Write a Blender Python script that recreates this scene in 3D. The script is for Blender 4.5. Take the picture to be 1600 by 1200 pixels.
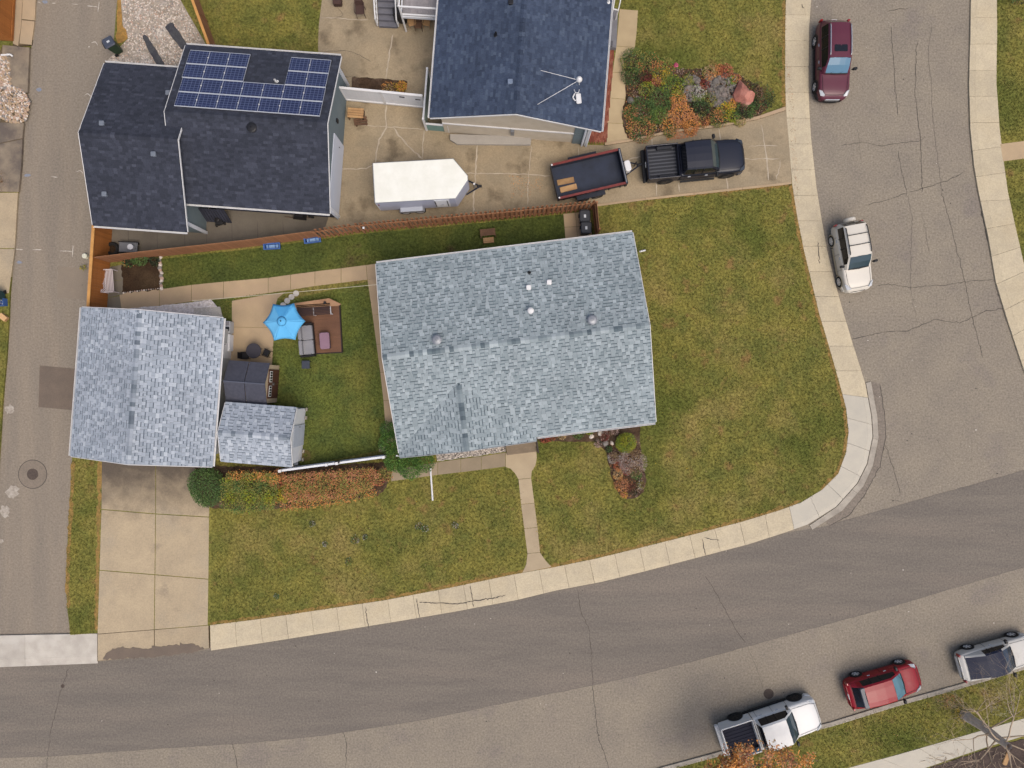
import bpy, math, random
import numpy as np
from mathutils import Vector, Matrix
random.seed(7); rng = np.random.default_rng(7)
S = bpy.context.scene
for o in list(bpy.data.objects): bpy.data.objects.remove(o)
C = S.collection
# ------------------------------------------------------------------ camera, sky, sun, exposure
CAMH, FOC = 41.0, 1066.667          # flying height in metres, focal length in photo pixels
cam = bpy.data.cameras.new('camera'); co = bpy.data.objects.new('camera', cam); C.objects.link(co)
co.location = (0, 0, CAMH); cam.sensor_width = 36; cam.lens = 24; cam.clip_end = 2000; S.camera = co
w = bpy.data.worlds.new('World'); S.world = w; w.use_nodes = True
wn = w.node_tree; bgn = wn.nodes['Background']
sky = wn.nodes.new('ShaderNodeTexSky'); sky.sky_type = 'NISHITA'; sky.sun_disc = False
SUN_EL, SUN_AZ = math.radians(62), math.radians(142)     # azimuth clockwise from +Y
sky.sun_elevation = SUN_EL; sky.sun_rotation = SUN_AZ
sky.air_density = 1.0; sky.dust_density = 6.0; sky.ozone_density = 1.0
wn.links.new(sky.outputs[0], bgn.inputs[0]); bgn.inputs[1].default_value = 0.15
sl = bpy.data.lights.new('sun', 'SUN'); so = bpy.data.objects.new('sun', sl); C.objects.link(so)
sl.energy = 1.0; sl.angle = math.radians(46); sl.color = (1.0, .94, .84)
sd = Vector((math.sin(SUN_AZ)*math.cos(SUN_EL), math.cos(SUN_AZ)*math.cos(SUN_EL), math.sin(SUN_EL)))
so.rotation_euler = sd.to_track_quat('Z', 'Y').to_euler(); so.location = (0, 0, 60)
S.view_settings.view_transform = 'Standard'; S.view_settings.look = 'None'
S.view_settings.exposure = 0.35; S.view_settings.gamma = 1
# ------------------------------------------------------------------ helpers
def P(px, py, z=0.0):
    k = (CAMH - z)/FOC
    return Vector(((px-800)*k, (600-py)*k, z))
def W2(pts, z=0.0): return [tuple(P(a, b, z)[:2]) for a, b in pts]
def lin(c):
    c = c/255.0
    return c/12.92 if c <= .04045 else ((c+.055)/1.055)**2.4
def col(r, g, b, k=1.5): return tuple(min(.85, lin(v)/k) for v in (r, g, b)) + (1,)
MATS = {}
def mat(name, c1, c2=None, c3=None, s1=1.0, s2=40.0, rough=.85, bump=0.0, bs=None, spec=.3, metal=0, coat=0, fine=.25, rnd=0.0, emit=None, det=6, stain=None, axis=None, soot=None, wide=None):
    """two or three colours mixed by broad noise, a fine grain on top, optional per-object variation"""
    if name in MATS: return MATS[name]
    m = bpy.data.materials.new(name); MATS[name] = m; m.use_nodes = True
    nt = m.node_tree; N = nt.nodes; Lk = nt.links.new
    b = N['Principled BSDF']; b.inputs['Roughness'].default_value = rough
    b.inputs['Specular IOR Level'].default_value = spec; b.inputs['Metallic'].default_value = metal
    if coat: b.inputs['Coat Weight'].default_value = coat; b.inputs['Coat Roughness'].default_value = .06
    if c2 is None:
        b.inputs['Base Color'].default_value = c1
        if not rnd and fine <= 0: return m
    tc = N.new('ShaderNodeTexCoord'); vec = tc.outputs['Object']
    if axis:
        mp = N.new('ShaderNodeMapping'); mp.inputs['Scale'].default_value = axis[0]; mp.inputs['Rotation'].default_value = (0, 0, axis[1])
        Lk(vec, mp.inputs[0]); vecb = mp.outputs[0]
    else: vecb = vec
    def noise(s, d=6, v=None, r=.6):
        n = N.new('ShaderNodeTexNoise'); n.inputs['Scale'].default_value = s; n.inputs['Detail'].default_value = d
        n.inputs['Roughness'].default_value = r; Lk(v or vec, n.inputs['Vector']); return n.outputs['Fac']
    def ramp(f, lo, hi):
        r = N.new('ShaderNodeMapRange'); r.inputs[1].default_value = lo; r.inputs[2].default_value = hi; r.clamp = True
        Lk(f, r.inputs[0]); return r.outputs[0]
    def mix(f, a, c, mode='MIX'):
        x = N.new('ShaderNodeMix'); x.data_type = 'RGBA'; x.blend_type = mode
        for i, v in ((0, f), (6, a), (7, c)):
            if isinstance(v, (tuple, float, int)): x.inputs[i].default_value = v
            else: Lk(v, x.inputs[i])
        return x.outputs[2]
    cur = c1
    if c2 is not None: cur = mix(ramp(noise(s1, det, vecb), .36, .64), c1, c2)
    if c3 is not None: cur = mix(ramp(noise(s1*.37, det, vecb), .50, .72), cur, c3)
    if stain is not None: cur = mix(ramp(noise(stain[1], 8), stain[2], stain[2]+.12), cur, stain[0])
    if wide is not None: cur = mix(ramp(noise(wide[1], 4), wide[2], wide[2]+.16), cur, wide[0])
    if soot is not None:                                 # grime that fades along world y, broken up by noise
        sx = N.new('ShaderNodeSeparateXYZ'); Lk(vec, sx.inputs[0]); am = N.new('ShaderNodeMath'); am.operation = 'MULTIPLY_ADD'
        Lk(noise(1.1, 8), am.inputs[0]); am.inputs[1].default_value = soot[3]; Lk(sx.outputs[1], am.inputs[2]); cur = mix(ramp(am.outputs[0], soot[1], soot[2]), cur, soot[0])
    if fine > 0:
        f = ramp(noise(s2, 3, None, .75), .25, .75)
        cc = N.new('ShaderNodeMapRange'); cc.inputs[3].default_value = 1-fine; cc.inputs[4].default_value = 1+fine
        Lk(f, cc.inputs[0]); cb = N.new('ShaderNodeCombineColor')
        for i in range(3): Lk(cc.outputs[0], cb.inputs[i])
        cur = mix(1.0, cur, cb.outputs[0], 'MULTIPLY')
    if rnd:
        oi = N.new('ShaderNodeObjectInfo'); cc = N.new('ShaderNodeMapRange'); cc.inputs[3].default_value = 1-rnd; cc.inputs[4].default_value = 1+rnd*.6
        Lk(oi.outputs['Random'], cc.inputs[0]); cb = N.new('ShaderNodeCombineColor')
        for i in range(3): Lk(cc.outputs[0], cb.inputs[i])
        cur = mix(1.0, cur, cb.outputs[0], 'MULTIPLY')
    if not isinstance(cur, tuple): Lk(cur, b.inputs['Base Color'])
    if bump:
        bp = N.new('ShaderNodeBump'); bp.inputs['Strength'].default_value = bump; bp.inputs['Distance'].default_value = .03
        Lk(noise(bs or s2, 4, None, .7), bp.inputs['Height']); Lk(bp.outputs[0], b.inputs['Normal'])
    return m
def tonemat(name, stops, rough=.9, s2=45, fine=.25, patch=.0):
    """colour from the per-face attribute 'tone' (each shingle's own granule colour)"""
    m = bpy.data.materials.new(name); MATS[name] = m; m.use_nodes = True
    nt = m.node_tree; N = nt.nodes; Lk = nt.links.new; b = N['Principled BSDF']
    b.inputs['Roughness'].default_value = rough; b.inputs['Specular IOR Level'].default_value = .25
    at = N.new('ShaderNodeAttribute'); at.attribute_name = 'tone'
    cr = N.new('ShaderNodeValToRGB'); el = cr.color_ramp.elements
    while len(el) < len(stops): el.new(.5)
    for e, (p, c) in zip(el, stops): e.position = p; e.color = c
    Lk(at.outputs['Fac'], cr.inputs[0])
    tc = N.new('ShaderNodeTexCoord'); cur = cr.outputs[0]
    for s, f, d in ((s2, fine, 3), (.45, patch, 4)):
        if not f: continue
        n = N.new('ShaderNodeTexNoise'); n.inputs['Scale'].default_value = s; n.inputs['Detail'].default_value = d; Lk(tc.outputs['Object'], n.inputs['Vector'])
        r = N.new('ShaderNodeMapRange'); r.inputs[1].default_value = .25; r.inputs[2].default_value = .75; r.inputs[3].default_value = 1-f; r.inputs[4].default_value = 1+f
        Lk(n.outputs['Fac'], r.inputs[0]); cb = N.new('ShaderNodeCombineColor')
        for i in range(3): Lk(r.outputs[0], cb.inputs[i])
        x = N.new('ShaderNodeMix'); x.data_type = 'RGBA'; x.blend_type = 'MULTIPLY'; x.inputs[0].default_value = 1
        Lk(cur, x.inputs[6]); Lk(cb.outputs[0], x.inputs[7]); cur = x.outputs[2]
    Lk(cur, b.inputs['Base Color'])
    return m
def plain(name, c, rough=.6, **k): return mat(name, c, rough=rough, **k) if k.get('c2') else mat(name, c, rough=rough, fine=k.pop('fine', .08), **k)

class MB:
    def __init__(s): s.v = []; s.f = []; s.m = []; s.t = []; s.M = Matrix.Identity(4)
    def at(s, x=0, y=0, z=0, rz=0, ry=0, rx=0):
        s.M = Matrix.Translation((x, y, z)) @ Matrix.Rotation(rz, 4, 'Z') @ Matrix.Rotation(ry, 4, 'Y') @ Matrix.Rotation(rx, 4, 'X'); return s
    def add(s, vs, fs, m=0, t=.5):
        b = len(s.v); s.v += [tuple(s.M @ Vector(v)) for v in vs]
        for f in fs: s.f.append(tuple(i+b for i in f)); s.m.append(m); s.t.append(t)
        return s
    def box(s, x0, x1, y0, y1, z0, z1, m=0):
        return s.add([(x, y, z) for x in (x0, x1) for y in (y0, y1) for z in (z0, z1)],
              [(0, 1, 3, 2), (4, 6, 7, 5), (0, 4, 5, 1), (2, 3, 7, 6), (0, 2, 6, 4), (1, 5, 7, 3)], m)
    def cbox(s, cx, cy, z0, lx, ly, h, m=0): return s.box(cx-lx/2, cx+lx/2, cy-ly/2, cy+ly/2, z0, z0+h, m)
    def rbox(s, cx, cy, z0, lx, ly, h, r=.05, m=0, n=4, e=.03):
        pts = []
        for sx, sy, a0 in ((1, 1, 0), (-1, 1, 90), (-1, -1, 180), (1, -1, 270)):
            for i in range(n+1):
                a = math.radians(a0+90*i/n); pts.append((cx+sx*(lx/2-r)+r*math.cos(a), cy+sy*(ly/2-r)+r*math.sin(a)))
        k = len(pts); q = [(cx+(x-cx)*(1-2*e/lx), cy+(y-cy)*(1-2*e/ly)) for x, y in pts]
        vs = [(x, y, z0) for x, y in pts]+[(x, y, z0+h-e) for x, y in pts]+[(x, y, z0+h) for x, y in q]
        fs = [tuple(range(k))[::-1], tuple(range(2*k, 3*k))]
        for l in (0, k):
            fs += [(l+i, l+(i+1) % k, l+k+(i+1) % k, l+k+i) for i in range(k)]
        return s.add(vs, fs, m)
    def prism(s, pts, z0, z1, m=0, mside=None):
        a = sum(pts[i][0]*pts[(i+1) % len(pts)][1]-pts[(i+1) % len(pts)][0]*pts[i][1] for i in range(len(pts)))
        if a < 0: pts = pts[::-1]
        k = len(pts); z1s = z1 if isinstance(z1, (list, tuple)) else [z1]*k
        vs = [(x, y, z0) for x, y in pts]+[(p[0], p[1], z) for p, z in zip(pts, z1s)]
        s.add(vs, [tuple(range(k, 2*k))], m)
        b = len(s.v)-2*k
        for i in range(k): s.f.append((b+i, b+(i+1) % k, b+k+(i+1) % k, b+k+i)); s.m.append(m if mside is None else mside); s.t.append(.5)
        return s
    def tube(s, p, q, r, r2=None, n=8, m=0, cap=True):
        p = Vector(p); q = Vector(q); d = (q-p); r2 = r if r2 is None else r2
        if d.length < 1e-6: return s
        a = d.normalized().orthogonal().normalized(); b = d.normalized().cross(a)
        vs = []
        for c, rr in ((p, r), (q, r2)):
            vs += [tuple(c+(a*math.cos(2*math.pi*i/n)+b*math.sin(2*math.pi*i/n))*rr) for i in range(n)]
        fs = [(i, (i+1) % n, n+(i+1) % n, n+i) for i in range(n)]
        if cap: fs += [tuple(range(n))[::-1], tuple(range(n, 2*n))]
        return s.add(vs, fs, m)
    def path(s, pts, r, n=6, m=0):
        for a, b in zip(pts[:-1], pts[1:]): s.tube(a, b, r, r, n, m)
        return s
    def lathe(s, prof, n=20, c=(0, 0, 0), m=0, ax='z', cap=True):
        vs = []
        for r, z in prof:
            for i in range(n):
                a = 2*math.pi*i/n; x, y = r*math.cos(a), r*math.sin(a)
                p = (x, y, z) if ax == 'z' else ((x, z, y) if ax == 'y' else (z, x, y))
                vs.append((c[0]+p[0], c[1]+p[1], c[2]+p[2]))
        fs = [(j*n+i, j*n+(i+1) % n, (j+1)*n+(i+1) % n, (j+1)*n+i) for j in range(len(prof)-1) for i in range(n)]
        if cap: fs += [tuple(range(n))[::-1], tuple(range((len(prof)-1)*n, len(prof)*n))]
        return s.add(vs, fs, m)
    def build(s, name, mats, parent=None, world=False, smooth=False, bevel=0, sub=0, tone=False):
        return mk(name, s.v, s.f, mats, s.m, s.t if tone else None, parent, world, smooth, bevel, sub)
PM = {}
def mk(name, v, f, mats, mi=None, tone=None, parent=None, world=False, smooth=False, bevel=0, sub=0):
    me = bpy.data.meshes.new(name); me.from_pydata(v, [], f)
    for m in (mats if isinstance(mats, (list, tuple)) else [mats]): me.materials.append(m)
    n = len(me.polygons)
    if mi is not None and isinstance(mats, (list, tuple)) and len(mats) > 1: me.polygons.foreach_set('material_index', np.array(mi, dtype=np.int32))
    if tone is not None:
        at = me.attributes.new('tone', 'FLOAT', 'FACE'); at.data.foreach_set('value', np.array(tone, dtype=np.float32))
    if smooth: me.polygons.foreach_set('use_smooth', np.ones(n, dtype=bool))
    o = bpy.data.objects.new(name, me); C.objects.link(o)
    if parent:
        o.parent = parent
        if world: o.matrix_parent_inverse = pmat(parent).inverted()
    if bevel:
        b = o.modifiers.new('bevel', 'BEVEL'); b.width = bevel; b.segments = 2; b.limit_method = 'ANGLE'; b.angle_limit = math.radians(40)
    if sub:
        b = o.modifiers.new('smooth', 'SUBSURF'); b.levels = sub; b.render_levels = sub
    return o
def pmat(o):
    M = Matrix.Translation(o.location) @ o.rotation_euler.to_matrix().to_4x4()
    if o.parent: M = pmat(o.parent) @ o.matrix_parent_inverse @ M
    return M
def tag(o, label, cat, group=None):
    o['label'] = label; o['category'] = cat
    if group: o['group'] = group
    return o
def struct(o): o['kind'] = 'structure'; return o
def stuff(o): o['kind'] = 'stuff'; return o
def thing(name, label, cat, loc=(0, 0, 0), rz=0, group=None):
    o = bpy.data.objects.new(name, None); C.objects.link(o); o.location = loc; o.rotation_euler = (0, 0, rz); o.empty_display_size = .3
    return tag(o, label, cat, group)
def img(deg): return math.radians(-deg)     # clockwise angle seen from above -> rotation about z
def resample(pts, step=None, n=None):
    p = np.array(pts, float); d = np.r_[0, np.cumsum(np.hypot(*np.diff(p, axis=0).T))]
    n = n or max(2, int(round(d[-1]/step))+1); t = np.linspace(0, d[-1], n)
    return [(float(a), float(b)) for a, b in zip(np.interp(t, d, p[:, 0]), np.interp(t, d, p[:, 1]))]
def ribbon(name, pts, wd, z, m, parent=None, jit=.0, step=.25, taper=True):
    """thin flat strip on the ground: crack, joint filler or paint line; pts in photo pixels at ground height"""
    q = resample(W2(pts, z), step); k = len(q); vs = []; fs = []
    for i, (x, y) in enumerate(q):
        a = q[max(0, i-1)]; b = q[min(k-1, i+1)]; dx, dy = b[0]-a[0], b[1]-a[1]; l = math.hypot(dx, dy) or 1
        nx, ny = -dy/l, dx/l; o = random.gauss(0, jit) if 0 < i < k-1 else 0
        ww = wd*(random.uniform(.45, 1.15) if jit else 1)/2*(1 if not taper or 0 < i < k-1 else .3)
        vs += [(x+nx*(o+ww), y+ny*(o+ww), z), (x+nx*(o-ww), y+ny*(o-ww), z)]
        if i: fs.append((2*i-2, 2*i-1, 2*i+1, 2*i))
    return mk(name, vs, fs, m, parent=parent, world=True)
def inpoly(x, y, poly):
    r = np.zeros(len(x), bool); p = poly; j = len(p)-1
    for i in range(len(p)):
        xi, yi = p[i]; xj, yj = p[j]
        c = ((yi > y) != (yj > y)) & (x < (xj-xi)*(y-yi)/((yj-yi) or 1e-9)+xi); r ^= c; j = i
    return r
def rough_poly(pts, amp=.03, step=.25):
    q = resample(list(pts)+[pts[0]], step)[:-1]
    return [(x+random.gauss(0, amp), y+random.gauss(0, amp)) for x, y in q]
# ------------------------------------------------------------------ materials
ASPH = mat('asphalt_worn', col(150, 140, 124), col(140, 131, 118), col(146, 136, 122), s1=.5, s2=9, fine=.4, bump=.3, stain=(col(136, 127, 117), .3, .57))
ASPHD = mat('asphalt_newer', col(127, 119, 109), col(117, 110, 102), col(133, 123, 112), s1=.5, s2=9, fine=.32, bump=.25, axis=((.35, 2.6, 1), math.radians(-10)))
ASPHA = mat('asphalt_alley', col(150, 138, 122), col(139, 129, 116), col(145, 135, 121), s1=.45, s2=9, fine=.3, bump=.3, axis=((2.4, .3, 1), math.radians(-4)))
ASPHP = mat('asphalt_patch', col(124, 110, 97), col(114, 102, 91), s1=1.2, s2=20, fine=.16, bump=.3)
CRACK = mat('crack_dark', col(84, 78, 72), fine=.2, s2=8)
CRACKL = mat('crack_faint', col(116, 108, 100), fine=.2, s2=8)
SEAL = mat('crack_sealant_pale', col(196, 184, 164), col(180, 166, 146), s1=3, s2=30, fine=.15)
WALK = mat('concrete_sidewalk', col(207, 193, 164), col(196, 183, 157), col(202, 187, 157), s1=1.3, s2=12, fine=.18, bump=.15, rnd=.07)
WALKN = mat('concrete_sidewalk_new', col(203, 196, 180), col(196, 190, 176), s1=1.5, s2=30, fine=.08, bump=.12, rnd=.05)
WALKW = mat('concrete_bleached', col(206, 199, 187), col(186, 179, 168), col(214, 208, 198), s1=1.2, s2=30, fine=.10, bump=.15, rnd=.05)
KERB = mat('concrete_kerb', col(186, 178, 164), col(160, 152, 140), s1=1.5, s2=30, fine=.15, bump=.2)
JOINT = mat('joint_dirt', col(112, 96, 74), col(92, 80, 60), s1=2, s2=20, fine=.2)
DRIVE = mat('concrete_driveway', col(190, 172, 142), col(178, 161, 134), col(171, 158, 136), s1=.8, s2=12, fine=.18, bump=.15, rnd=.05, stain=(col(158, 143, 122), .5, .60))
DRIVE2 = mat('concrete_driveway_sooty', col(190, 172, 142), col(178, 161, 134), col(171, 158, 136), s1=.8, s2=12, fine=.18, bump=.15, rnd=.05, stain=(col(158, 143, 122), .5, .60), soot=(col(98, 88, 77), -6.4, -3.0, 4.0))
PATH = mat('concrete_path', col(192, 168, 134), col(178, 156, 126), col(186, 160, 132), s1=.9, s2=30, fine=.12, bump=.15, rnd=.07)
NCON = mat('concrete_weathered', col(166, 149, 121), col(152, 138, 114), col(180, 163, 134), s1=.55, s2=12, fine=.2, bump=.2, stain=(col(128, 114, 92), .6, .54))
NCOND = mat('concrete_dark', col(124, 116, 104), col(112, 104, 94), col(132, 124, 108), s1=.8, s2=26, fine=.12, bump=.2, rnd=.06)  # darker, greyer concrete for the yard strip and bench pad
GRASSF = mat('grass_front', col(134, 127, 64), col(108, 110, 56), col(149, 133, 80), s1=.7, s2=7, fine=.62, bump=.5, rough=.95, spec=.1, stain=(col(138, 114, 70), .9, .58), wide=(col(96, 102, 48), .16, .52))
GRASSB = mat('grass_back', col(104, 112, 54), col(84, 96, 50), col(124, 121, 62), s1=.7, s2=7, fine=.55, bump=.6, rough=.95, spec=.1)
GRASSN = mat('grass_side_yard', col(90, 100, 48), col(76, 86, 44), col(106, 106, 52), s1=.7, s2=7, fine=.55, bump=.6, rough=.95, spec=.1, stain=(col(92, 78, 56), .45, .60))  # darker grass; the house's shade on this strip is put into its colour
SOIL = mat('soil_dark', col(74, 58, 44), col(60, 48, 38), col(90, 74, 56), s1=2, s2=14, fine=.4, bump=.8, rough=1, spec=.05)
MULCH = mat('mulch', col(92, 74, 58), col(70, 56, 46), col(110, 94, 80), s1=3, s2=16, fine=.45, bump=.9, rough=1, spec=.05)
MULCHP = mat('mulch_purplish', col(96, 84, 78), col(78, 68, 64), s1=3, s2=12, fine=.5, bump=.9, rough=1, spec=.05)
WHITE = mat('white_trim', col(232, 232, 232), rough=.5, fine=.03, s2=6)
WHITEP = mat('white_vinyl', col(240, 243, 248), col(232, 236, 244), s1=1.2, s2=5, rough=.4, fine=.03)
BLACK = mat('black_plastic', col(34, 34, 38), rough=.5, fine=.1)
DKMETAL = mat('dark_metal', col(46, 44, 46), rough=.45, fine=.1, metal=.3)
STEEL = mat('grey_steel', col(150, 154, 160), rough=.4, metal=.5, fine=.1)
RUBBER = mat('tyre_rubber', col(40, 39, 39), rough=.9, fine=.15)
GLASS = mat('tinted_glass', col(24, 28, 36), rough=.1, spec=.35, fine=0)
GLASSB = mat('windscreen_glass', col(84, 128, 156), rough=.1, spec=.5, fine=0)
GLASSP = mat('windscreen_dark_glass', col(52, 72, 82), rough=.1, spec=.5, fine=0)
CEDAR = mat('cedar_boards', col(174, 124, 88), col(152, 104, 74), col(186, 140, 104), s1=1.5, s2=14, fine=.15, rnd=.14, axis=((3, 3, .6), 0))
CEDARO = mat('cedar_stained', col(190, 122, 62), col(164, 100, 48), col(202, 138, 78), s1=1.2, s2=10, fine=.15, rnd=.12, axis=((3, 3, .6), 0))
TIMBER = mat('pale_timber', col(196, 158, 112), col(176, 136, 94), s1=2, s2=12, fine=.15, rnd=.1)
BROWNW = mat('brown_wood', col(112, 84, 64), col(94, 70, 54), s1=2, s2=12, fine=.18, rnd=.1)
GREYW = mat('grey_deck_boards', col(166, 160, 160), col(150, 146, 148), s1=1.5, s2=10, fine=.1, rnd=.06)
STUCCO = mat('stucco_cream', col(214, 202, 182), col(204, 192, 172), s1=1.5, s2=50, fine=.1, bump=.2)
SIDEG = mat('siding_teal_grey', col(122, 136, 140), col(114, 128, 134), s1=.8, s2=12, fine=.06)
SIDEM = mat('siding_pale', col(196, 198, 196), col(186, 188, 188), s1=.8, s2=12, fine=.06)
DECK = mat('composite_deck', col(122, 88, 68), col(112, 80, 62), s1=1, s2=14, fine=.12, rnd=.08)
# ------------------------------------------------------------------ the setting: ground, roads, lawns, pavements
ZL, ZC = .12, .135                                       # lawn level and paving level above the road
g = MB().add([(-400, -400, -.05), (400, -400, -.05), (400, 400, -.05), (-400, 400, -.05)], [(0, 1, 2, 3)])
struct(g.build('ground', GRASSF))
def sheet(name, pts, z, m, parent=None, thick=0, kind=True, world=True):
    mb = MB(); q = W2(pts, z)
    if thick: mb.prism(q, z-thick, z)
    else: mb.add([(x, y, z) for x, y in q], [tuple(range(len(q)))])
    o = mb.build(name, m, parent, world=bool(parent))
    if not parent and kind: struct(o)
    return o
road = sheet('road', [(-400, 1500), (-400, 1010), (100, 1005), (330, 1000), (900, 880), (1190, 810), (1225, 740), (1215, 400), (1225, -400), (1560, -400), (1560, 100), (1640, 480), (2000, 700), (2000, 900), (2000, 1500)], 0, ASPH)
band = [(-400, 1052), (0, 1040), (152, 1034), (327, 1015), (400, 1003), (500, 987), (600, 970), (700, 952), (800, 934), (900, 913), (1000, 890), (1100, 866), (1215, 835), (1290, 822), (1420, 785), (1600, 735), (2000, 620),
        (2000, 765), (1600, 886), (1400, 946), (1200, 1001), (1100, 1029), (1000, 1054), (925, 1071), (800, 1096), (660, 1125), (500, 1150), (400, 1160), (275, 1168), (75, 1182), (-400, 1200)]
lane = sheet('asphalt_overlay', band, .005, ASPHD, road)
alley = sheet('alley', [(70, -400), (58, 0), (50, 65), (46, 110), (38, 190), (28, 300), (15, 450), (6, 600), (0, 690), (-20, 1010), (112, 1010), (190, 990), (190, 480), (225, 340), (225, 90), (215, -100), (215, -400)], .004, ASPHA)
sheet('asphalt_patch', [(62, 571), (118, 576), (114, 641), (60, 636)], .009, ASPHP, alley)
sheet('asphalt_patch', [(91, 416), (137, 420), (134, 468), (89, 465)], .009, mat('asphalt_patch_pale', col(147, 134, 118), col(139, 128, 114), s1=1, s2=20, fine=.16), alley)
for k, (x, y, rr) in enumerate([(15, 640, 9), (20, 768, 12), (7, 800, 11), (2, 845, 5)]):
    pts = [(x+rr*random.uniform(.5, 1.1)*math.cos(a)*1.0, y+rr*random.uniform(.5, 1.1)*math.sin(a)) for a in np.linspace(0, 2*math.pi, 18)[:-1]]
    sheet('cement_spill', pts, .010+.002*k, mat('cement_spill', col(188, 180, 168), col(160, 149, 135), s1=4, s2=14, fine=.2), alley)
PAINT = mat('survey_paint_white', col(206, 198, 186), fine=.25, s2=10)
PAINTB = mat('survey_paint_blue', col(132, 146, 168), col(142, 144, 150), s1=6, s2=10, fine=.15)
for pts in [[(59, 3), (64, 5)], [(81, 5), (87, 5)], [(112, 6), (122, 7)], [(136, 9), (153, 11)], [(155, 3), (153, 19)], [(143, 67), (149, 65), (153, 71)], [(131, 149), (137, 146), (143, 151)],
            [(119, 269), (125, 266), (130, 271)], [(24, 389), (36, 390)], [(51, 390), (65, 390)], [(93, 392), (114, 393)], [(114, 383), (113, 402)], [(80, 276), (90, 277)]]:
    ribbon('paint_mark', pts, .05, .012, PAINT, alley, jit=.006, step=.12)
for x, y in [(70, 3), (61, 140), (43, 274), (30, 410)]:
    sheet('paint_mark', [(x+5*random.uniform(.6, 1.1)*math.cos(a), y+3*random.uniform(.6, 1.1)*math.sin(a)) for a in np.linspace(0, 6.28, 12)[:-1]], .012, PAINTB, alley)
# cracks in the asphalt
for pts, wd, m in [
    ([(1303, 535), (1340, 528), (1380, 519), (1420, 517), (1460, 499), (1500, 505), (1540, 486), (1570, 482)], .05, CRACK),
    ([(1370, 446), (1390, 444), (1420, 449), (1470, 446), (1515, 440), (1553, 437)], .045, CRACK),
    ([(1355, 320), (1385, 313), (1417, 302)], .04, CRACK),
    ([(1417, 300), (1425, 340), (1424, 390), (1422, 440), (1428, 480), (1434, 505)], .035, CRACKL),
    ([(1471, 300), (1483, 340), (1495, 390), (1507, 440), (1520, 500), (1536, 560)], .035, CRACK),
    ([(1440, 330), (1446, 360), (1452, 395)], .03, CRACKL),
    ([(1392, 40), (1396, 90), (1399, 140), (1403, 180)], .04, CRACK),
    ([(1433, 65), (1431, 110), (1430, 150), (1434, 185), (1438, 213), (1440, 260), (1441, 300)], .045, CRACK),
    ([(1456, 40), (1450, 80), (1455, 130), (1457, 180), (1462, 225), (1470, 280), (1472, 300)], .035, CRACKL),
    ([(1314, 228), (1345, 222), (1380, 228), (1410, 222), (1437, 221), (1445, 212)], .045, CRACK),
    ([(1420, 300), (1450, 292), (1480, 282), (1510, 268)], .045, CRACK), ([(1387, 18), (1403, 14), (1420, 13)], .05, CRACK),
    ([(1403, 235), (1409, 270), (1417, 300)], .035, CRACK), ([(1340, 200), (1343, 230), (1346, 255)], .03, CRACKL),
    ([(1383, 695), (1395, 730), (1408, 773)], .04, CRACK), ([(1300, 300), (1300, 380)], .02, CRACKL),
    ([(1465, 687), (1475, 705), (1490, 725)], .03, CRACKL), ([(1390, 787), (1400, 781), (1408, 784)], .03, CRACKL),
    ([(1102, 900), (1120, 928), (1140, 965), (1155, 992), (1165, 1003)], .05, CRACK),
    ([(1165, 1003), (1177, 1030), (1186, 1055), (1192, 1076)], .04, CRACKL),
    ([(902, 920), (908, 955), (921, 985), (924, 1020), (925, 1055), (926, 1072)], .05, CRACK),
    ([(926, 1072), (930, 1110), (934, 1150), (943, 1175), (952, 1200), (965, 1260)], .05, CRACK),
    ([(935, 1007), (955, 1003), (977, 995)], .03, CRACKL), ([(740, 1036), (770, 1031), (800, 1023), (830, 1018)], .03, CRACKL),
    ([(363, 1032), (367, 1070), (365, 1120), (362, 1158)], .04, CRACKL), ([(362, 1160), (368, 1180), (372, 1210)], .05, CRACK),
    ([(525, 1050), (527, 1070), (524, 1085), (533, 1110), (534, 1140)], .03, CRACKL), ([(536, 1144), (542, 1165), (540, 1200), (545, 1250)], .045, CRACK),
    ([(108, 1040), (97, 1072), (88, 1105), (80, 1140), (74, 1182), (72, 1220)], .045, CRACK),
    ([(1298, 824), (1306, 870), (1312, 920)], .03, CRACKL), ([(735, 1060), (742, 1064)], .04, CRACK), ([(1055, 868), (1060, 890)], .03, CRACKL)]:
    ribbon('crack', pts, wd*.78, .011, m, road, jit=.025, step=.18)
e = [(75, 1182), (275, 1168), (400, 1160), (500, 1150), (660, 1125), (800, 1096), (925, 1071), (1000, 1054), (1100, 1029), (1200, 1001), (1400, 946), (1600, 886), (1700, 856)]
ribbon('seam', e, .03, .009, CRACKL, road, jit=.012, step=.3)
ribbon('seam', [(1290, 822), (1420, 785), (1600, 735), (1700, 706)], .035, .009, CRACKL, road, jit=.012, step=.3)
sp = MB()
for k in range(520):                                     # grit, leaf bits and oil drips
    x, y = random.uniform(-26, 31), random.uniform(-23, 23)
    q = MB; r = random.choice([.02, .03, .03, .05]); a0 = random.random()*6
    sp.add([(x+r*random.uniform(.6, 1.2)*math.cos(a0+a), y+r*random.uniform(.6, 1.2)*math.sin(a0+a), .014) for a in (0, 1.25, 2.5, 3.8, 5)], [(0, 1, 2, 3, 4)], random.choice([0, 0, 1]))
o = sp.build('grit', [CRACK, PAINT]); stuff(o); o['label'] = 'scattered dark and pale grit specks on the asphalt'; o['category'] = 'grit'

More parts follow.
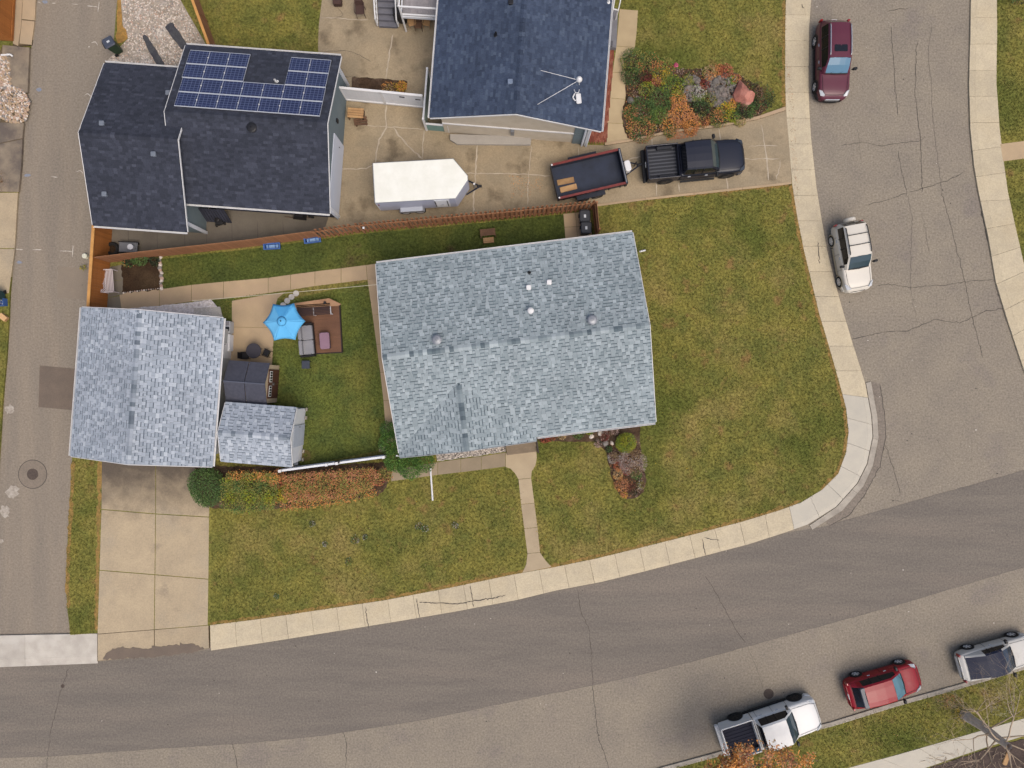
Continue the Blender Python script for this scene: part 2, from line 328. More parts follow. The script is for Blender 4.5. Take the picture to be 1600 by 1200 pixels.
# lot lawns, raised above the road, edges trimmed by hand
lot = [(215, -400), (183, 0), (178, 62), (200, 110), (205, 330), (176, 352), (167, 484), (150, 500), (150, 690), (113, 712), (108, 800), (103, 900), (105, 950), (110, 992), (327, 978), (500, 953), (600, 938), (700, 919), (800, 898), (862, 887), (930, 873), (1000, 856), (1095, 832), (1160, 815), (1215, 799), (1252, 785), (1285, 765), (1310, 740), (1322, 707), (1326, 675), (1322, 637), (1312, 600), (1295, 540), (1280, 490), (1268, 440), (1256, 390), (1246, 340), (1238, 290), (1232, 215), (1228, 170), (1227, 90), (1228, 0), (1230, -400)]
lawn = sheet('lawn', lot, ZL, GRASSF, thick=.2)
backl = [(445, 470), (575, 440), (610, 700), (440, 735), (425, 640), (425, 500), (432, 470)]
sheet('grass_patch', backl, ZL+.004, GRASSB, lawn)
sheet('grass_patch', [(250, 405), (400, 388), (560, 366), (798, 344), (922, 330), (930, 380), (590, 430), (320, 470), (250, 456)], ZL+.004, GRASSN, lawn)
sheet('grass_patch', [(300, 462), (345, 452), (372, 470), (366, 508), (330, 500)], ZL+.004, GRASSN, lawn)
elawn = sheet('lawn', [(1558, -400), (1558, 60), (1557, 130), (1562, 200), (1567, 240), (1575, 300), (1587, 360), (1600, 410), (1640, 520), (1900, 800), (1900, -400)], ZL, GRASSF, thick=.2)
slawn = sheet('lawn', [(840, 1262), (1045, 1201), (1115, 1182), (1200, 1158), (1300, 1133), (1400, 1102), (1500, 1074), (1580, 1050), (1700, 1014), (1900, 960), (1900, 1600), (840, 1600)], ZL, GRASSF, thick=.2)
wlawn = sheet('lawn', [(28, 300), (15, 460), (14, 490), (10, 560), (6, 600), (3, 640), (0, 690), (-20, 1000), (-400, 1000), (-400, 300)], ZL, GRASSF, thick=.2)

def walkway(name, A, B, step, z, m, spec=None, roll=.0, gap=.012, base=JOINT, tilt=0):
    """paving laid in bays between two matched edges; every bay is a slab of its own"""
    A = np.array(W2(A, z)); B = np.array(W2(B, z)); Mid = (A+B)/2
    d = np.r_[0, np.cumsum(np.hypot(*np.diff(Mid, axis=0).T))]
    n = max(1, int(round(d[-1]/step))); t = np.linspace(0, d[-1], n+1)
    f = lambda E, s: (float(np.interp(s, d, E[:, 0])), float(np.interp(s, d, E[:, 1])))
    ring = [tuple(p) for p in A]+[tuple(p) for p in B[::-1]]
    bs = MB().prism(ring, -.1, .012 if roll else z-.03).build(name, base); struct(bs)
    for i in range(n):
        s0, s1 = t[i]+gap/2, t[i+1]-gap/2
        ss = [s0]+[x for x in d if s0+.05 < x < s1-.05]+[s1]; zz = z+random.uniform(-.006, .006)
        a = [f(A, s) for s in ss]; b = [f(B, s) for s in ss]
        mm = spec(i, n) if spec else m
        mb = MB()
        if roll:                                         # rolled kerb along edge B
            c = [(p[0]+(q[0]-p[0])*(1-roll), p[1]+(q[1]-p[1])*(1-roll)) for p, q in zip(a, b)]
            mb.prism(a+c[::-1], z-.12, zz); k = len(b); vs = [(x, y, zz-.003) for x, y in c]+[(x, y, zz-.045) for x, y in b]+[(x, y, 0.0) for x, y in b]
            mb.add(vs, [(j, j+1, k+j+1, k+j) for j in range(k-1)]+[(k+j, k+j+1, 2*k+j+1, 2*k+j) for j in range(k-1)]+[(0, k, 2*k), (k-1, 3*k-1, 2*k-1)])
        else: mb.prism(a+b[::-1], z-.12, zz)
        mb.build('slab', mm, bs, world=True, bevel=.008)
    return bs
inn = [(1230, -300), (1228, 0), (1227, 40), (1227, 90), (1227, 130), (1228, 170), (1232, 215), (1238, 290), (1246, 340), (1256, 390), (1268, 440), (1280, 490), (1295, 540), (1312, 600), (1322, 637), (1326, 675), (1322, 707), (1310, 740), (1285, 765), (1252, 785), (1219, 797), (1160, 815), (1095, 832), (1000, 856), (930, 873), (862, 887), (800, 898), (700, 919), (600, 938), (500, 953), (400, 968), (328, 977)]
out = [(1270, -300), (1268, 0), (1265, 40), (1264, 90), (1264, 130), (1265, 170), (1268, 215), (1276, 290), (1284, 340), (1293, 390), (1305, 440), (1319, 490), (1334, 540), (1353, 600), (1362, 650), (1364, 682), (1355, 725), (1340, 755), (1307, 792), (1262, 820), (1225, 833), (1169, 851), (1104, 868), (1008, 893), (938, 910), (869, 923), (807, 938), (706, 957), (605, 974), (505, 990), (404, 1006), (329, 1017)]
walkway('sidewalk', inn, out, 1.56, .14, WALK, spec=lambda i, n: WALKN if 23 <= i <= 28 else WALK, roll=.2)
ex0 = [(1518, -300), (1518, 0), (1517, 60), (1515, 130), (1517, 200), (1523, 260), (1530, 300), (1545, 370), (1557, 440), (1575, 500), (1600, 575), (1640, 680)]
ex1 = [(1558, -300), (1558, 0), (1558, 60), (1557, 130), (1562, 200), (1568, 250), (1575, 300), (1588, 360), (1602, 420), (1620, 475), (1645, 545), (1685, 650)]
walkway('sidewalk', ex1, ex0, 1.56, .14, WALK, roll=.2)
walkway('sidewalk', [(-300, 1003), (0, 993), (152, 990)], [(-300, 1055), (0, 1043), (152, 1037)], 4.0, .10, WALKW, roll=.25)
walkway('sidewalk', [(1250, 1222), (1326, 1200), (1400, 1180), (1512, 1148), (1560, 1134), (1620, 1117), (1750, 1080)], [(1350, 1234), (1400, 1215), (1440, 1202), (1540, 1168), (1600, 1150), (1650, 1135), (1780, 1095)], 2.1, .14, WALKN)
walkway('garden_path', [(1563, 225), (1602, 220), (1700, 210)], [(1567, 252), (1605, 247), (1700, 238)], 1.6, .145, PATH)
kb = [(860, 1251), (960, 1222), (1045, 1197), (1115, 1178), (1200, 1154), (1300, 1129), (1400, 1098), (1500, 1070), (1580, 1046), (1700, 1010)]
walkway('kerb', [(x+1.5, y+6) for x, y in kb], kb, 3.2, .13, KERB, roll=.7)
# corner gutter and its asphalt apron
walkway('kerb', [(1353, 598), (1362.5, 650), (1364.5, 682), (1355.5, 725), (1340.5, 755), (1307.5, 792), (1265, 821)], [(1361, 596), (1371, 650), (1373, 684), (1364, 728), (1349, 760), (1316, 798), (1269, 828)], 3.0, .05, KERB)
sheet('asphalt_patch', [(1362, 596), (1371.5, 650), (1373.5, 684), (1364.5, 728), (1349.5, 760), (1316, 798), (1290, 815), (1295, 822), (1327, 805), (1352, 772), (1375, 728), (1384, 684), (1383, 655), (1375, 600)], .012, mat('asphalt_gutter_strip', col(140, 130, 118), col(130, 120, 109), s1=2, s2=9, fine=.35), road)
ribbon('crack', [(1375, 600), (1383, 655), (1384, 684), (1375, 728), (1352, 772), (1327, 805), (1295, 822)], .05, .016, CRACK, road, jit=.015, step=.2)
ribbon('crack', [(1552, 437), (1570, 490), (1590, 550), (1605, 590)], .10, .011, CRACKL, road, jit=.03, step=.2)
ribbon('crack', [(1533, 330), (1545, 380), (1558, 440), (1575, 500), (1594, 555)], .09, .0115, CRACK, road, jit=.03, step=.25)
for pts in [[(655, 941), (680, 942), (690, 942), (708, 944), (727, 942), (741, 939), (770, 935), (790, 930)]]:
    ribbon('crack', pts, .06, .1475, CRACK, road, jit=.02, step=.1)
for pts in [[(1100, 840), (1124, 844)], [(1097, 842), (1103, 868)], [(735, 915), (740, 948)], [(650, 935), (656, 966)], [(1253, 6), (1257, 13)], [(1278, 378), (1281, 412)], [(571, 949), (576, 982)]]:
    ribbon('crack', pts, .05, .149, CRACK, road, jit=.02, step=.1)

def slabs(name, polys, z, m, base=None, joint=JOINT, kind=True, thick=.1, jig=.004, gap=.011):
    """hand-drawn slabs over one joint bed"""
    bs = sheet(name, base or polys[0], z-.03, joint, thick=.1)
    for q in polys:
        c = np.mean(np.array(W2(q, z)), axis=0); pts = []
        for x, y in W2(q, z):
            d = math.hypot(x-c[0], y-c[1]); k = 1-gap/d; pts.append((c[0]+(x-c[0])*k, c[1]+(y-c[1])*k))
        MB().prism(pts, z-thick, z+random.uniform(-jig, jig)).build('slab', m, bs, world=True, bevel=.006)
    return bs
# main driveway
slabs('driveway', [[(159, 690), (243, 690), (243, 803), (158, 796)], [(243, 690), (329, 690), (327, 808), (243, 803)], [(158, 796), (243, 803), (242, 898), (155, 891)], [(243, 803), (327, 808), (326, 905), (242, 898)],
    [(155, 891), (242, 898), (241, 984), (152, 991)], [(242, 898), (326, 905), (325, 977), (241, 984)], [(152, 991), (241, 984), (241, 1024), (152, 1033)], [(241, 984), (326, 977), (327, 1013), (241, 1024)]], ZC, DRIVE2,
    base=[(159, 690), (329, 690), (326, 905), (327, 1013), (241, 1024), (152, 1033), (155, 891)], gap=.03)
bp = [(160, 1031), (166, 1020), (176, 1014), (190, 1011), (200, 1013), (214, 1012), (228, 1014), (240, 1010), (255, 1009), (272, 1007), (290, 1006), (304, 1006), (312, 1010), (320, 1014), (300, 1020), (240, 1026)]
sheet('broken_asphalt_edge', rough_poly(bp, 1.0, 4), .147, ASPHP, thick=.14)
DRYG = mat('dry_lawn_edge', col(160, 126, 70), col(132, 112, 60), s1=3, s2=8, fine=.45, bump=.5)
for pts in ([(x-2.5, y+.5) for x, y in inn[1:19]], [(x-.5, y-2.5) for x, y in inn[19:]], [(1000, 311), (1100, 301), (1236, 288)], [(156, 720), (155, 800), (152, 890), (150, 985)], [(115, 720), (110, 800), (105, 900), (107, 950)]):
    ribbon('dry_lawn_edge', pts, .26, ZL+.006, DRYG, lawn, jit=.03, step=.2)
STAIN = mat('tyre_soot', col(136, 124, 108), col(158, 142, 118), s1=2.5, s2=20, fine=.15)
# back path, patio, side path
tp = [(186, 458), (249, 452), (299, 445), (349, 440), (419, 434), (454, 429), (492, 424), (533, 419), (572, 414), (600, 410)]
bt = [(190, 487), (249, 478), (299, 471), (349, 467), (419, 458), (454, 453), (492, 447), (533, 442), (574, 437), (600, 434)]
slabs('back_path', [[tp[i], tp[i+1], bt[i+1], bt[i]] for i in range(len(tp)-1)], ZC, PATH, base=tp+bt[::-1])
slabs('patio', [[(362, 470), (419, 460), (446, 456), (434, 466), (430, 480), (429, 512), (362, 511)], [(362, 511), (429, 512), (427, 540), (425, 572), (358, 572), (358, 520)], [(355, 572), (425, 572), (424, 600), (355, 600)]], ZC-.003, PATH,
      base=[(362, 470), (446, 456), (430, 480), (424, 600), (355, 600)])
slabs('side_path', [[(574, 437), (620, 430), (620, 490), (582, 492)], [(582, 492), (620, 490), (625, 536), (588, 538)], [(588, 538), (625, 536), (630, 580), (594, 582)], [(594, 582), (630, 580), (635, 623), (599, 626)], [(599, 626), (635, 623), (640, 690), (604, 692)]], ZC, PATH,
      base=[(574, 437), (620, 430), (640, 690), (604, 692)])
slabs('bin_pad', [[(880, 334), (899, 332), (901, 354), (882, 355)], [(882, 355), (901, 354), (903, 380), (884, 382)], [(899, 332), (922, 330), (924, 353), (901, 354)], [(901, 354), (924, 353), (926, 378), (903, 380)]], ZC, PATH, base=[(880, 334), (922, 330), (926, 378), (884, 382)])
# front walk along the house, steps landing, path to the sidewalk
slabs('front_walk', [[(611, 734), (684, 722), (684, 742), (611, 752)], [(684, 722), (720, 717), (720, 738), (684, 742)], [(720, 717), (752, 713), (752, 734), (720, 738)], [(752, 713), (790, 707), (790, 729), (752, 734)]], ZC, mat('concrete_walk_grey', col(162, 146, 122), col(150, 136, 114), s1=1, s2=30, fine=.12, rnd=.08), base=[(611, 734), (790, 707), (790, 729), (611, 752)])
FP = [[(790, 707), (838, 701), (839, 716), (837, 727), (831, 737), (830, 747), (810, 749), (804, 739), (797, 732), (790, 730)], [(810, 749), (830, 747), (835, 786), (814, 788)], [(814, 788), (835, 786), (840, 824), (819, 826)], [(819, 826), (840, 824), (844, 863), (824, 865)], [(824, 865), (844, 863), (852, 875), (862, 886), (816, 895), (822, 882)]]
slabs('front_path', FP, ZC, mat('concrete_front_path', col(190, 172, 142), col(178, 160, 132), s1=1, s2=30, fine=.1, rnd=.08), base=[(790, 707), (838, 701), (837, 727), (830, 747), (844, 863), (862, 886), (816, 895), (824, 865), (810, 749), (790, 730)])
# neighbour's concrete yard and driveway
ny = [(515, -300), (503, 0), (498, 40), (497, 70), (497, 120), (290, 120), (150, 300), (150, 409), (250, 398), (400, 382), (500, 368), (560, 360), (700, 346), (798, 338), (925, 325), (932, 322), (1000, 313), (1100, 302), (1237, 287), (1230, 170), (1185, 184), (1130, 198), (1050, 208), (985, 221), (945, 227), (905, 226), (900, 150), (760, 150), (760, -300)]
yard = sheet('driveway_yard', ny, ZC-.004, NCON, thick=.1)
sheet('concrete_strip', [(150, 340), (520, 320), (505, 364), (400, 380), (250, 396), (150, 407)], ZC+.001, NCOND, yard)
for x in (200, 245, 288, 322, 362, 402, 442): ribbon('joint', [(x, 345), (x+1, 392-(x-200)*.06)], .02, ZC+.004, CRACK, yard)
for pts in [[(1062, 300), (1060, 285)], [(1027, 310), (1024, 270), (1017, 205)], [(1138, 300), (1133, 260), (1123, 200)], [(1190, 195), (1198, 248), (1201, 282)]]:
    ribbon('sealed_joint', pts, .07, ZC+.002, SEAL, yard, jit=.01)
for pts, wd in [([(614, 54), (609, 80), (606, 100), (603, 124)], .09), ([(604, 163), (602, 180), (604, 197), (600, 205), (592, 222), (588, 240), (587, 255)], .09), ([(565, 196), (604, 198), (640, 200), (663, 203)], .05),
                ([(614, 199), (625, 214), (640, 230), (655, 243), (660, 248)], .10), ([(663, 203), (661, 226), (660, 249)], .07), ([(532, 263), (556, 264), (575, 263), (585, 256)], .06), ([(746, 225), (744, 250), (743, 272), (741, 300), (739, 332)], .09),
                ([(725, 270), (744, 271), (790, 271), (830, 273), (862, 275)], .06), ([(830, 228), (828, 250), (826, 275), (824, 320)], .05), ([(904, 230), (905, 245), (906, 262)], .05), ([(535, 200), (530, 260), (527, 330)], .04),
                ([(975, 252), (1000, 244), (1020, 240)], .07), ([(1160, 248), (1195, 249), (1218, 248)], .05), ([(1016, 206), (1018, 218)], .07), ([(1170, 229), (1195, 227), (1215, 228)], .04), ([(1219, 250), (1217, 268), (1213, 280)], .05), ([(502, 28), (530, 28), (545, 30), (575, 31)], .05)]:
    ribbon('sealed_crack', pts, wd, ZC+.003, SEAL, yard, jit=.02, step=.2)
for pts in [[(500, 81), (540, 79), (560, 85), (580, 97)], [(507, 122), (540, 120), (560, 119)], [(519, 29), (537, 24), (527, 10)]]:
    ribbon('crack', pts, .03, ZC+.003, CRACK, yard, jit=.02, step=.2)
slabs('brick_house_walk', [[(968, 14), (997, 16), (995, 50), (992, 74), (963, 72)], [(963, 72), (992, 74), (983, 92), (981, 114), (957, 113)], [(957, 113), (981, 114), (979, 140), (977, 155), (953, 153)], [(953, 153), (977, 155), (974, 180), (973, 193), (949, 192)], [(949, 192), (973, 193), (977, 206), (988, 216), (946, 225), (945, 222)]], ZC, mat('concrete_walk_tan', col(196, 176, 140), col(184, 164, 130), s1=1, s2=30, fine=.1, rnd=.06), base=[(968, 14), (997, 16), (992, 74), (981, 114), (977, 155), (973, 193), (988, 216), (945, 225)])
walkway('garden_edging', [(945, 223), (985, 217), (1050, 203), (1130, 193), (1185, 181), (1228, 166)], [(945, 227), (985, 221), (1050, 207), (1130, 197), (1185, 186), (1228, 172)], 1.6, .22, PATH)
walkway('driveway_edging', [(932, 319), (1000, 310), (1100, 299), (1237, 284)], [(932, 322.5), (1000, 313.5), (1100, 302.5), (1237, 287.5)], 3.0, .165, PATH)
# gravel corner by the alley, west side paving
GRAV = mat('gravel_bed', col(182, 170, 156), col(158, 146, 130), col(196, 188, 178), s1=3, s2=9, fine=.4, bump=.8, rough=1)
sheet('gravel_yard', [(190, -300), (186, 0), (192, 40), (200, 60), (170, 92), (160, 110), (290, 110), (325, 75), (282, 0), (270, -20), (270, -300)], ZL+.012, GRAV, thick=.05)
sheet('dry_grass_strip', rough_poly([(183, -300), (184, 0), (180, 60), (186, 72), (202, 55), (192, 40), (189, 0), (190, -300)], 1.0, 12), ZL+.018, mat('dry_grass', col(176, 134, 66), col(150, 116, 62), s1=3, s2=10, fine=.4, bump=.6), thick=.04)
slabs('alley_paving', [[(24, -60), (38, -60), (33, 40), (28, 72), (20, 68)], [(39, -60), (59, -60), (54, 32), (34, 30)], [(34, 31), (54, 33), (49, 70), (30, 68)]], .10, mat('concrete_alley_strip', col(196, 172, 140), col(182, 162, 134), s1=1, s2=30, fine=.12, rnd=.1), base=[(20, -60), (59, -60), (50, 70), (20, 72)])
CSTAIN = mat('concrete_stained', col(154, 140, 120), col(108, 98, 90), col(168, 150, 126), s1=.9, s2=26, fine=.12, bump=.2)
slabs('alley_pad', [[(4, 70), (46, 74), (43, 145), (0, 140)], [(-60, 190), (37, 192), (35, 216), (-60, 236)], [(-60, 237), (35, 217), (33, 260), (29, 300), (-60, 298)]], .17, CSTAIN, base=[(4, 72), (45, 76), (35, 192), (28, 298), (-60, 298), (-60, 190)], thick=.16)
slabs('garage_pad', [[(-200, 301), (28, 301), (23, 388), (-200, 386)], [(-200, 387), (23, 389), (14, 458), (-200, 470)]], .13, DRIVE, base=[(-200, 301), (28, 301), (14, 458), (-200, 470)])
# beds
sheet('garden_soil', rough_poly([(190, 412), (252, 402), (253, 452), (192, 458)], .8, 4), ZL+.03, SOIL, thick=.05)
sheet('planting_bed', rough_poly([(975, 92), (985, 84), (1010, 86), (1060, 108), (1100, 108), (1145, 113), (1190, 135), (1202, 168), (1185, 183), (1130, 195), (1050, 205), (985, 219), (975, 205), (972, 180), (978, 150)], .8, 5), ZL+.03, MULCH, thick=.05)
sheet('planting_bed', rough_poly([(838, 672), (1000, 650), (1000, 690), (1003, 720), (1010, 750), (1006, 768), (995, 778), (980, 780), (966, 771), (957, 750), (950, 722), (947, 705), (930, 690), (842, 690)], .5, 5), ZL+.03, MULCH, thick=.05)
sheet('planting_bed', rough_poly([(1440, 1204), (1554, 1167), (1640, 1142), (1800, 1092), (1900, 1300), (1440, 1400)], .8, 6), ZL+.025, MULCHP, thick=.05)
sheet('planting_bed', rough_poly([(305, 728), (455, 730), (600, 722), (612, 735), (606, 760), (590, 775), (480, 792), (370, 798), (318, 790), (303, 760)], .8, 5), ZL+.02, MULCH, thick=.05)
sheet('planting_bed', rough_poly([(550, 120), (636, 126), (633, 150), (600, 150), (549, 147)], .5, 4), ZC+.02, MULCH, thick=.05)
WG = mat('white_gravel', col(238, 230, 226), col(216, 206, 202), s1=8, s2=9, fine=.35, bump=.8)
sheet('gravel_strip', rough_poly([(195, 483), (300, 472), (330, 468), (345, 486), (345, 510), (195, 510)], .4, 5), ZL+.03, WG, thick=.05)
sheet('gravel_strip', rough_poly([(676, 690), (790, 676), (790, 706), (684, 721)], .4, 5), ZL+.02, mat('grey_pebbles', col(184, 176, 166), col(140, 132, 124), s1=8, s2=9, fine=.4, bump=.9), thick=.05)
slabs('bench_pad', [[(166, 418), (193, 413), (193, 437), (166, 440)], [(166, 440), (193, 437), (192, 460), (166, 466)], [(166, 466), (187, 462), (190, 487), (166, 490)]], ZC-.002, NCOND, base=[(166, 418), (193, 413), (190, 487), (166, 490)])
slabs('garage_apron', [[(302, 481), (344, 479), (348, 496), (302, 500)]], ZC+.03, WALKW)
# pebbles and stones standing on the gravel
def scatter_stones(name, poly, n, r0, r1, mats, z, label):
    q = W2(poly, z); xs = [p[0] for p in q]; ys = [p[1] for p in q]; mb = MB()
    x = rng.uniform(min(xs), max(xs), n*3); y = rng.uniform(min(ys), max(ys), n*3); k = inpoly(x, y, q)
    for a, b in list(zip(x[k], y[k]))[:n]:
        r = random.uniform(r0, r1); a0 = random.random()*6; h = r*random.uniform(.4, .8)
        vs = [(a+r*random.uniform(.7, 1.2)*math.cos(a0+i*1.2566), b+r*random.uniform(.7, 1.2)*math.sin(a0+i*1.2566), z) for i in range(5)]
        vs += [(a+(v[0]-a)*.55, b+(v[1]-b)*.55, z+h) for v in vs]
        mb.add(vs, [(5, 6, 7, 8, 9)]+[(i, (i+1) % 5, 5+(i+1) % 5, 5+i) for i in range(5)], random.randrange(len(mats)))
    o = mb.build(name, mats); stuff(o); o['label'] = label; o['category'] = 'gravel'; return o
ST = [mat('stone_%s' % n, c, fine=.2, s2=14, rough=.95) for n, c in (('pale', col(228, 216, 204)), ('tan', col(186, 162, 134)), ('grey', col(150, 144, 138)), ('pink', col(196, 168, 150)), ('dark', col(104, 96, 90)))]
scatter_stones('pebbles', [(-20, 88), (12, 84), (18, 135), (36, 140), (46, 158), (42, 188), (30, 192), (-20, 188)], 1500, .05, .10, [ST[0], ST[1], ST[1], ST[3], ST[2]], .17, 'tan river pebbles heaped beside the alley edge')
scatter_stones('gravel', [(192, -20), (192, 40), (202, 60), (172, 92), (165, 105), (288, 108), (320, 75), (282, 0), (272, -20)], 1700, .03, .06, [ST[0], ST[2], ST[0], ST[3]], ZL+.012, 'pale crushed gravel behind the dark roofed garage')
scatter_stones('gravel', [(200, 483), (300, 473), (330, 469), (345, 490), (200, 505)], 260, .03, .05, [WG, ST[0], ST[0]], ZL+.03, 'white landscaping gravel behind the light grey garage')
scatter_stones('gravel', [(680, 692), (790, 680), (790, 705), (684, 720)], 800, .025, .05, [ST[0], ST[2], ST[0], ST[4]], ZL+.02, 'grey pebble strip below the front eave')
# ------------------------------------------------------------------ buildings
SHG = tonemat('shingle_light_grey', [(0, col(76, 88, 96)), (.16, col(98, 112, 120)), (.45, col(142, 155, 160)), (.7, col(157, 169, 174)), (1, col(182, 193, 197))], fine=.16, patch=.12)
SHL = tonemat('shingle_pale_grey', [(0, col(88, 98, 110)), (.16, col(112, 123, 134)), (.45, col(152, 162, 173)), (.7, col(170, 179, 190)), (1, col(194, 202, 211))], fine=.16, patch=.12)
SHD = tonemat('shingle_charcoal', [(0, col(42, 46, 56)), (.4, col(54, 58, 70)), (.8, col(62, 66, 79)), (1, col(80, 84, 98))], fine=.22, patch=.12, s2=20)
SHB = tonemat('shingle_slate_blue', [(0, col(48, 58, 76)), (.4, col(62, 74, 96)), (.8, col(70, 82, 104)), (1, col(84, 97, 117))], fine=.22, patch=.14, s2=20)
UNDER = mat('roof_underlay', col(62, 68, 76), fine=.1)
class Fr:
    """a building's own axes: x along the ridge"""
    def __init__(s, c, rz): s.c = Vector((c[0], c[1], 0)); s.rz = rz; s.R = Matrix.Rotation(rz, 3, 'Z')
    def w(s, x, y, z=0): return s.c + s.R @ Vector((x, y, z))
    def l(s, p): return s.R.transposed() @ (Vector((p[0], p[1], 0))-s.c)
def shingles(parent, fr, x0, x1, ye, yr, ze, zr, m, expo=.18, wd=(.13, .31), indiv=0, lam=True, clip=None, hi=.014, tones=(.46, .9)):
    """courses of single tabs laid from eave (ye, ze) to ridge (yr, zr)"""
    n = Vector((0, -(zr-ze), abs(yr-ye))); n.y *= 1 if yr > ye else -1; n.normalize()
    ln = math.hypot(yr-ye, zr-ze); vy, vz = (yr-ye)/ln, (zr-ze)/ln
    rows = int(math.ceil(ln/expo)); tabs = []
    for i in range(rows):
        t0 = i*expo-.015; t1 = min((i+1)*expo, ln); x = x0-random.uniform(0, wd[1]); up = random.random() < .5; base = random.uniform(-.04, .04)
        while x < x1:
            ww = random.uniform(*wd); a, b = max(x, x0), min(x+ww, x1); x += ww; up = (not up) if random.random() < .8 else up
            if b-a < .03: continue
            if clip and not clip((a+b)/2, ye+vy*(t0+t1)/2): continue
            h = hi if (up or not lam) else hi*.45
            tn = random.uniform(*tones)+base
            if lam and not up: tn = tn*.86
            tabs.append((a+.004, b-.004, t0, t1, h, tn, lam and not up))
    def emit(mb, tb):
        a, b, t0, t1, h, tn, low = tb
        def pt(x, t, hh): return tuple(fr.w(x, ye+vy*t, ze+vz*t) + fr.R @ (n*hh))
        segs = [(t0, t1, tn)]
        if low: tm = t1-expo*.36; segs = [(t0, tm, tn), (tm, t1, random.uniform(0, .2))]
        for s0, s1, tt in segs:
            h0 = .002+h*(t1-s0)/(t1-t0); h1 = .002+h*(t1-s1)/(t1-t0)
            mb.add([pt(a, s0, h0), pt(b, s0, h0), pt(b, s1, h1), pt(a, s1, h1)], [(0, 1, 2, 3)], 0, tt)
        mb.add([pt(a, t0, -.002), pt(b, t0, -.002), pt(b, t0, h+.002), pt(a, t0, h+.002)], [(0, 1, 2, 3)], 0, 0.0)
        mb.add([pt(a, t0, 0), pt(a, t0, h+.002), pt(a, t1, .002), pt(b, t0, 0), pt(b, t0, h+.002), pt(b, t1, .002)], [(0, 1, 2), (3, 5, 4)], 0, .1)
    pick = set(random.sample(range(len(tabs)), min(indiv, len(tabs)))) if indiv else set()
    if indiv and len(tabs) > indiv:                      # the widest raised tabs read best one by one
        order = sorted(range(len(tabs)), key=lambda k: (tabs[k][6], -(tabs[k][1]-tabs[k][0]))); pick = set(order[:indiv])
    rest = MB()
    for k, tb in enumerate(tabs):
        if k in pick:
            mb = MB(); emit(mb, tb); mb.build('shingle', m, parent, world=True, tone=True)
        else: emit(rest, tb)
    if rest.f: stuff(rest.build('shingle_courses', m, parent, world=True, tone=True))
def ridge_caps(parent, fr, x0, x1, y, z, m, wd=.15, pitch=.3, expo=.24, along='x'):
    k = int((x1-x0)/expo)
    for i in range(k):
        a = x0+i*expo; b = a+expo-.006; mb = MB(); t = random.choice([random.uniform(.1, .4), random.uniform(.45, .95)])
        f = (lambda u, v, h: tuple(fr.w(u, y+v, z+h))) if along == 'x' else (lambda u, v, h: tuple(fr.w(y+v, u, z+h)))
        p = [f(a, -wd, -pitch*wd+.035), f(a, 0, .042), f(a, wd, -pitch*wd+.035), f(b, -wd, -pitch*wd+.022), f(b, 0, .03), f(b, wd, -pitch*wd+.022)]
        mb.add(p, [(0, 3, 4, 1), (1, 4, 5, 2), (0, 1, 2), (3, 5, 4), (0, 2, 5, 3)] if True else [], 0, t); mb.build('ridge_cap', m, parent, world=True, tone=True)
def gutter(parent, fr, x0, x1, y, z, sgn, axis='x'):
    """open channel hung outside an eave"""
    mb = MB(); f = fr.w if axis == 'x' else (lambda a, b, c: fr.w(b, a, c))
    pr = [(0, 0), (0, -.08), (.07, -.08), (.085, .005), (.10, .005), (.105, -.005), (.085, -.09), (-.012, -.09), (-.012, 0)]
    vs = [tuple(f(x, y+sgn*a, z+b)) for x in (x0, x1) for a, b in pr]; k = len(pr)
    mb.add(vs, [(i, (i+1) % k, k+(i+1) % k, k+i) for i in range(k)]+[tuple(range(k))[::-1], tuple(range(k, 2*k))])
    g = mb.build('gutter', WHITE, parent, world=True)
    mb = MB(); n = max(2, int(abs(x1-x0)/1.8))
    for i in range(n):
        x = x0+(x1-x0)*(i+.5)/n; p = [f(x-.02, y, z+.012), f(x+.02, y, z+.012), f(x+.02, y+sgn*.09, z+.010), f(x-.02, y+sgn*.09, z+.010)]
        mb.add([tuple(q) for q in p], [(0, 1, 2, 3)])
    mb.build('hanger', WHITE, g, world=True); return g
def board(parent, name, a, b, h, t, m):
    a, b = Vector(a), Vector(b); d = (b-a).normalized(); s = d.cross(Vector((0, 0, 1))).normalized()*t/2; u = Vector((0, 0, 1))*h
    vs = [a-s, a+s, b+s, b-s]; vs = [v-u for v in vs]+vs
    return MB().add([tuple(v) for v in vs], [(0, 1, 2, 3), (4, 7, 6, 5), (0, 4, 5, 1), (1, 5, 6, 2), (2, 6, 7, 3), (3, 7, 4, 0)]).build(name, m, parent, world=True)
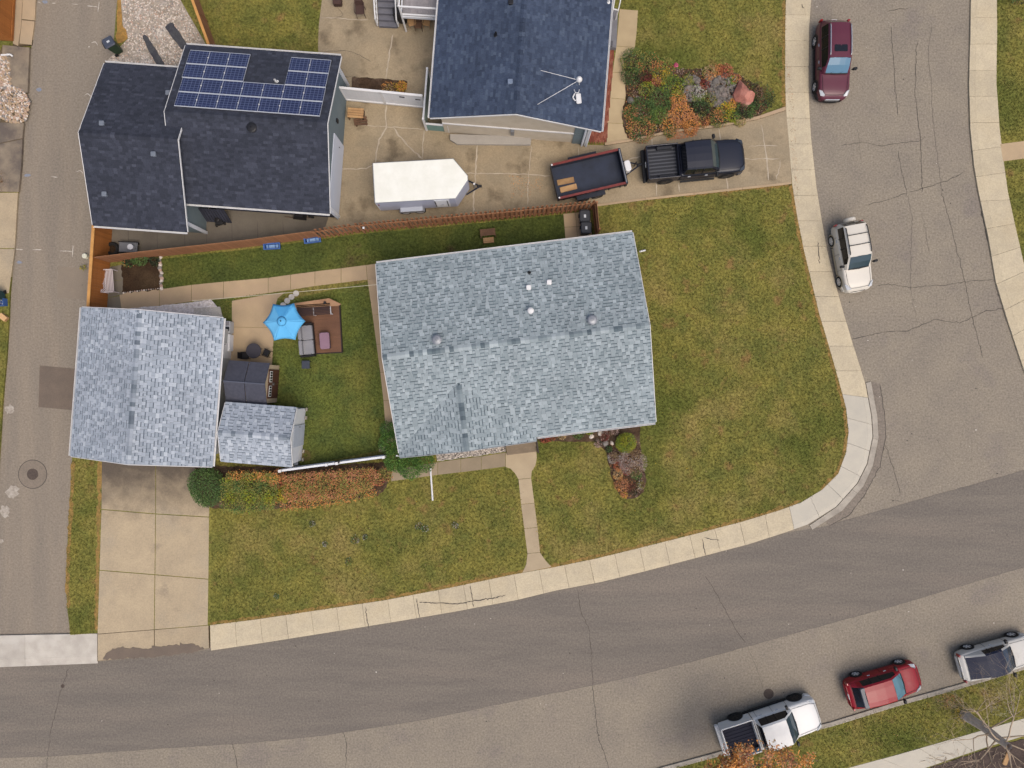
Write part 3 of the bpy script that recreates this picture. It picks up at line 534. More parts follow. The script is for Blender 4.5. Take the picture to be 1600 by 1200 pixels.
def gable_roof(parent, fr, x0, x1, y0, y1, ze, zr, m, ins=.5, wall=None, base=ZL, gut=(True, True), lo=True, trim=WHITE, walls=True, split=True, insx=None, insy=None, **kw):
    ym = (y0+y1)/2; mb = MB()
    for ye in (y0, y1):
        q = [fr.w(x0, ye, ze), fr.w(x1, ye, ze), fr.w(x1, ym, zr), fr.w(x0, ym, zr)]
        mb.add([tuple(p) for p in q]+[tuple(p-Vector((0, 0, .12))) for p in q], [(0, 1, 2, 3), (7, 6, 5, 4), (0, 4, 5, 1), (1, 5, 6, 2), (3, 7, 4, 0)])
    mb.build('roof_deck', UNDER, parent, world=True)
    k2 = dict(kw); k2['indiv'] = 0 if split else kw.get('indiv', 0)
    shingles(parent, fr, x0-.02, x1+.02, y0-.03, ym, ze-.006, zr, m, **kw); shingles(parent, fr, x0-.02, x1+.02, y1+.03, ym, ze-.006, zr, m, **k2)
    ridge_caps(parent, fr, x0, x1, ym, zr, m, pitch=(zr-ze)/(y1-ym))
    for ye, gt, s in ((y0, gut[0], -1), (y1, gut[1], 1)):
        if gt: gutter(parent, fr, x0, x1, ye+s*.035, ze-.015, s)
    for xx in (x0-.045, x1+.045):
        for ye in (y0, y1): board(parent, 'rake_board', fr.w(xx, ye, ze-.005), fr.w(xx, ym, zr-.005), .11, .03, trim)
    if walls:
        zw = ze-.13+ins*(zr-ze)/(ym-y0)*.0
        ix = ins if insx is None else insx; ins = ins if insy is None else insy
        pts = [(x0+ix, y0+ins), (x1-ix, y0+ins), (x1-ix, y1-ins), (x0+ix, y1-ins)]
        mb = MB(); top = ze-.14+ins*(zr-ze)/(ym-y0)
        mb.prism([tuple(fr.w(x, y)[:2]) for x, y in pts], base-.1, top)
        zt = zr-.14
        for xx in (x0+ix, x1-ix):
            sx = .0
            v = [fr.w(xx+e, y, z) for e in (-.04, .04) for y, z in ((y0+ins, top-.01), (y1-ins, top-.01), (ym, zt))]
            mb.add([tuple(p) for p in v], [(0, 1, 2), (3, 5, 4), (0, 3, 4, 1), (1, 4, 5, 2), (2, 5, 3, 0)])
        mb.build('wall', wall or SIDEM, parent, world=True)
def window(parent, fr, x, y, z, ln, h, face):
    """face: direction the window looks, one of +x -x +y -y in the building's axes"""
    ax, sg = face[1], (1 if face[0] == '+' else -1)
    def bx(l, hh, d0, d1, zz):
        if ax == 'y': return [fr.w(x+a, y+sg*d, zz+c) for a in (-l/2, l/2) for d in (d0, d1) for c in (0, hh)]
        return [fr.w(x+sg*d, y+a, zz+c) for a in (-l/2, l/2) for d in (d0, d1) for c in (0, hh)]
    F = [(0, 1, 3, 2), (4, 6, 7, 5), (0, 4, 5, 1), (2, 3, 7, 6), (0, 2, 6, 4), (1, 5, 7, 3)]
    o = MB().add([tuple(p) for p in bx(ln, h, -.02, .05, z)], F).build('window', WHITE, parent, world=True)
    MB().add([tuple(p) for p in bx(ln-.14, h-.14, -.02, .058, z+.07)], F).build('pane', GLASS, o, world=True)
    MB().add([tuple(p) for p in bx(ln+.1, .05, 0, .12, z-.05)], F).build('sill', WHITE, o, world=True)
def door(parent, fr, x, y, z, ln, h, face, m, name='door'):
    ax, sg = face[1], (1 if face[0] == '+' else -1)
    F = [(0, 1, 3, 2), (4, 6, 7, 5), (0, 4, 5, 1), (2, 3, 7, 6), (0, 2, 6, 4), (1, 5, 7, 3)]
    def bx(o, l, hh, d0, d1, zz):
        if ax == 'y': return [tuple(fr.w(x+o+a, y+sg*d, zz+c)) for a in (-l/2, l/2) for d in (d0, d1) for c in (0, hh)]
        return [tuple(fr.w(x+sg*d, y+o+a, zz+c)) for a in (-l/2, l/2) for d in (d0, d1) for c in (0, hh)]
    o = MB().add(bx(0, ln, h, -.02, .05, z), F).build(name, m, parent, world=True)
    MB().add(bx(ln*.4, .05, .12, .05, .11, z+1.0), F).build('handle', STEEL, o, world=True); return o
def vent(parent, kind, p, nrm=None, m=None):
    x, y, z = p; mb = MB().at(x, y, z)
    if kind == 'round': mb.lathe([(.20, -.05), (.20, .10), (.26, .11), (.27, .16), (.20, .20), (.06, .22), (.05, .20), (.0, .2)], 18); nm = 'roof_vent'
    elif kind == 'pipe': mb.lathe([(.14, -.08), (.13, -.01), (.07, .03), (.055, .30), (.04, .30), (.04, .1)], 12); nm = 'vent_pipe'
    elif kind == 'dome': mb.lathe([(.10, -.05), (.10, .25), (.17, .26), (.17, .34), (.10, .40), (.0, .42)], 16); nm = 'flue_cap'
    else: mb.rbox(0, 0, -.06, .2, .2, .22, .04); mb.rbox(0, 0, .15, .27, .27, .05, .05); nm = 'roof_vent'
    mb.build(nm, m, parent, world=True, smooth=False)

# --- the house in the middle
fh = Fr((.216, 2.292), math.radians(6.95)); HA, HB, HE, HR = 7.2, 5.32, 2.9, 4.4
house = thing('house', 'single storey house with light blue grey shingle roof on the corner lot', 'house', fh.w(0, 0, ZL), fh.rz)
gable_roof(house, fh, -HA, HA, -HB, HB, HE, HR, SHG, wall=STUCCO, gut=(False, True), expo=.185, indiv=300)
gutter(house, fh, .55, HA, -HB-.035, HE-.015, -1)
XC, XW, YF = -3.36, 3.84, -HB-.24; GP = .99/XW
ga = Fr(fh.w(XC, 0)[:2], fh.rz+math.pi/2)               # the front cross gable: its x runs to the back
for s in (-1, 1):
    shingles(house, ga, YF, -1.75, s*XW, 0, HE+.02, HE+1.01, SHG, expo=.185, clip=lambda x, y: (x+HB)*.282 < (XW-abs(y))*GP+.16)
    q = [ga.w(YF, s*XW, HE+.015), ga.w(-HB+.02, s*XW, HE+.015), ga.w(-1.8, 0, HE+1.005), ga.w(YF, 0, HE+1.005)]
    MB().add([tuple(v) for v in q]+[tuple(v-Vector((0, 0, .1))) for v in q], [(0, 1, 2, 3), (7, 6, 5, 4), (0, 4, 5, 1), (3, 7, 4, 0)]).build('roof_deck', UNDER, house, world=True)
    board(house, 'rake_board', ga.w(YF-.03, s*XW, HE+.02), ga.w(YF-.03, 0, HE+1.01), .16, .03, mat('fascia_grey', col(168, 172, 176), fine=.05))
ridge_caps(house, ga, YF, -1.85, 0, HE+1.01, SHG, pitch=GP)
mb = MB(); q = [ga.w(YF+.3, y, z) for y, z in ((-XW+.2, HE-.1), (XW-.2, HE-.1), (0, HE+.86))]; mb.add([tuple(v) for v in q], [(0, 1, 2)]); mb.build('gable_wall', STUCCO, house, world=True)
for kind, px, py, z, m in (('round', 925, 500, 4.25, STEEL), ('round', 683, 531, 4.2, STEEL), ('dome', 829, 486, 4.05, WHITE), ('box', 826, 449, 3.72, WHITE), ('box', 858, 441, 3.66, WHITE), ('pipe', 827, 426, 3.5, BLACK)):
    p = P(px, py, z); l = fh.l(p); zz = HE+(HB-abs(l.y))*.282; vent(house, kind, (p.x, p.y, zz), m=m)
for x in (2.5, 5.3): window(house, fh, x, -HB+.5, 1.1, 1.5, 1.0, '-y')
for x in (-5, -1.5, 2, 5): window(house, fh, x, HB-.5, 1.2, 1.2, .9, '+y')
window(house, fh, -4.6, -HB+.5, .9, 2.4, 1.4, '-y'); door(house, fh, -.2, -HB+.5, .3, .95, 2.05, '-y', mat('door_red_brown', col(104, 60, 48), fine=.05))
window(house, fh, HA-.5, -2, 1.1, 1.4, 1.0, '+x'); door(house, fh, -HA+.5, 1.2, .3, .9, 2.05, '-x', WHITE)
MB().tube(P(1000, 393, .6), P(1008, 391, .25), .05, .05, 8).build('downspout', WHITE, house, world=True)
MB().tube(P(620, 712, 2.8), P(632, 713, .3), .045, .045, 8).build('downspout', WHITE, house, world=True)
# front steps
stp = thing('front_steps', 'two tread concrete entry steps below the front eave', 'steps', P(814, 698, ZL))
fs = Fr(P(814, 690, ZL)[:2], fh.rz)
for i, (d, h) in enumerate(((.0, .40), (-.32, .27))):
    mb = MB(); mb.prism([tuple(fs.w(x, y)[:2]) for x, y in ((-.92, d-.36), (.88, d-.36), (.88, d+.6), (-.92, d+.6))], ZL, ZL+h); mb.build('tread', mat('concrete_step', col(140, 124, 104), col(126, 112, 94), s1=2, s2=30, fine=.12), stp, world=True, bevel=.015)
MB().prism([tuple(fs.w(x, y)[:2]) for x, y in ((.9, -.75), (.98, -.75), (.98, .5), (.9, .5))], ZL, ZL+.5).build('side_wall', mat('dark_step_wall', col(74, 66, 60), fine=.1), stp, world=True)
tag(MB().tube(P(672.5, 731, .18), P(676, 782, .16), .055, .055, 10).build('downspout_extension', WHITE), 'long white downspout extension lying on the front lawn', 'downspout')

# --- garage by the alley (ridge runs up the picture)
fg = Fr((-20.48, -.17), math.radians(-4.3)+math.pi/2)
gar = thing('garage', 'detached garage with pale grey shingle roof beside the alley', 'garage', fg.w(0, 0, ZL), fg.rz)
GX, GY, GE, GR = 4.17, 3.97, 2.7, 4.05
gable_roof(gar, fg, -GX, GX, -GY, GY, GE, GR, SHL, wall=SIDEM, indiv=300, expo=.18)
door(gar, fg, -GX+.5, 0, .15, 5.0, 2.2, '-x', WHITE, 'garage_door'); door(gar, fg, 2.4, -GY+.5, .15, .9, 2.0, '-y', WHITE)
window(gar, fg, GX-.5, 1.5, 1.2, 1.1, .8, '+x')

# --- garden shed with the same shingles
sc = (P(352.7, 628.8, 2.3)+P(463.4, 637.5, 2.3)+P(455.6, 728.5, 2.3)+P(344.9, 720.6, 2.3))/4
fsd = Fr(sc[:2], math.radians(-4.4))
shed = thing('garden_shed', 'white shed with grey shingle roof between garage and hedge', 'shed', fsd.w(0, 0, ZL), fsd.rz)
gable_roof(shed, fsd, -2.0, 2.0, -1.66, 1.66, 2.3, 3.0, SHL, ins=.1, wall=WHITEP, gut=(False, False), indiv=150, expo=.18, split=False)
door(shed, fsd, 1.9, 0, .2, 1.25, 1.95, '+x', mat('shed_door_grey_blue', col(196, 204, 216), col(186, 194, 208), s1=2, s2=6, fine=.04))
for y in (-1.5, -1.0, 1.0, 1.5): MB().prism([tuple(fsd.w(x, y+d)[:2]) for x, d in ((1.98, -.1), (2.04, -.1), (2.04, .1), (1.98, .1))], .15, .35).build('foundation_block', KERB, shed, world=True)

# --- resin shed, dark roof, brown double doors
fr_ = Fr(((P(357.7, 563, 1.95)+P(421.6, 568, 1.95)+P(416.4, 631, 1.95)+P(353.4, 628.6, 1.95))/4)[:2], math.radians(-4.2))
rs = thing('resin_shed', 'small dark roofed shed with brown double doors beside the patio', 'shed', fr_.w(0, 0, ZL), fr_.rz)
X, Y = 1.17, 1.2
for s in (-1, 1):
    for k, (a, b) in enumerate(((-X, -.02), (.02, X))):
        q = [fr_.w(a, s*Y, 1.95), fr_.w(b, s*Y, 1.95), fr_.w(b, 0, 2.5), fr_.w(a, 0, 2.5)]
        MB().add([tuple(v) for v in q]+[tuple(v-Vector((0, 0, .06))) for v in q], [(0, 1, 2, 3), (7, 6, 5, 4), (0, 4, 5, 1), (1, 5, 6, 2), (2, 6, 7, 3), (3, 7, 4, 0)]).build('roof_panel', mat('resin_roof', col(78, 80, 92), col(68, 70, 82), s1=6, s2=40, fine=.2, bump=.3, rnd=.08), rs, world=True)
MB().tube(fr_.w(-X-.01, 0, 2.5), fr_.w(X+.01, 0, 2.5), .05, .05, 8).build('ridge_strip', mat('resin_ridge', col(88, 92, 106), fine=.1), rs, world=True)
CREAM = mat('resin_cream', col(206, 186, 156), col(196, 176, 148), s1=2, s2=10, fine=.06)
mb = MB(); mb.prism([tuple(fr_.w(x, y)[:2]) for x, y in ((-X+.1, -Y+.1), (X-.06, -Y+.1), (X-.06, Y-.1), (-X+.1, Y-.1))], ZL, 1.92)
mb.add([tuple(fr_.w(x, y, z)) for x in (X-.1, X-.055) for y, z in ((-Y+.1, 1.9), (Y-.1, 1.9), (0, 2.42))], [(0, 1, 2), (3, 5, 4), (0, 3, 4, 1), (1, 4, 5, 2), (2, 5, 3, 0)]); mb.build('wall', CREAM, rs, world=True)
for s in (-1, 1):
    F = [(0, 1, 3, 2), (4, 6, 7, 5), (0, 4, 5, 1), (2, 3, 7, 6), (0, 2, 6, 4), (1, 5, 7, 3)]
    bx = lambda y0, y1, z0, z1, d: [tuple(fr_.w(X-.06+e, y, z)) for y in (y0, y1) for e in (-.02, d) for z in (z0, z1)]
    d = MB().add(bx(min(s*.015, s*.84), max(s*.015, s*.84), .2, 1.85, .04), F).build('door', mat('resin_door_brown', col(92, 58, 40), col(82, 50, 36), s1=3, s2=10, fine=.1), rs, world=True)
    MB().add(bx(min(s*.1, s*.74), max(s*.1, s*.74), 1.32, 1.72, .055), F).build('window_frame', WHITE, d, world=True)
    for k in range(4): MB().add(bx(min(s*(.14+k*.15), s*(.25+k*.15)), max(s*(.14+k*.15), s*(.25+k*.15)), 1.37, 1.67, .062), F).build('pane', GLASS, d, world=True)
    MB().add(bx(min(s*.03, s*.07), max(s*.03, s*.07), 1.0, 1.2, .09), F).build('handle', STEEL, d, world=True)

# --- neighbour's garage: two offset gables, charcoal
fn = Fr((-14.196, 14.22), math.radians(-4.1)); NE, NR, NB = 2.9, 4.6, 4.39; NPITCH = (NR-NE)/NB
ng = thing('garage', 'large garage with charcoal roof carrying solar panels', 'garage', fn.w(0, 0, ZL), fn.rz)
gable_roof(ng, fn, -4.33, 4.33, -NB, NB, NE, NR, SHD, ins=.35, wall=SIDEG, expo=.145, wd=(.16, .34), lam=False, hi=.008, tones=(.2, .9), insx=.25, insy=.42)
gable_roof(ng, fn, -8.8, -3.55, -5.98, 3.08, NE-.02, 4.63, SHD, ins=.35, wall=SIDEG, expo=.145, wd=(.16, .34), lam=False, hi=.008, tones=(.2, .9), insx=.2, insy=.5)
for px, py, z in ((264, 146, 3.6), (163, 195, 4.3), (245, 244, 4.1), (167, 305, 3.4)):
    p = P(px, py, z); l = fn.l(p); vent(ng, 'box', (p.x, p.y, NE+(4.53-abs(l.y+1.45))*.382), m=mat('vent_grey', col(120, 128, 140), fine=.05))
p = P(393, 199, 4.55); vent(ng, 'round', (p.x, p.y, 4.4), m=BLACK)
p = P(432, 128, 3.7); l = fn.l(p); vent(ng, 'pipe', (p.x, p.y, NE+(NB-abs(l.y))*NPITCH), m=WHITE)
door(ng, fn, 4.33-.25, -1.9, .15, 4.4, 2.15, '+x', mat('garage_door_white', col(214, 220, 232), fine=.03), 'overhead_door')
MB().prism([tuple(fn.w(x, y)[:2]) for x, y in ((4.03, 1.05), (4.16, 1.05), (4.16, 1.25), (4.03, 1.25))], 1.75, 2.05).build('wall_lamp', BLACK, ng, world=True)
for xx, yy in ((-3.72, -5.45), (4.12, -3.93), (4.12, 3.93)): MB().tube(fn.w(xx, yy, .1), fn.w(xx, yy, 2.75), .11, .11, 4).build('corner_board', WHITEP, ng, world=True)
for i in range(34): x = -3.5+i*.22; MB().prism([tuple(fn.w(a, b)[:2]) for a, b in ((x, -4.0), (x+.19, -4.0), (x+.19, -3.9), (x, -3.9))], .15, 2.7).build('cladding_board', mat('cladding_navy', col(60, 64, 80), fine=.08, rnd=.1), ng, world=True)
# solar panels
CELL = bpy.data.materials.new('solar_cells'); CELL.use_nodes = True
N = CELL.node_tree.nodes; Lk = CELL.node_tree.links.new; b = N['Principled BSDF']
b.inputs['Roughness'].default_value = .18; b.inputs['Specular IOR Level'].default_value = .5
tc = N.new('ShaderNodeTexCoord'); br = N.new('ShaderNodeTexBrick'); br.offset = 0
br.inputs['Color1'].default_value = col(34, 41, 76); br.inputs['Color2'].default_value = col(42, 50, 88); br.inputs['Mortar'].default_value = col(98, 106, 138)
br.inputs['Scale'].default_value = 1; br.inputs['Mortar Size'].default_value = .014; br.inputs['Brick Width'].default_value = .215; br.inputs['Row Height'].default_value = .155
Lk(tc.outputs['Object'], br.inputs['Vector']); Lk(br.outputs['Color'], b.inputs['Base Color'])
slope = math.atan(NPITCH)
sa = thing('solar_array', 'blue solar panel array on the charcoal garage roof', 'solar array', fn.w(0, 2.2, NE+(NB-2.2)*NPITCH+.12), fn.rz)
PW, PH = 1.114, .99
for r in range(4):
    for c in range(7):
        if r >= 2 and c in (3, 4): continue
        yy = .34+(r+.5)*PH*math.cos(slope); xx = -3.87+(c+.5)*PW + (0 if r < 2 else (-.06 if c < 3 else -.02))
        zz = NE+(NB-yy)*NPITCH+.13
        mb = MB(); mb.box(-PW/2+.004, PW/2-.004, -PH/2+.008, PH/2-.008, -.035, 0)
        o = mb.build('panel', mat('panel_frame', col(214, 218, 226), rough=.4, metal=.2, fine=.03), sa)
        o.location = Vector((xx, yy-2.2, zz-(NE+(NB-2.2)*NPITCH+.12))); o.rotation_euler = (-slope, 0, 0)
        mb = MB(); mb.add([(-PW/2+.016, -PH/2+.045, .004), (PW/2-.016, -PH/2+.045, .004), (PW/2-.016, PH/2-.045, .004), (-PW/2+.016, PH/2-.045, .004)], [(0, 1, 2, 3)])
        q = mb.build('cells', CELL, o)
        if c < 6 and not (r >= 2 and c == 2): MB().lathe([(.035, 0), (.035, .03), (.0, .035)], 8, (PW/2, 0, .003)).build('clamp', WHITE, o)

# --- neighbour's house, slate blue roof
fN = Fr((0, 0), math.radians(-4.5)+math.pi/2)
a, b_ = P(672, 183, 3.5), P(939, 205, 3.5); mid = (a+b_)/2; fN.c = Vector((mid.x, mid.y, 0)); 
nh = thing('house', 'house with slate blue shingle roof and cream stucco beside concrete driveway', 'house', fN.w(0, 0, ZL), fN.rz)
HW = (b_-a).length/2
gable_roof(nh, fN, 0, 15, -HW, HW, 3.5, 5.0, SHB, ins=.45, wall=STUCCO, expo=.145, wd=(.16, .34), lam=False, hi=.008, tones=(.2, .95))
for kind, px, py, z, m in (('box', 797, 128, 4.95, mat('vent_blue', col(120, 134, 156), fine=.05)), ('box', 798, 3, 4.9, BLACK), ('pipe', 775, 56, 4.5, BLACK), ('pipe', 950, 2, 3.6, WHITE)):
    p = P(px, py, z); l = fN.l(p); vent(nh, kind, (p.x, p.y, 3.5+(HW-abs(l.y))*1.5/HW), m=m)
board(nh, 'trim_band', fN.w(.42, -HW+.45, 1.7), fN.w(.42, HW-.45, 1.7), .1, .06, WHITE)
MB().tube(fN.w(.3, -HW+.6, 3.2), fN.w(.3, -HW+.6, .3), .05, .05, 8).build('downspout', WHITE, nh, world=True)
mb = MB(); mb.prism([tuple(fN.w(x, y)[:2]) for x, y in ((.39, -HW+.42), (.47, -HW+.42), (.47, -HW+1.35), (.39, -HW+1.35))], ZL, 3.3); mb.build('corner_siding', SIDEG, nh, world=True)
for k in (0, 1): board(nh, 'corner_board', fN.w(.3-.02*k, -HW+.45+.28*k, 3.3), fN.w(.28-.02*k, -HW+.45+.28*k, .2), .01, .1, WHITEP) if False else MB().tube(fN.w(.3, -HW+.5+.25*k, 3.3), fN.w(.3, -HW+.5+.25*k, .15), .07, .07, 6).build('corner_board', WHITEP, nh, world=True)
MB().prism([tuple(fN.w(x, y)[:2]) for x, y in ((.3, .1), (.45, .1), (.45, .3), (.3, .3))], .9, 1.5).build('meter_box', STEEL, nh, world=True)
for x in (3, 6, 9): window(nh, fN, x, -HW+.45, 1.9, 1.5, 1.1, '-y')
# antenna mast with ball, guy rods, dish
am = thing('roof_antenna', 'white ball antenna with two long rods on blue roof', 'antenna', P(905, 124, 4.0))
l = fN.l(P(905, 124, 4.5)); z0 = 3.5+(HW-abs(l.y))*1.5/HW
p0 = P(905, 132, z0); p0.z = z0; top = P(905, 124, z0+.9)
MB().tube(p0, top, .03, .03, 8).build('mast', WHITE, am, world=True)
MB().lathe([(.02, -.16), (.12, -.12), (.17, 0), (.12, .12), (.02, .17)], 16, tuple(top)).build('ball', WHITE, am, world=True, smooth=True)
MB().tube(top-Vector((0, 0, .1)), P(845, 110, z0+.75), .016, .012, 6).build('rod', WHITE, am, world=True)
MB().tube(top-Vector((0, 0, .1)), P(840, 163, z0+.75), .016, .012, 6).build('rod', WHITE, am, world=True)
dz = z0-.1; d = thing('satellite_dish', 'white satellite dish bracket below the ball antenna', 'satellite dish', P(900, 150, dz))
MB().at(*P(904, 154, dz+.25), rz=.1).rbox(0, 0, 0, .28, .55, .05, .06).build('dish', WHITE, d, world=True)
mb = MB(); mb.path([P(898, 146, dz+.3), P(895, 152, dz+.3), P(898, 157, dz+.25), P(903, 156, dz+.2), P(904, 154, dz)], .035); mb.build('arm', WHITE, d, world=True)
mb = MB(); mb.path([P(897, 140, dz+.3), P(899, 145, dz+.4), P(904, 145, dz+.4), P(905, 140, dz+.3)], .02); mb.build('bracket', WHITE, d, world=True)
# brick strip beside the house and grey porch
BR = [mat('brick_%d' % i, c, fine=.2, s2=20) for i, c in enumerate((col(150, 86, 68), col(134, 72, 58), col(164, 104, 84)))]
bb = struct(sheet('brick_strip', [(955, 76), (960, 76), (948, 222), (908, 221), (909, 190), (930, 190)], ZC+.0, JOINT, thick=.05))
mb = MB(); y = 78
poly = W2([(953, 76), (960, 76), (948, 222), (909, 221), (910, 192), (940, 192)], ZC+.03); 
xs = np.arange(poly[4][0]-1, poly[1][0]+.5, .075); ys = np.arange(poly[2][1]-.2, poly[0][1]+.3, .225)
for i, xx in enumerate(xs):
    for yy in ys:
        yq = yy+(.11 if i % 2 else 0)
        if inpoly(np.array([xx]), np.array([yq]), poly)[0]: mb.cbox(xx, yq, ZC, .062, .212, .035, random.randrange(3))
stuff(mb.build('bricks', BR, bb, world=True))
pc = thing('entry_porch', 'grey porch step with white railing at the blue roofed house', 'porch', P(958, 40, ZC))
mb = MB(); mb.prism(W2([(957, 12), (966, 14), (963, 74), (952, 74)], .5), ZC, .5); mb.build('landing', mat('porch_grey', col(128, 128, 134), col(118, 118, 124), s1=2, s2=10, fine=.08), pc, world=True)
mb = MB(); mb.prism(W2([(952, 64), (958, 64), (957, 72), (951, 72)], .6), .5, .62); mb.build('door_mat', mat('mat_dark', col(92, 92, 98), fine=.2), pc, world=True)
for a, b in (((958, 14), (966, 16)), ((961, -6), (970, -4)), ((966, 16), (972, -10)), ((958, 14), (962, -10))):
    MB().tube(P(*a, 1.4), P(*b, 1.4), .035, .035, 6).build('rail', WHITE, pc, world=True)
for a in ((958, 14), (966, 16)): MB().tube(P(*a, 1.4), P(800+(a[0]-800)*.975, 600+(a[1]-600)*.975, .5), .035, .035, 6).build('post', WHITE, pc, world=True)
ld = MB().prism(W2([(703, 209), (831, 213), (829, 226), (714, 225), (703, 218)], .32), ZC-.02, .32).build('concrete_ledge', mat('concrete_ledge', col(176, 170, 160), col(166, 160, 152), s1=1, s2=30, fine=.1), bevel=.02)
tag(ld, 'long low concrete ledge against the cream stucco wall', 'ledge')
# ------------------------------------------------------------------ fences
def fence_boards(parent, a, b, pitch, wd, h, m, z0=ZL, alt=0, th=.02, top=0, name='board', jit=.02):
    """upright boards from ground point a to b (world xy); alt = offset of every second board to the other side"""
    a = Vector((a[0], a[1])); b = Vector((b[0], b[1])); d = b-a; L = d.length; d.normalize(); n = Vector((-d.y, d.x)); k = max(1, int(L/pitch))
    me = MB().box(-wd/2, wd/2, -th/2, th/2, 0, h).build(name, m, parent)
    for i in range(k):
        o = me if i == 0 else me.copy()
        if i: C.objects.link(o)
        p = a+d*(i+.5)*L/k+n*(alt if i % 2 else -alt)
        M = pmat(parent).inverted() @ Matrix.Translation((p.x, p.y, z0+random.uniform(0, jit))) @ Matrix.Rotation(math.atan2(d.y, d.x)+random.gauss(0, .01), 4, 'Z')
        o.matrix_basis = M
def rails(parent, a, b, zs, m, hh=.09, th=.04, off=0):
    for z in zs: 
        d = (Vector((b[0]-a[0], b[1]-a[1], 0))).normalized(); n = Vector((-d.y, d.x, 0))*off
        board(parent, 'rail', Vector((a[0], a[1], z))+n, Vector((b[0], b[1], z))+n, hh, th, m)
def posts(parent, a, b, step, h, m, wd=.1, off=0):
    a = Vector((a[0], a[1], 0)); b = Vector((b[0], b[1], 0)); d = (b-a).normalized(); n = Vector((-d.y, d.x, 0))*off; k = max(1, int((b-a).length/step))
    for i in range(k+1):
        p = a+(b-a)*i/k+n; MB().at(p.x, p.y, ZL, math.atan2(d.y, d.x)).cbox(0, 0, 0, wd, wd, h).build('post', m, parent, world=True)
f1 = thing('wooden_fence', 'long cedar board fence between the driveway and the shingled house yard', 'fence', P(560, 362, ZL))
pts = W2([(165, 411), (250, 401), (400, 384.5), (500, 371)], ZL)
for a, b in zip(pts[:-1], pts[1:]): fence_boards(f1, a, b, .155, .145, 1.7, CEDAR); rails(f1, a, b, (.5, 1.5), CEDAR, off=.06)
pts2 = W2([(500, 371), (560, 362), (690, 350), (798, 340), (925, 327)], ZL)
for a, b in zip(pts2[:-1], pts2[1:]): fence_boards(f1, a, b, .135, .135, 1.75, CEDAR, alt=.07); rails(f1, a, b, (.45, 1.55), CEDAR, th=.07)
posts(f1, pts2[0], pts2[-1], 2.4, 1.6, CEDAR, .09)
MB().at(*P(568, 356, 1.86)).rbox(0, 0, 0, .12, .12, .06, .02).build('post_cap', WHITE, f1, world=True)
f2 = thing('wooden_fence', 'short cedar fence return beside the two black bins', 'fence', P(929, 350, ZL))
a, b = W2([(927, 328), (931, 368)], ZL); fence_boards(f2, a, b, .15, .14, 1.75, CEDAR); rails(f2, a, b, (.5, 1.5), CEDAR, off=-.06); posts(f2, a, b, 2, 1.85, CEDAR)
f3 = thing('wooden_fence', 'tall orange stained fence along the alley behind the white bench', 'fence', P(170, 415, ZL))
a, b = W2([(176, 350), (167, 484)], ZL); fence_boards(f3, a, b, .145, .142, 1.78, CEDARO, jit=.004); rails(f3, a, b, (.4, 1.6), CEDARO, off=-.07); posts(f3, a, b, 2.2, 1.7, CEDARO, off=-.08)
A = Vector((a[0], a[1], 1.96)); B = Vector((b[0], b[1], 1.96)); board(f3, 'cap_rail', A, B, .04, .17, mat('cap_rail_pale', col(212, 158, 92), col(198, 144, 82), s1=2, s2=10, fine=.1))
tag(MB().at(*P(136, 401, .01)).lathe([(.14, 0), (.16, .02), (.15, .26), (.12, .28), (.0, .28)], 18, cap=False).build('pail', mat('pail_white', col(226, 226, 206), fine=.03)), 'small white pail standing in the alley by the orange fence', 'pail')
f4 = thing('wooden_fence', 'orange board fence at the top left corner across the alley', 'fence', P(26, 30, ZL))
a, b = W2([(28, -70), (21, 64)], ZL); fence_boards(f4, a, b, .15, .146, 1.85, CEDARO, jit=.004); rails(f4, a, b, (.4, 1.6), CEDARO, off=.06)
a2, b2 = W2([(21, 64), (-60, 60)], ZL); fence_boards(f4, a2, b2, .15, .146, 1.85, CEDARO, jit=.004)
f5 = thing('wooden_fence', 'pale capped wooden fence beside the gravel yard', 'fence', P(300, 35, ZL))
a, b = W2([(275, -60), (345, 100)], ZL); a, b = W2([(300, -30), (346, 96)], ZL); fence_boards(f5, a, b, .15, .145, 1.5, CEDAR, jit=.004); posts(f5, a, b, 2.4, 1.5, CEDAR)
board(f5, 'cap_rail', Vector((a[0], a[1], 1.66)), Vector((b[0], b[1], 1.66)), .04, .15, MATS['cap_rail_pale'])
# white vinyl fences
v1 = thing('vinyl_fence', 'white vinyl fence with gate above the red hedge', 'fence', P(520, 722, ZL))
a, b = W2([(448, 732), (605, 711)], ZL); m_ = ((a[0]+b[0])/2, (a[1]+b[1])/2)
fence_boards(v1, a, b, .152, .15, 1.05, WHITEP, jit=0); rails(v1, a, b, (.35, 1.2), WHITEP, hh=.12, th=.12)
for t in (0, .45, .55, 1):
    x, y = a[0]+(b[0]-a[0])*t, a[1]+(b[1]-a[1])*t; MB().at(x, y, ZL, math.radians(7)).cbox(0, 0, 0, .13, .13, 1.25).build('post', WHITEP, v1, world=True)
    MB().at(x, y, ZL+1.25, math.radians(7)).cbox(0, 0, 0, .16, .16, .04).build('post_cap', WHITE, v1, world=True)
MB().at(*P(527, 722, 1.2)).cbox(0, 0, -.1, .28, .14, .2).build('gate_latch', BLACK, v1, world=True)
v2 = thing('vinyl_fence', 'tall white privacy fence and gate between charcoal garage and blue roofed house', 'fence', P(610, 165, ZC))
a, b = W2([(541, 156), (664, 168)], ZC); fence_boards(v2, a, b, .17, .168, 1.7, WHITEP, ZC, jit=0); rails(v2, a, b, (.3, 1.86), WHITE, hh=.13, th=.13)
posts(v2, a, b, 2.35, 1.75, WHITE, .13)
for x, y in ((628, 152), (653, 156)): MB().at(*P(x, y, 1.88), rz=-.1).cbox(0, 0, 0, .3, .05, .03).build('hinge', BLACK, v2, world=True)
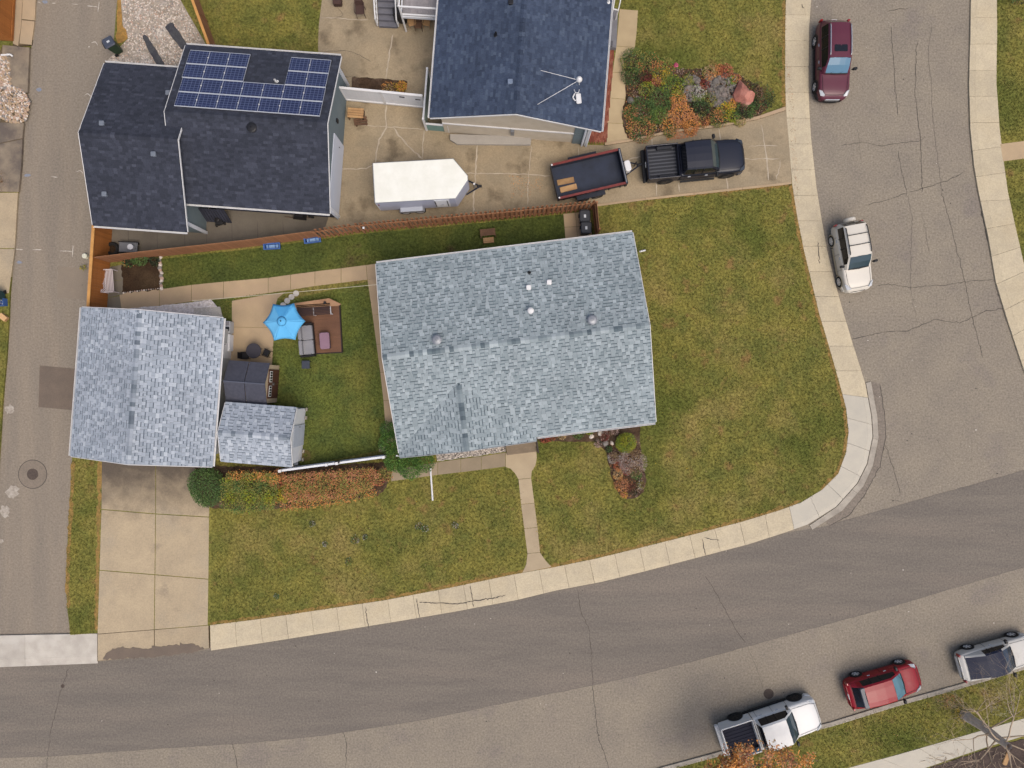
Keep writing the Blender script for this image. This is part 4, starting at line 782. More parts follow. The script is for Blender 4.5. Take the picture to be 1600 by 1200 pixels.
v3 = thing('screen_fence', 'pale green fence panel with white posts beside the blue roof', 'fence', P(680, 190, ZC))
GRN = mat('panel_green', col(176, 192, 180), col(164, 182, 172), s1=2, s2=8, fine=.05); TEAL = mat('panel_teal', col(134, 166, 160), col(126, 158, 152), s1=2, s2=8, fine=.05)
a, b, c = W2([(673, 128), (667, 203), (703, 206)], ZC); fence_boards(v3, a, b, .17, .168, 1.7, GRN, ZC, jit=0); rails(v3, a, b, (1.86,), WHITE, hh=.08, th=.1); fence_boards(v3, b, c, .17, .168, 1.0, TEAL, ZC, jit=0); rails(v3, b, c, (1.16,), WHITE, hh=.08, th=.1)
for p in (a, b, c): MB().at(p[0], p[1], ZC).cbox(0, 0, 0, .12, .12, 1.78 if p != c else 1.1).build('post', WHITE, v3, world=True)
# stair and deck at the top
st = thing('deck_stairs', 'grey stairs with white railings coming down to the patio', 'stairs', P(600, 40, ZC))
fs2 = Fr(P(607, 44, ZC)[:2], math.radians(-2.5)); GT = mat('stair_grey', col(118, 118, 126), col(108, 108, 116), s1=2, s2=10, fine=.08)
for i in range(9):
    mb = MB(); mb.prism([tuple(fs2.w(x, .28*i+d)[:2]) for x, d in ((-.55, 0), (.55, 0), (.55, .31), (-.55, .31))], .19*i+ZC-.05, .19*(i+1)+ZC); mb.build('tread', GT, st, world=True, bevel=.01)
for s in (-.62, .62):
    lo, hi = fs2.w(s, .05, 1.05), fs2.w(s, 2.6, 2.75)
    MB().tube(lo, hi, .045, .045, 6).build('handrail', WHITE, st, world=True); MB().tube(fs2.w(s, .05, .3), fs2.w(s, 2.6, 1.95), .04, .04, 6).build('handrail', WHITE, st, world=True)
    for i in range(12): t = i/11; p = fs2.w(s, .05+2.55*t, 0); MB().tube((p.x, p.y, .3+1.65*t), (p.x, p.y, 1.05+1.7*t), .02 if i else .05, None, 5).build('baluster', WHITE, st, world=True)
dk = thing('raised_deck', 'raised grey board deck with white railing against the blue roofed house', 'deck', P(655, 20, ZC))
fd = Fr(P(655, 20, 1.9)[:2], math.radians(-3.5))
for i in range(15):
    mb = MB(); x = -.95+i*.145; mb.prism([tuple(fd.w(xx, yy)[:2]) for xx, yy in ((x, -.2), (x+.138, -.2), (x+.138, 6), (x, 6))], 1.82, 1.9); mb.build('board', GREYW, dk, world=True)
board(dk, 'rim_joist', fd.w(-1.0, -.23, 1.88), fd.w(1.25, -.23, 1.88), .2, .05, WHITEP)
for z in (2.85, 2.05): board(dk, 'railing', fd.w(-1.0, -.2, z), fd.w(1.25, -.2, z), .07, .08, WHITE); board(dk, 'railing', fd.w(-1.0, -.2, z), fd.w(-1.0, 6, z), .07, .08, WHITE)
for x in (-1.0, 1.2): MB().tube(fd.w(x, -.2, .1), fd.w(x, -.2, 2.9), .06, .06, 6).build('post', WHITE, dk, world=True)
# furniture below and beside the deck
def chair(label, px, py, ang, m, s=1.0, z=ZC, back=.85, cat='chair', name='patio_chair', seatm=None):
    t = thing(name, label, cat, P(px, py, z), img(ang))
    for sx in (-1, 1):
        for sy in (-1, 1): MB().tube((sx*.22*s, sy*.22*s, 0), (sx*.2*s, sy*.2*s, .43*s), .016, .016, 6).build('leg', m, t)
    MB().rbox(0, 0, .42*s, .48*s, .46*s, .04, .05).build('seat', seatm or m, t)
    mb = MB()
    mb.add([(-.22*s, -.22*s, .45*s), (-.22*s, .22*s, .45*s), (-.30*s, .22*s, back), (-.30*s, -.22*s, back), (-.25*s, -.22*s, .45*s), (-.25*s, .22*s, .45*s), (-.33*s, .22*s, back), (-.33*s, -.22*s, back)],
           [(0, 1, 2, 3), (7, 6, 5, 4), (0, 4, 5, 1), (1, 5, 6, 2), (2, 6, 7, 3), (3, 7, 4, 0)]); mb.build('backrest', m, t)
    for sy in (-1, 1): mb = MB(); mb.path([(-.26*s, sy*.24*s, .62*s), (.2*s, sy*.25*s, .62*s), (.2*s, sy*.22*s, .42*s)], .02); mb.build('armrest', m, t)
    return t
BRNM = mat('brown_wicker', col(78, 58, 52), fine=.2)
chair('brown patio chair left of the grey stairs', 565, 22, 88, BRNM, 1.15); 
ot = thing('cushion_stool', 'dark brown stool at the edge of the patio lawn', 'stool', P(529, 6, ZC)); MB().rbox(0, 0, .1, .5, .45, .32, .08).build('cushion', BRNM, ot); [MB().cbox(x, y, 0, .05, .05, .12).build('leg', BLACK, ot) for x in (-.18, .18) for y in (-.15, .15)]
bq = thing('barbecue', 'black covered barbecue tucked beside the deck stairs', 'barbecue', P(627, 32, ZC)); MB().rbox(0, 0, .1, .7, .5, .8, .08).build('body', BLACK, bq); MB().rbox(0, 0, .9, .66, .46, .2, .15).build('lid', DKMETAL, bq); [MB().cbox(x, y, 0, .06, .06, .12).build('leg', BLACK, bq) for x in (-.28, .28) for y in (-.18, .18)]
for i, (x, y) in enumerate(((645, 40), (655, 44), (668, 40))):
    chair(['weathered wooden chair under the deck nearest the barbecue', 'weathered wooden chair under the middle of the deck', 'weathered wooden chair under the deck nearest the blue roof'][i], x, y, 80+10*i, TIMBER if i != 1 else BROWNW, .9)
wb = thing('wooden_crate', 'wooden slatted crate bench against the teal garage wall', 'crate', P(558, 181, ZC), img(4))
for i in range(4): MB().cbox(0, -.22+i*.15, .42, .95, .13, .03).build('slat', TIMBER, wb)
for x in (-.42, .42): MB().cbox(x, 0, 0, .06, .55, .42).build('leg', BROWNW, wb)
wb = thing('wooden_crate', 'darker broken crate lying in front of the crate bench', 'crate', P(565, 192, ZC), img(-8))
for i in range(3): MB().at(0, 0, 0, .1*i-.1).cbox(0, -.15+i*.16, .2, .8, .12, .03).build('slat', BROWNW, wb)
for x in (-.3, .3): MB().cbox(x, 0, 0, .05, .4, .2).build('leg', BROWNW, wb)
# ------------------------------------------------------------------ backyard
um = thing('parasol', 'light blue six sided parasol over the patio edge', 'parasol', P(800-356*.985, 600-97*.985, ZL))
ctr = P(444, 503, 2.25); bx_, by_ = um.location.x, um.location.y; um.location = (ctr.x, ctr.y, ZL)
BL = [mat('canopy_blue_%d' % i, c, rough=.7, fine=.03, s2=5) for i, c in enumerate((col(98, 186, 240), col(112, 194, 243), col(88, 178, 237)))]
R_ = 1.2; zt, zb_ = 2.75, 2.25
for k in range(6):
    a0, a1 = math.radians(60*k+2), math.radians(60*k+62); mb = MB(); rows = []
    for j in range(7):
        t = j/6; row = []
        for i in range(9):
            s_ = i/8; a = a0+(a1-a0)*s_; e = 4*s_*(1-s_)
            x = (math.cos(a0)*(1-s_)+math.cos(a1)*s_)*R_*t*(1-.10*e*t); y = (math.sin(a0)*(1-s_)+math.sin(a1)*s_)*R_*t*(1-.10*e*t)
            row.append((x, y, zt-(zt-zb_)*(t**1.15)-.05*e*t*(1-t)*2-ZL))
        rows.append(row)
    vs = [p for r in rows for p in r]; mb.add(vs, [(j*9+i, j*9+i+1, (j+1)*9+i+1, (j+1)*9+i) for j in range(6) for i in range(8)])
    cp = mb.build('canopy_panel', BL[[0, 2, 1, 1, 0, 0][k]], um, smooth=True); so_ = cp.modifiers.new('thick', 'SOLIDIFY'); so_.thickness = .012
    MB().tube((0, 0, zt-.03-ZL), (R_*math.cos(a0), R_*math.sin(a0), zb_-.03-ZL), .012, .01, 6).build('rib', WHITE, um)
mb = MB(); mb.lathe([(.28, zt-.08-ZL), (.2, zt+.0-ZL), (.05, zt+.06-ZL), (.03, zt+.06-ZL)], 12); mb.build('vent_cap', BL[0], um, smooth=True)
MB().lathe([(.03, zt+.05-ZL), (.04, zt+.1-ZL), (.01, zt+.14-ZL)], 10).build('finial', BLACK, um)
MB().tube((0, 0, 0), (0, 0, zt+.05-ZL), .025, .025, 8).build('pole', DKMETAL, um); MB().lathe([(.28, 0), (.26, .06), (.06, .1), (.05, .3)], 18).build('base', BLACK, um)
dkk = thing('garden_deck', 'low brown composite deck platform on the back lawn', 'deck', P(500, 515, ZL))
fdk = Fr(P(500.5, 515, .3)[:2], math.radians(3.2)); DX0, DX1, DY0, DY1 = -1.25, 1.22, -1.42, 1.45
k = 17
for i in range(k):
    y = DY0+(DY1-DY0)*i/k; MB().prism([tuple(fdk.w(*p)[:2]) for p in ((DX0, y), (DX1, y), (DX1, y+(DY1-DY0)/k-.006), (DX0, y+(DY1-DY0)/k-.006))], .26, .30).build('board', DECK, dkk, world=True)
for p, q in (((DX0, DY0), (DX1, DY0)), ((DX1, DY0), (DX1, DY1)), ((DX0, DY1), (DX1, DY1)), ((DX0, DY0), (DX0, DY1))): board(dkk, 'skirt', fdk.w(*p, .315), fdk.w(*q, .315), .19, .06, mat('deck_skirt', col(54, 44, 42), fine=.1))
pb = thing('bench_back', 'tan timber ledge along the top of the garden deck', 'ledge', P(495, 471, ZL))
MB().prism(W2([(459, 474), (514, 466), (533, 475), (528, 478), (460, 481)], .75), .66, .75).build('top', mat('tan_timber', col(178, 140, 108), col(164, 126, 96), s1=2, s2=10, fine=.1), pb, world=True)
for x in (465, 495, 524): MB().at(*P(x, 477, ZL)).cbox(0, 0, 0, .08, .08, .56).build('leg', BROWNW, pb, world=True)
tag(MB().at(*P(508, 473, .75)).lathe([(.07, 0), (.09, .05), (.07, .1), (.04, .1), (.04, .04)], 14).build('lantern', BLACK), 'small black round candle pot on the tan timber ledge', 'pot')
sb = thing('slatted_bench', 'white framed bench with dark slats on the garden deck', 'bench', P(493, 485, .3), img(-4))
for i in range(8): MB().cbox(0, -.30+i*.085, .42, 2.0, .06, .03).build('slat', mat('slat_dark', col(66, 50, 48), fine=.1), sb)
for x in (-1.0, 0, 1.0): MB().cbox(x, 0, .405, .05, .68, .03).build('frame_bar', WHITEP, sb); [MB().cbox(x, y, 0, .05, .05, .405).build('leg', WHITEP, sb) for y in (-.3, .3)]
sf = thing('garden_sofa', 'two seat grey cushioned sofa at the left side of the deck', 'sofa', P(482, 532, .3), img(-5)); sf.location.z = .3
CUSH = mat('cushion_grey', col(150, 150, 154), col(140, 140, 146), s1=2, s2=20, fine=.08); 
MB().rbox(0, 0, .1, .86, 1.95, .2, .06).build('base', DKMETAL, sf)
for s in (-1, 1): MB().rbox(.08, s*.44, .3, .62, .86, .16, .08).build('seat_cushion', CUSH, sf); MB().rbox(-.3, s*.44, .32, .2, .86, .42, .07).build('back_cushion', CUSH, sf); MB().rbox(0, s*.95, .1, .86, .09, .48, .04).build('armrest', DKMETAL, sf)
for x in (-.36, .36):
    for y in (-.9, .9): MB().cbox(x, y, 0, .05, .05, .12).build('leg', DKMETAL, sf)
ott = thing('ottoman', 'mauve cushioned ottoman in the middle of the garden deck', 'ottoman', P(510, 533, .3), img(-4)); MB().rbox(0, 0, .28, .58, .98, .16, .12).build('cushion', mat('mauve_cushion', col(152, 122, 138), col(144, 114, 130), s1=2, s2=20, fine=.06), ott, smooth=False); MB().rbox(0, 0, .1, .54, .94, .17, .08).build('base', BLACK, ott)
for x in (-.2, .2):
    for y in (-.4, .4): MB().cbox(x, y, 0, .05, .05, .11).build('leg', BLACK, ott)
ta = thing('side_table', 'small dark square side table below the grey sofa', 'table', P(481, 570, ZL), img(0)); MB().rbox(0, 0, .42, .48, .48, .05, .03).build('top', mat('table_slate', col(66, 72, 84), fine=.06), ta)
for x in (-.18, .18):
    for y in (-.18, .18): MB().cbox(x, y, 0, .04, .04, .42).build('leg', BLACK, ta)
pt = thing('patio_table', 'round dark metal table on the patio beside the resin shed', 'table', P(403, 549, ZC)); MB().lathe([(.0, .68), (.42, .68), (.45, .7), (.42, .73), (.0, .735)], 28, cap=False).build('top', mat('table_top_dark', col(64, 62, 70), fine=.1), pt)
for k in range(4): MB().tube((.3*math.cos(k*1.571+.5), .3*math.sin(k*1.571+.5), 0), (.15*math.cos(k*1.571+.5), .15*math.sin(k*1.571+.5), .69), .02, .02, 6).build('leg', BLACK, pt)
chair('dark metal chair left of the round patio table', 387, 556, 0, DKMETAL, .85); chair('dark metal chair right of the round patio table', 420, 552, 205, DKMETAL, .85)
for i, (x, y) in enumerate(((442.6, 477), (449, 470), (455.7, 464), (462.8, 458.5))):
    tag(MB().at(*P(x, y, ZL)).lathe([(.175, 0), (.175, .035), (.15, .045), (.0, .045)], 24, cap=False).build('stepping_stone', mat('round_paver', col(216, 210, 200), col(200, 192, 182), s1=4, s2=20, fine=.08)),
        ['round white stepping stone half under the blue parasol', 'round white stepping stone next to the parasol edge', 'third round white stepping stone from the parasol', 'round white stepping stone farthest from the parasol'][i], 'stepping stone', 'round stepping stones')
# service cable house to garage
mb = MB(); pa, pb2 = P(596, 444, 3.2), P(300, 470, 2.75); pr = None; q = []
for i in range(17): t = i/16; v = pa.lerp(pb2, t); v.z -= .5*t*(1-t); q.append(v)
mb.path(q, .014, 5); tag(mb.build('service_cable', mat('cable_pale', col(206, 198, 176), fine=.03)), 'pale overhead cable from the house eave to the garage', 'cable')
# white storage things by the garage wall
ac = thing('storage_box', 'white lidded storage box against the garage wall', 'box', P(358, 536, ZC), img(2)); MB().rbox(0, 0, 0, .5, .98, .5, .04).build('body', WHITEP, ac); MB().rbox(0, 0, .5, .54, 1.02, .07, .05).build('lid', WHITE, ac)
ac = thing('heat_pump', 'small grey slatted unit beside the white storage box', 'unit', P(360, 512, ZC), img(2)); MB().rbox(0, 0, 0, .4, .7, .55, .05).build('body', mat('unit_grey', col(186, 188, 190), fine=.05), ac); MB().cbox(.05, -.12, .55, .22, .24, .02).build('grille', BLACK, ac); MB().cbox(.0, .2, .55, .3, .2, .015).build('cover', GREYW, ac)
# spiral hose and bits by the shed
hs = thing('garden_hose', 'coiled garden hose beside the white shed corner', 'hose', P(478, 711, ZL)); mb = MB(); q = []
for i in range(70): a = i*.36; r = .1+.0032*i; q.append((r*math.cos(a), r*math.sin(a), .03+.01*(i % 3)))
mb.path(q, .016, 5); mb.build('coil', mat('hose_tan', col(128, 112, 70), fine=.1), hs)
tag(MB().at(*P(465, 722, ZL)).cbox(0, 0, 0, .22, .34, .35).build('electrical_box', STEEL, bevel=.02), 'small grey box beside the shed corner and vinyl fence', 'box')
tag(MB().at(*P(597, 701, ZL)).rbox(0, 0, 0, .38, .38, .05, .02).build('paver', PATH), 'single square concrete paver at the edge of the green shrub', 'paver')
# bench, bed stones, bins, planters in the narrow yard
wbn = thing('garden_bench', 'white ornate metal bench against the orange fence', 'bench', P(176, 441, ZL), img(-4))
WB = mat('bench_white', col(222, 212, 214), fine=.05, rough=.5)
mb = MB()
for i in range(9):
    for j in range(4):
        y = -.56+i*.14; z = .5+j*.13; r = .07
        if random.random() < .9: mb.at(-.22-.05*j, y, z, 0, math.radians(-25)); mb.lathe([(r, -.012), (r, .012), (r*.55, .012), (r*.55, -.012), (r, -.012)], 8, ax='x', cap=False)
mb.at(); mb.path([(-.2, -.66, .42), (-.42, -.66, .98), (-.45, 0, 1.05), (-.42, .66, .98), (-.2, .66, .42)], .025); mb.build('backrest', WB, wbn)
for i in range(6): MB().cbox(-.16+i*.085, 0, .42, .05, 1.26, .02).build('slat', WB, wbn)
for s in (-1, 1): mb = MB(); mb.path([(-.2, s*.66, .62), (.32, s*.66, .62), (.34, s*.66, 0)], .028); mb.path([(-.2, s*.66, .45), (-.3, s*.66, 0)], .028); mb.path([(-.2, s*.66, .42), (.32, s*.66, .42)], .022); mb.build('armrest', WB, wbn)
def rock(name, label, px, py, r, h, m, z=ZL, seed=0, cat='rock', group=None, sx=1, sy=1, rz=0, tagit=True, parent=None):
    rr = random.Random(seed); me = bpy.data.meshes.new(name); import bmesh
    bm = bmesh.new(); bmesh.ops.create_icosphere(bm, subdivisions=2 if r < .35 else 3, radius=1)
    pl = [(Vector((rr.gauss(0, 1), rr.gauss(0, 1), rr.gauss(0, 1))).normalized(), rr.uniform(.6, .95)) for _ in range(13)]
    for v in bm.verts:
        for n, d in pl:
            e = v.co.dot(n)-d
            if e > 0: v.co -= n*e*.9
        v.co *= 1+rr.gauss(0, .025); v.co = Vector((v.co.x*r*sx, v.co.y*r*sy, max(v.co.z, -.3)*h+.25*h))
    bm.to_mesh(me); bm.free(); me.materials.append(m); o = bpy.data.objects.new(name, me); C.objects.link(o)
    p = P(px, py, z); 
    if parent: o.parent = parent; o.location = p-parent.location
    else: o.location = p
    o.rotation_euler = (0, 0, rz)
    return tag(o, label, cat, group) if tagit else o
rows = thing('stone_border', 'line of small pale stones edging the vegetable bed', 'stones', P(252, 428, ZL))
for i in range(13): rock('stone', '', 250+random.uniform(-1.2, 1.5)+i*.25, 402+i*4.1, random.uniform(.09, .15), .1, ST[[0, 2, 3][i % 3]], ZL+.02, i, tagit=False, parent=rows)
for i in range(16): rock('stone', '', 193+i*3.6, 457.5-i*.45, random.uniform(.04, .07), .05, ST[[0, 2, 3][i % 3]], ZL+.02, 30+i, tagit=False, parent=rows)
def tub(label, px, py, ang):
    t = thing('plastic_tub', label, 'tub', P(px, py, ZL), img(ang), 'blue tubs along the cedar fence'); m = mat('blue_plastic', col(72, 110, 178), col(64, 100, 166), s1=3, s2=8, fine=.06, rough=.45)
    mb = MB()
    for z, w_, l_ in ((0, .34, .95), ):
        o = [(-.5, -.19), (.5, -.19), (.5, .19), (-.5, .19)]; i_ = [(x*.86, y*.7) for x, y in o]; b = [(x*.9, y*.8) for x, y in o]; c = [(x*.8, y*.6) for x, y in o]
        vs = [(x, y, .0) for x, y in b]+[(x, y, .3) for x, y in o]+[(x, y, .3) for x, y in i_]+[(x, y, .05) for x, y in c]
        mb.add(vs, [(3, 2, 1, 0)]+[(l*4+k, l*4+(k+1) % 4, l*4+4+(k+1) % 4, l*4+4+k) for l in range(3) for k in range(4)]+[(12, 13, 14, 15)])
    mb.build('body', m, t)
    for x in (-.2, .2): MB().cbox(x, 0, .2, .03, .26, .06).build('divider', m, t)
    MB().cbox(0, 0, .05, .7, .2, .12).build('contents', mat('tub_inside', col(120, 158, 206), col(150, 182, 218), s1=5, s2=8, fine=.1), t)
tub('blue plastic tub farther left along the cedar fence', 427, 386, -3); tub('blue plastic tub touching the cedar fence on the right', 490, 376, -7)
pln = thing('wooden_planter', 'two tier weathered wooden planter step on the side lawn', 'planter', P(763, 371, ZL), img(-6))
for i in range(4): MB().cbox(0, .08+i*.1, .38, .9, .095, .035).build('slat', BROWNW, pln)
for i in range(3): MB().cbox(.0, -.32+i*.11, .2, .62, .1, .035).build('slat', TIMBER, pln)
for x in (-.42, .42): MB().cbox(x, .2, 0, .06, .5, .38).build('leg', BROWNW, pln); MB().cbox(x*.7, -.2, 0, .05, .3, .2).build('leg', BROWNW, pln)
def wheelie(label, px, py, ang, m, z=ZC, tilt=0, h=1.0, lidm=None, s=1.0, mark=True):
    t = thing('wheeled_bin', label, 'bin', P(px, py, z), img(ang)); 
    lo = [(-.22*s, -.22*s), (.24*s, -.22*s), (.24*s, .22*s), (-.22*s, .22*s)]; hi = [(-.3*s, -.28*s), (.3*s, -.28*s), (.3*s, .28*s), (-.3*s, .28*s)]
    vs = [(x, y, .06) for x, y in lo]+[(x, y, h) for x, y in hi]
    MB().add(vs, [(3, 2, 1, 0), (4, 5, 6, 7)]+[(k, (k+1) % 4, 4+(k+1) % 4, 4+k) for k in range(4)]).build('body', m, t, bevel=.03)
    l = MB(); l.rbox(.0, 0, h, .68*s, .64*s, .09, .1, e=.05); l = l.build('lid', lidm or m, t)
    if mark: MB().cbox(.02, 0, h+.09, .18*s, .12*s, .006).build('label', mat('bin_label', col(206, 210, 214), fine=.1), l)
    MB().tube((-.37*s, -.22*s, h-.02), (-.37*s, .22*s, h-.02), .025, .025, 6).build('handle', BLACK, t)
    for y in (-.25, .25): MB().lathe([(.11, -.03), (.11, .03)], 14, (-.22*s, y*s, .11), ax='y').build('wheel', RUBBER, t)
    return t
BIND = mat('bin_charcoal', col(52, 54, 60), fine=.08, rough=.5)
wheelie('black wheeled bin nearest the cedar fence corner', 911, 344, 90, BIND); wheelie('black wheeled bin nearest the house eave', 913, 362, 90, BIND)
wheelie('dark green wheeled bin with grey lid standing by the gravel', 186, 80, -30, mat('bin_green', col(46, 72, 50), col(40, 62, 44), s1=3, s2=8, fine=.08, rough=.5), ZL, h=1.05, lidm=mat('bin_lid_grey', col(74, 80, 94), fine=.06, rough=.4), s=.95)
wheelie('dark teal bin at the left edge of the alley', 4, 463, 85, mat('bin_teal', col(42, 78, 84), fine=.1, rough=.5), .13, h=.7, mark=False)
bx2 = thing('recycling_box', 'blue recycling box of cans at the left alley edge', 'box', P(4, 473, .13), img(-3)); m = MATS['blue_plastic']
for a in ((-.3, .3, -.22, -.19), (-.3, .3, .19, .22), (-.3, -.27, -.19, .19), (.27, .3, -.19, .19)): MB().box(a[0], a[1], a[2], a[3], 0, .35).build('side', m, bx2)
MB().box(-.27, .27, -.19, .19, 0, .05).build('floor', m, bx2)
for i in range(14): MB().at(random.uniform(-.22, .22), random.uniform(-.14, .14), random.uniform(.08, .24), random.random()*3, random.random()).lathe([(.03, -.06), (.035, -.05), (.035, .05), (.03, .06)], 8, ax='x').build('can', [STEEL, WHITE, m, mat('can_pink', col(190, 170, 190))][i % 4], bx2)
cb = thing('cardboard_box', 'tan cardboard box lying on the grass by the alley', 'box', P(8, 496, ZL), img(38)); mb = MB(); mb.cbox(0, 0, 0, .45, .3, .22); mb.build('body', mat('cardboard', col(222, 180, 132), col(212, 170, 122), s1=4, s2=10, fine=.06), cb); MB().cbox(.23, 0, .03, .012, .26, .16).build('flap', mat('cardboard_shade', col(176, 136, 96), fine=.06), cb)  # flap uses a darker copy of the cardboard, shade put into its colour
# things in the neighbour's lower yard
tyr = thing('tyre_planter', 'dark tyre ring planter behind the orange fence', 'planter', P(178, 390, ZC)); MB().lathe([(.22, .02), (.36, .0), (.42, .12), (.40, .24), (.30, .28), (.24, .24), (.22, .02)], 26, cap=False).build('ring', RUBBER, tyr, smooth=True); MB().lathe([(.0, .14), (.25, .13)], 16, cap=False).build('soil', SOIL, tyr)
ct = thing('utility_cart', 'flat black cart with grey bed behind the cedar fence', 'cart', P(205, 388, ZC), img(2)); MB().rbox(0, 0, .3, 1.1, .6, .05, .04).build('bed', mat('cart_bed', col(120, 122, 128), fine=.1), ct)
for s in (-1, 1): MB().cbox(0, s*.31, .28, 1.15, .04, .12).build('rail', BLACK, ct); [MB().lathe([(.13, -.04), (.13, .04)], 14, (x, s*.27, .13), ax='y').build('wheel', RUBBER, ct) for x in (-.4, .4)]
tag(MB().at(*P(207, 387, .48)).lathe([(.13, 0), (.155, .02), (.16, .24), (.17, .26), (.15, .27), (.0, .27)], 20, cap=False).build('bucket', mat('bucket_white', col(216, 218, 226), fine=.03)), 'white lidded bucket standing on the flat cart', 'bucket')
lp = thing('lumber_rack', 'dark metal corrugated panels leaning under the garage eave', 'panels', P(338, 347, ZC), img(3))
for i in range(12): MB().at(-1.0+i*.17, 0, 0, 0, 0, math.radians(-22)).cbox(0, 0, 0, .14, .03, 1.3).build('panel', mat('panel_dark', col(62, 64, 78), col(52, 54, 66), s1=2, s2=6, fine=.08, rnd=.15), lp)
pm = thing('lawn_mower', 'black push mower below the charcoal garage eave', 'mower', P(344, 345, ZC), img(75)); MB().rbox(0, 0, .1, .6, .45, .2, .1).build('deck', BLACK, pm); MB().lathe([(.14, .3), (.14, .42), (.08, .46)], 14).build('engine', DKMETAL, pm); mb = MB(); mb.path([(-.3, -.2, .3), (-.8, -.2, .9), (-.8, .2, .9), (-.3, .2, .3)], .016); mb.build('handle', BLACK, pm)
for x in (-.25, .25):
    for y in (-.25, .25): MB().lathe([(.1, -.03), (.1, .03)], 12, (x, y, .1), ax='y').build('wheel', RUBBER, pm)
tr_ = thing('wheelbarrow', 'black upturned wheelbarrow near the garage corner post', 'wheelbarrow', P(470, 337, ZC), img(10)); mb = MB(); mb.add([(-.4, -.3, .1), (.4, -.25, .1), (.4, .25, .1), (-.4, .3, .1), (-.25, -.18, .36), (.25, -.15, .36), (.25, .15, .36), (-.25, .18, .36)], [(4, 5, 6, 7), (0, 1, 5, 4), (1, 2, 6, 5), (2, 3, 7, 6), (3, 0, 4, 7)]); mb.build('tray', DKMETAL, tr_)
for s in (-1, 1): mb = MB(); mb.path([(-.9, s*.25, .12), (-.3, s*.22, .1), (.6, s*.05, .12)], .018); mb.build('handle', BROWNW, tr_)
MB().lathe([(.17, -.04), (.17, .04)], 16, (.68, 0, .18), ax='y').build('wheel', RUBBER, tr_)
for i, (q, lab) in enumerate((([(222, 56), (228, 54), (258, 100), (247, 104), (233, 82)], 'long dark fabric strip on the gravel nearer the alley'), ([(258, 42), (268, 34), (280, 50), (294, 72), (284, 78), (270, 60)], 'wider dark fabric strip on the gravel nearer the fence'))):
    o = MB().prism(rough_poly(W2(q, .2), .015, .2), ZL+.005, .2).build('ground_cloth', mat('dark_cloth', col(66, 66, 72), col(84, 84, 86), s1=3, s2=12, fine=.2)); tag(o, lab, 'fabric')
mb = MB(); mb.path([P(2, 86, .3), P(10, 85.5, .32), P(16, 85, .32), P(20, 88, .25)], .055, 8); tag(mb.build('drain_pipe', WHITE), 'white drain pipe end poking out over the pebbles', 'pipe')
def manhole(label, px, py, r, ring=0, z=.006):
    t = thing('manhole', label, 'manhole', P(px, py, z))
    if ring: MB().lathe([(ring, 0), (ring, .004), (r, .005)], 36, cap=False).build('patch_ring', mat('asphalt_ring', col(142, 130, 116), col(132, 121, 108), s1=2, s2=10, fine=.2), t); MB().lathe([(ring+.025, .001), (ring+.02, .006), (ring-.015, .006)], 36, cap=False).build('ring_crack', CRACK, t)
    MB().lathe([(r, 0), (r, .012), (r*.86, .014), (r*.85, .010), (.0, .010)], 28, cap=False).build('cover', mat('cast_iron', col(98, 86, 78), col(84, 74, 68), s1=8, s2=20, fine=.2), t)
    mb = MB()
    for i in range(-3, 4): l = math.sqrt(max(0, (.8*r)**2-(i*r*.24)**2)); mb.cbox(0, i*r*.24, .010, 2*l, r*.1, .006)
    mb.build('rib_pattern', MATS['cast_iron'], t)
manhole('round manhole cover in the alley', 51, 741, .34, .85); manhole('small manhole cover in the road above the white pickup', 1201, 1084, .30); manhole('tiny valve cover in the road near the alley mouth', 98, 1072, .11)
# ------------------------------------------------------------------ vehicles
def paint(name, c, k=1.0): return mat(name, c, rough=.42, coat=.2, spec=.3, fine=.02, s2=3)
CHROME = mat('chrome', col(206, 208, 212), rough=.25, metal=.6, fine=0.02)
LAMPW = mat('lamp_clear', col(200, 204, 208), rough=.15, spec=.8, fine=.02); LAMPR = mat('lamp_red', col(150, 26, 30), rough=.2, spec=.8, fine=.02)
TRIMB = mat('black_trim', col(30, 31, 34), rough=.55, fine=.1)
RIMS = mat('alloy_rim', col(226, 226, 226), rough=.4, metal=.15, fine=.05); RIMD = mat('dark_rim', col(58, 56, 56), rough=.4, metal=.3, fine=.05)
def wheel(t, x, y, r, wd, rim, sgn):
    o = MB().lathe([(r*.62, -wd/2), (r*.93, -wd/2), (r, -wd*.36), (r, wd*.36), (r*.93, wd/2), (r*.62, wd/2)], 28, (0, 0, 0), ax='y', cap=False).build('wheel', RUBBER, t, smooth=True); o.location = (x, y, r)
    mb = MB(); yo = sgn*wd*.5
    mb.lathe([(r*.66, yo), (r*.60, yo), (r*.56, yo-sgn*.03)], 24, ax='y', cap=False)
    mb.lathe([(r*.15, yo-sgn*.02), (r*.13, yo), (.0, yo)], 12, ax='y', cap=False)
    for k in range(5): mb.at(0, 0, 0, 0, k*2*math.pi/5); mb.box(r*.1, r*.6, yo-sgn*.014-.012, yo-sgn*.014+.012, -r*.12, r*.12)
    mb.at(); mb.build('rim', rim, o); MB().lathe([(r*.62, yo-sgn*.05), (.0, yo-sgn*.05)], 20, ax='y', cap=False).build('brake_disc', TRIMB, o)
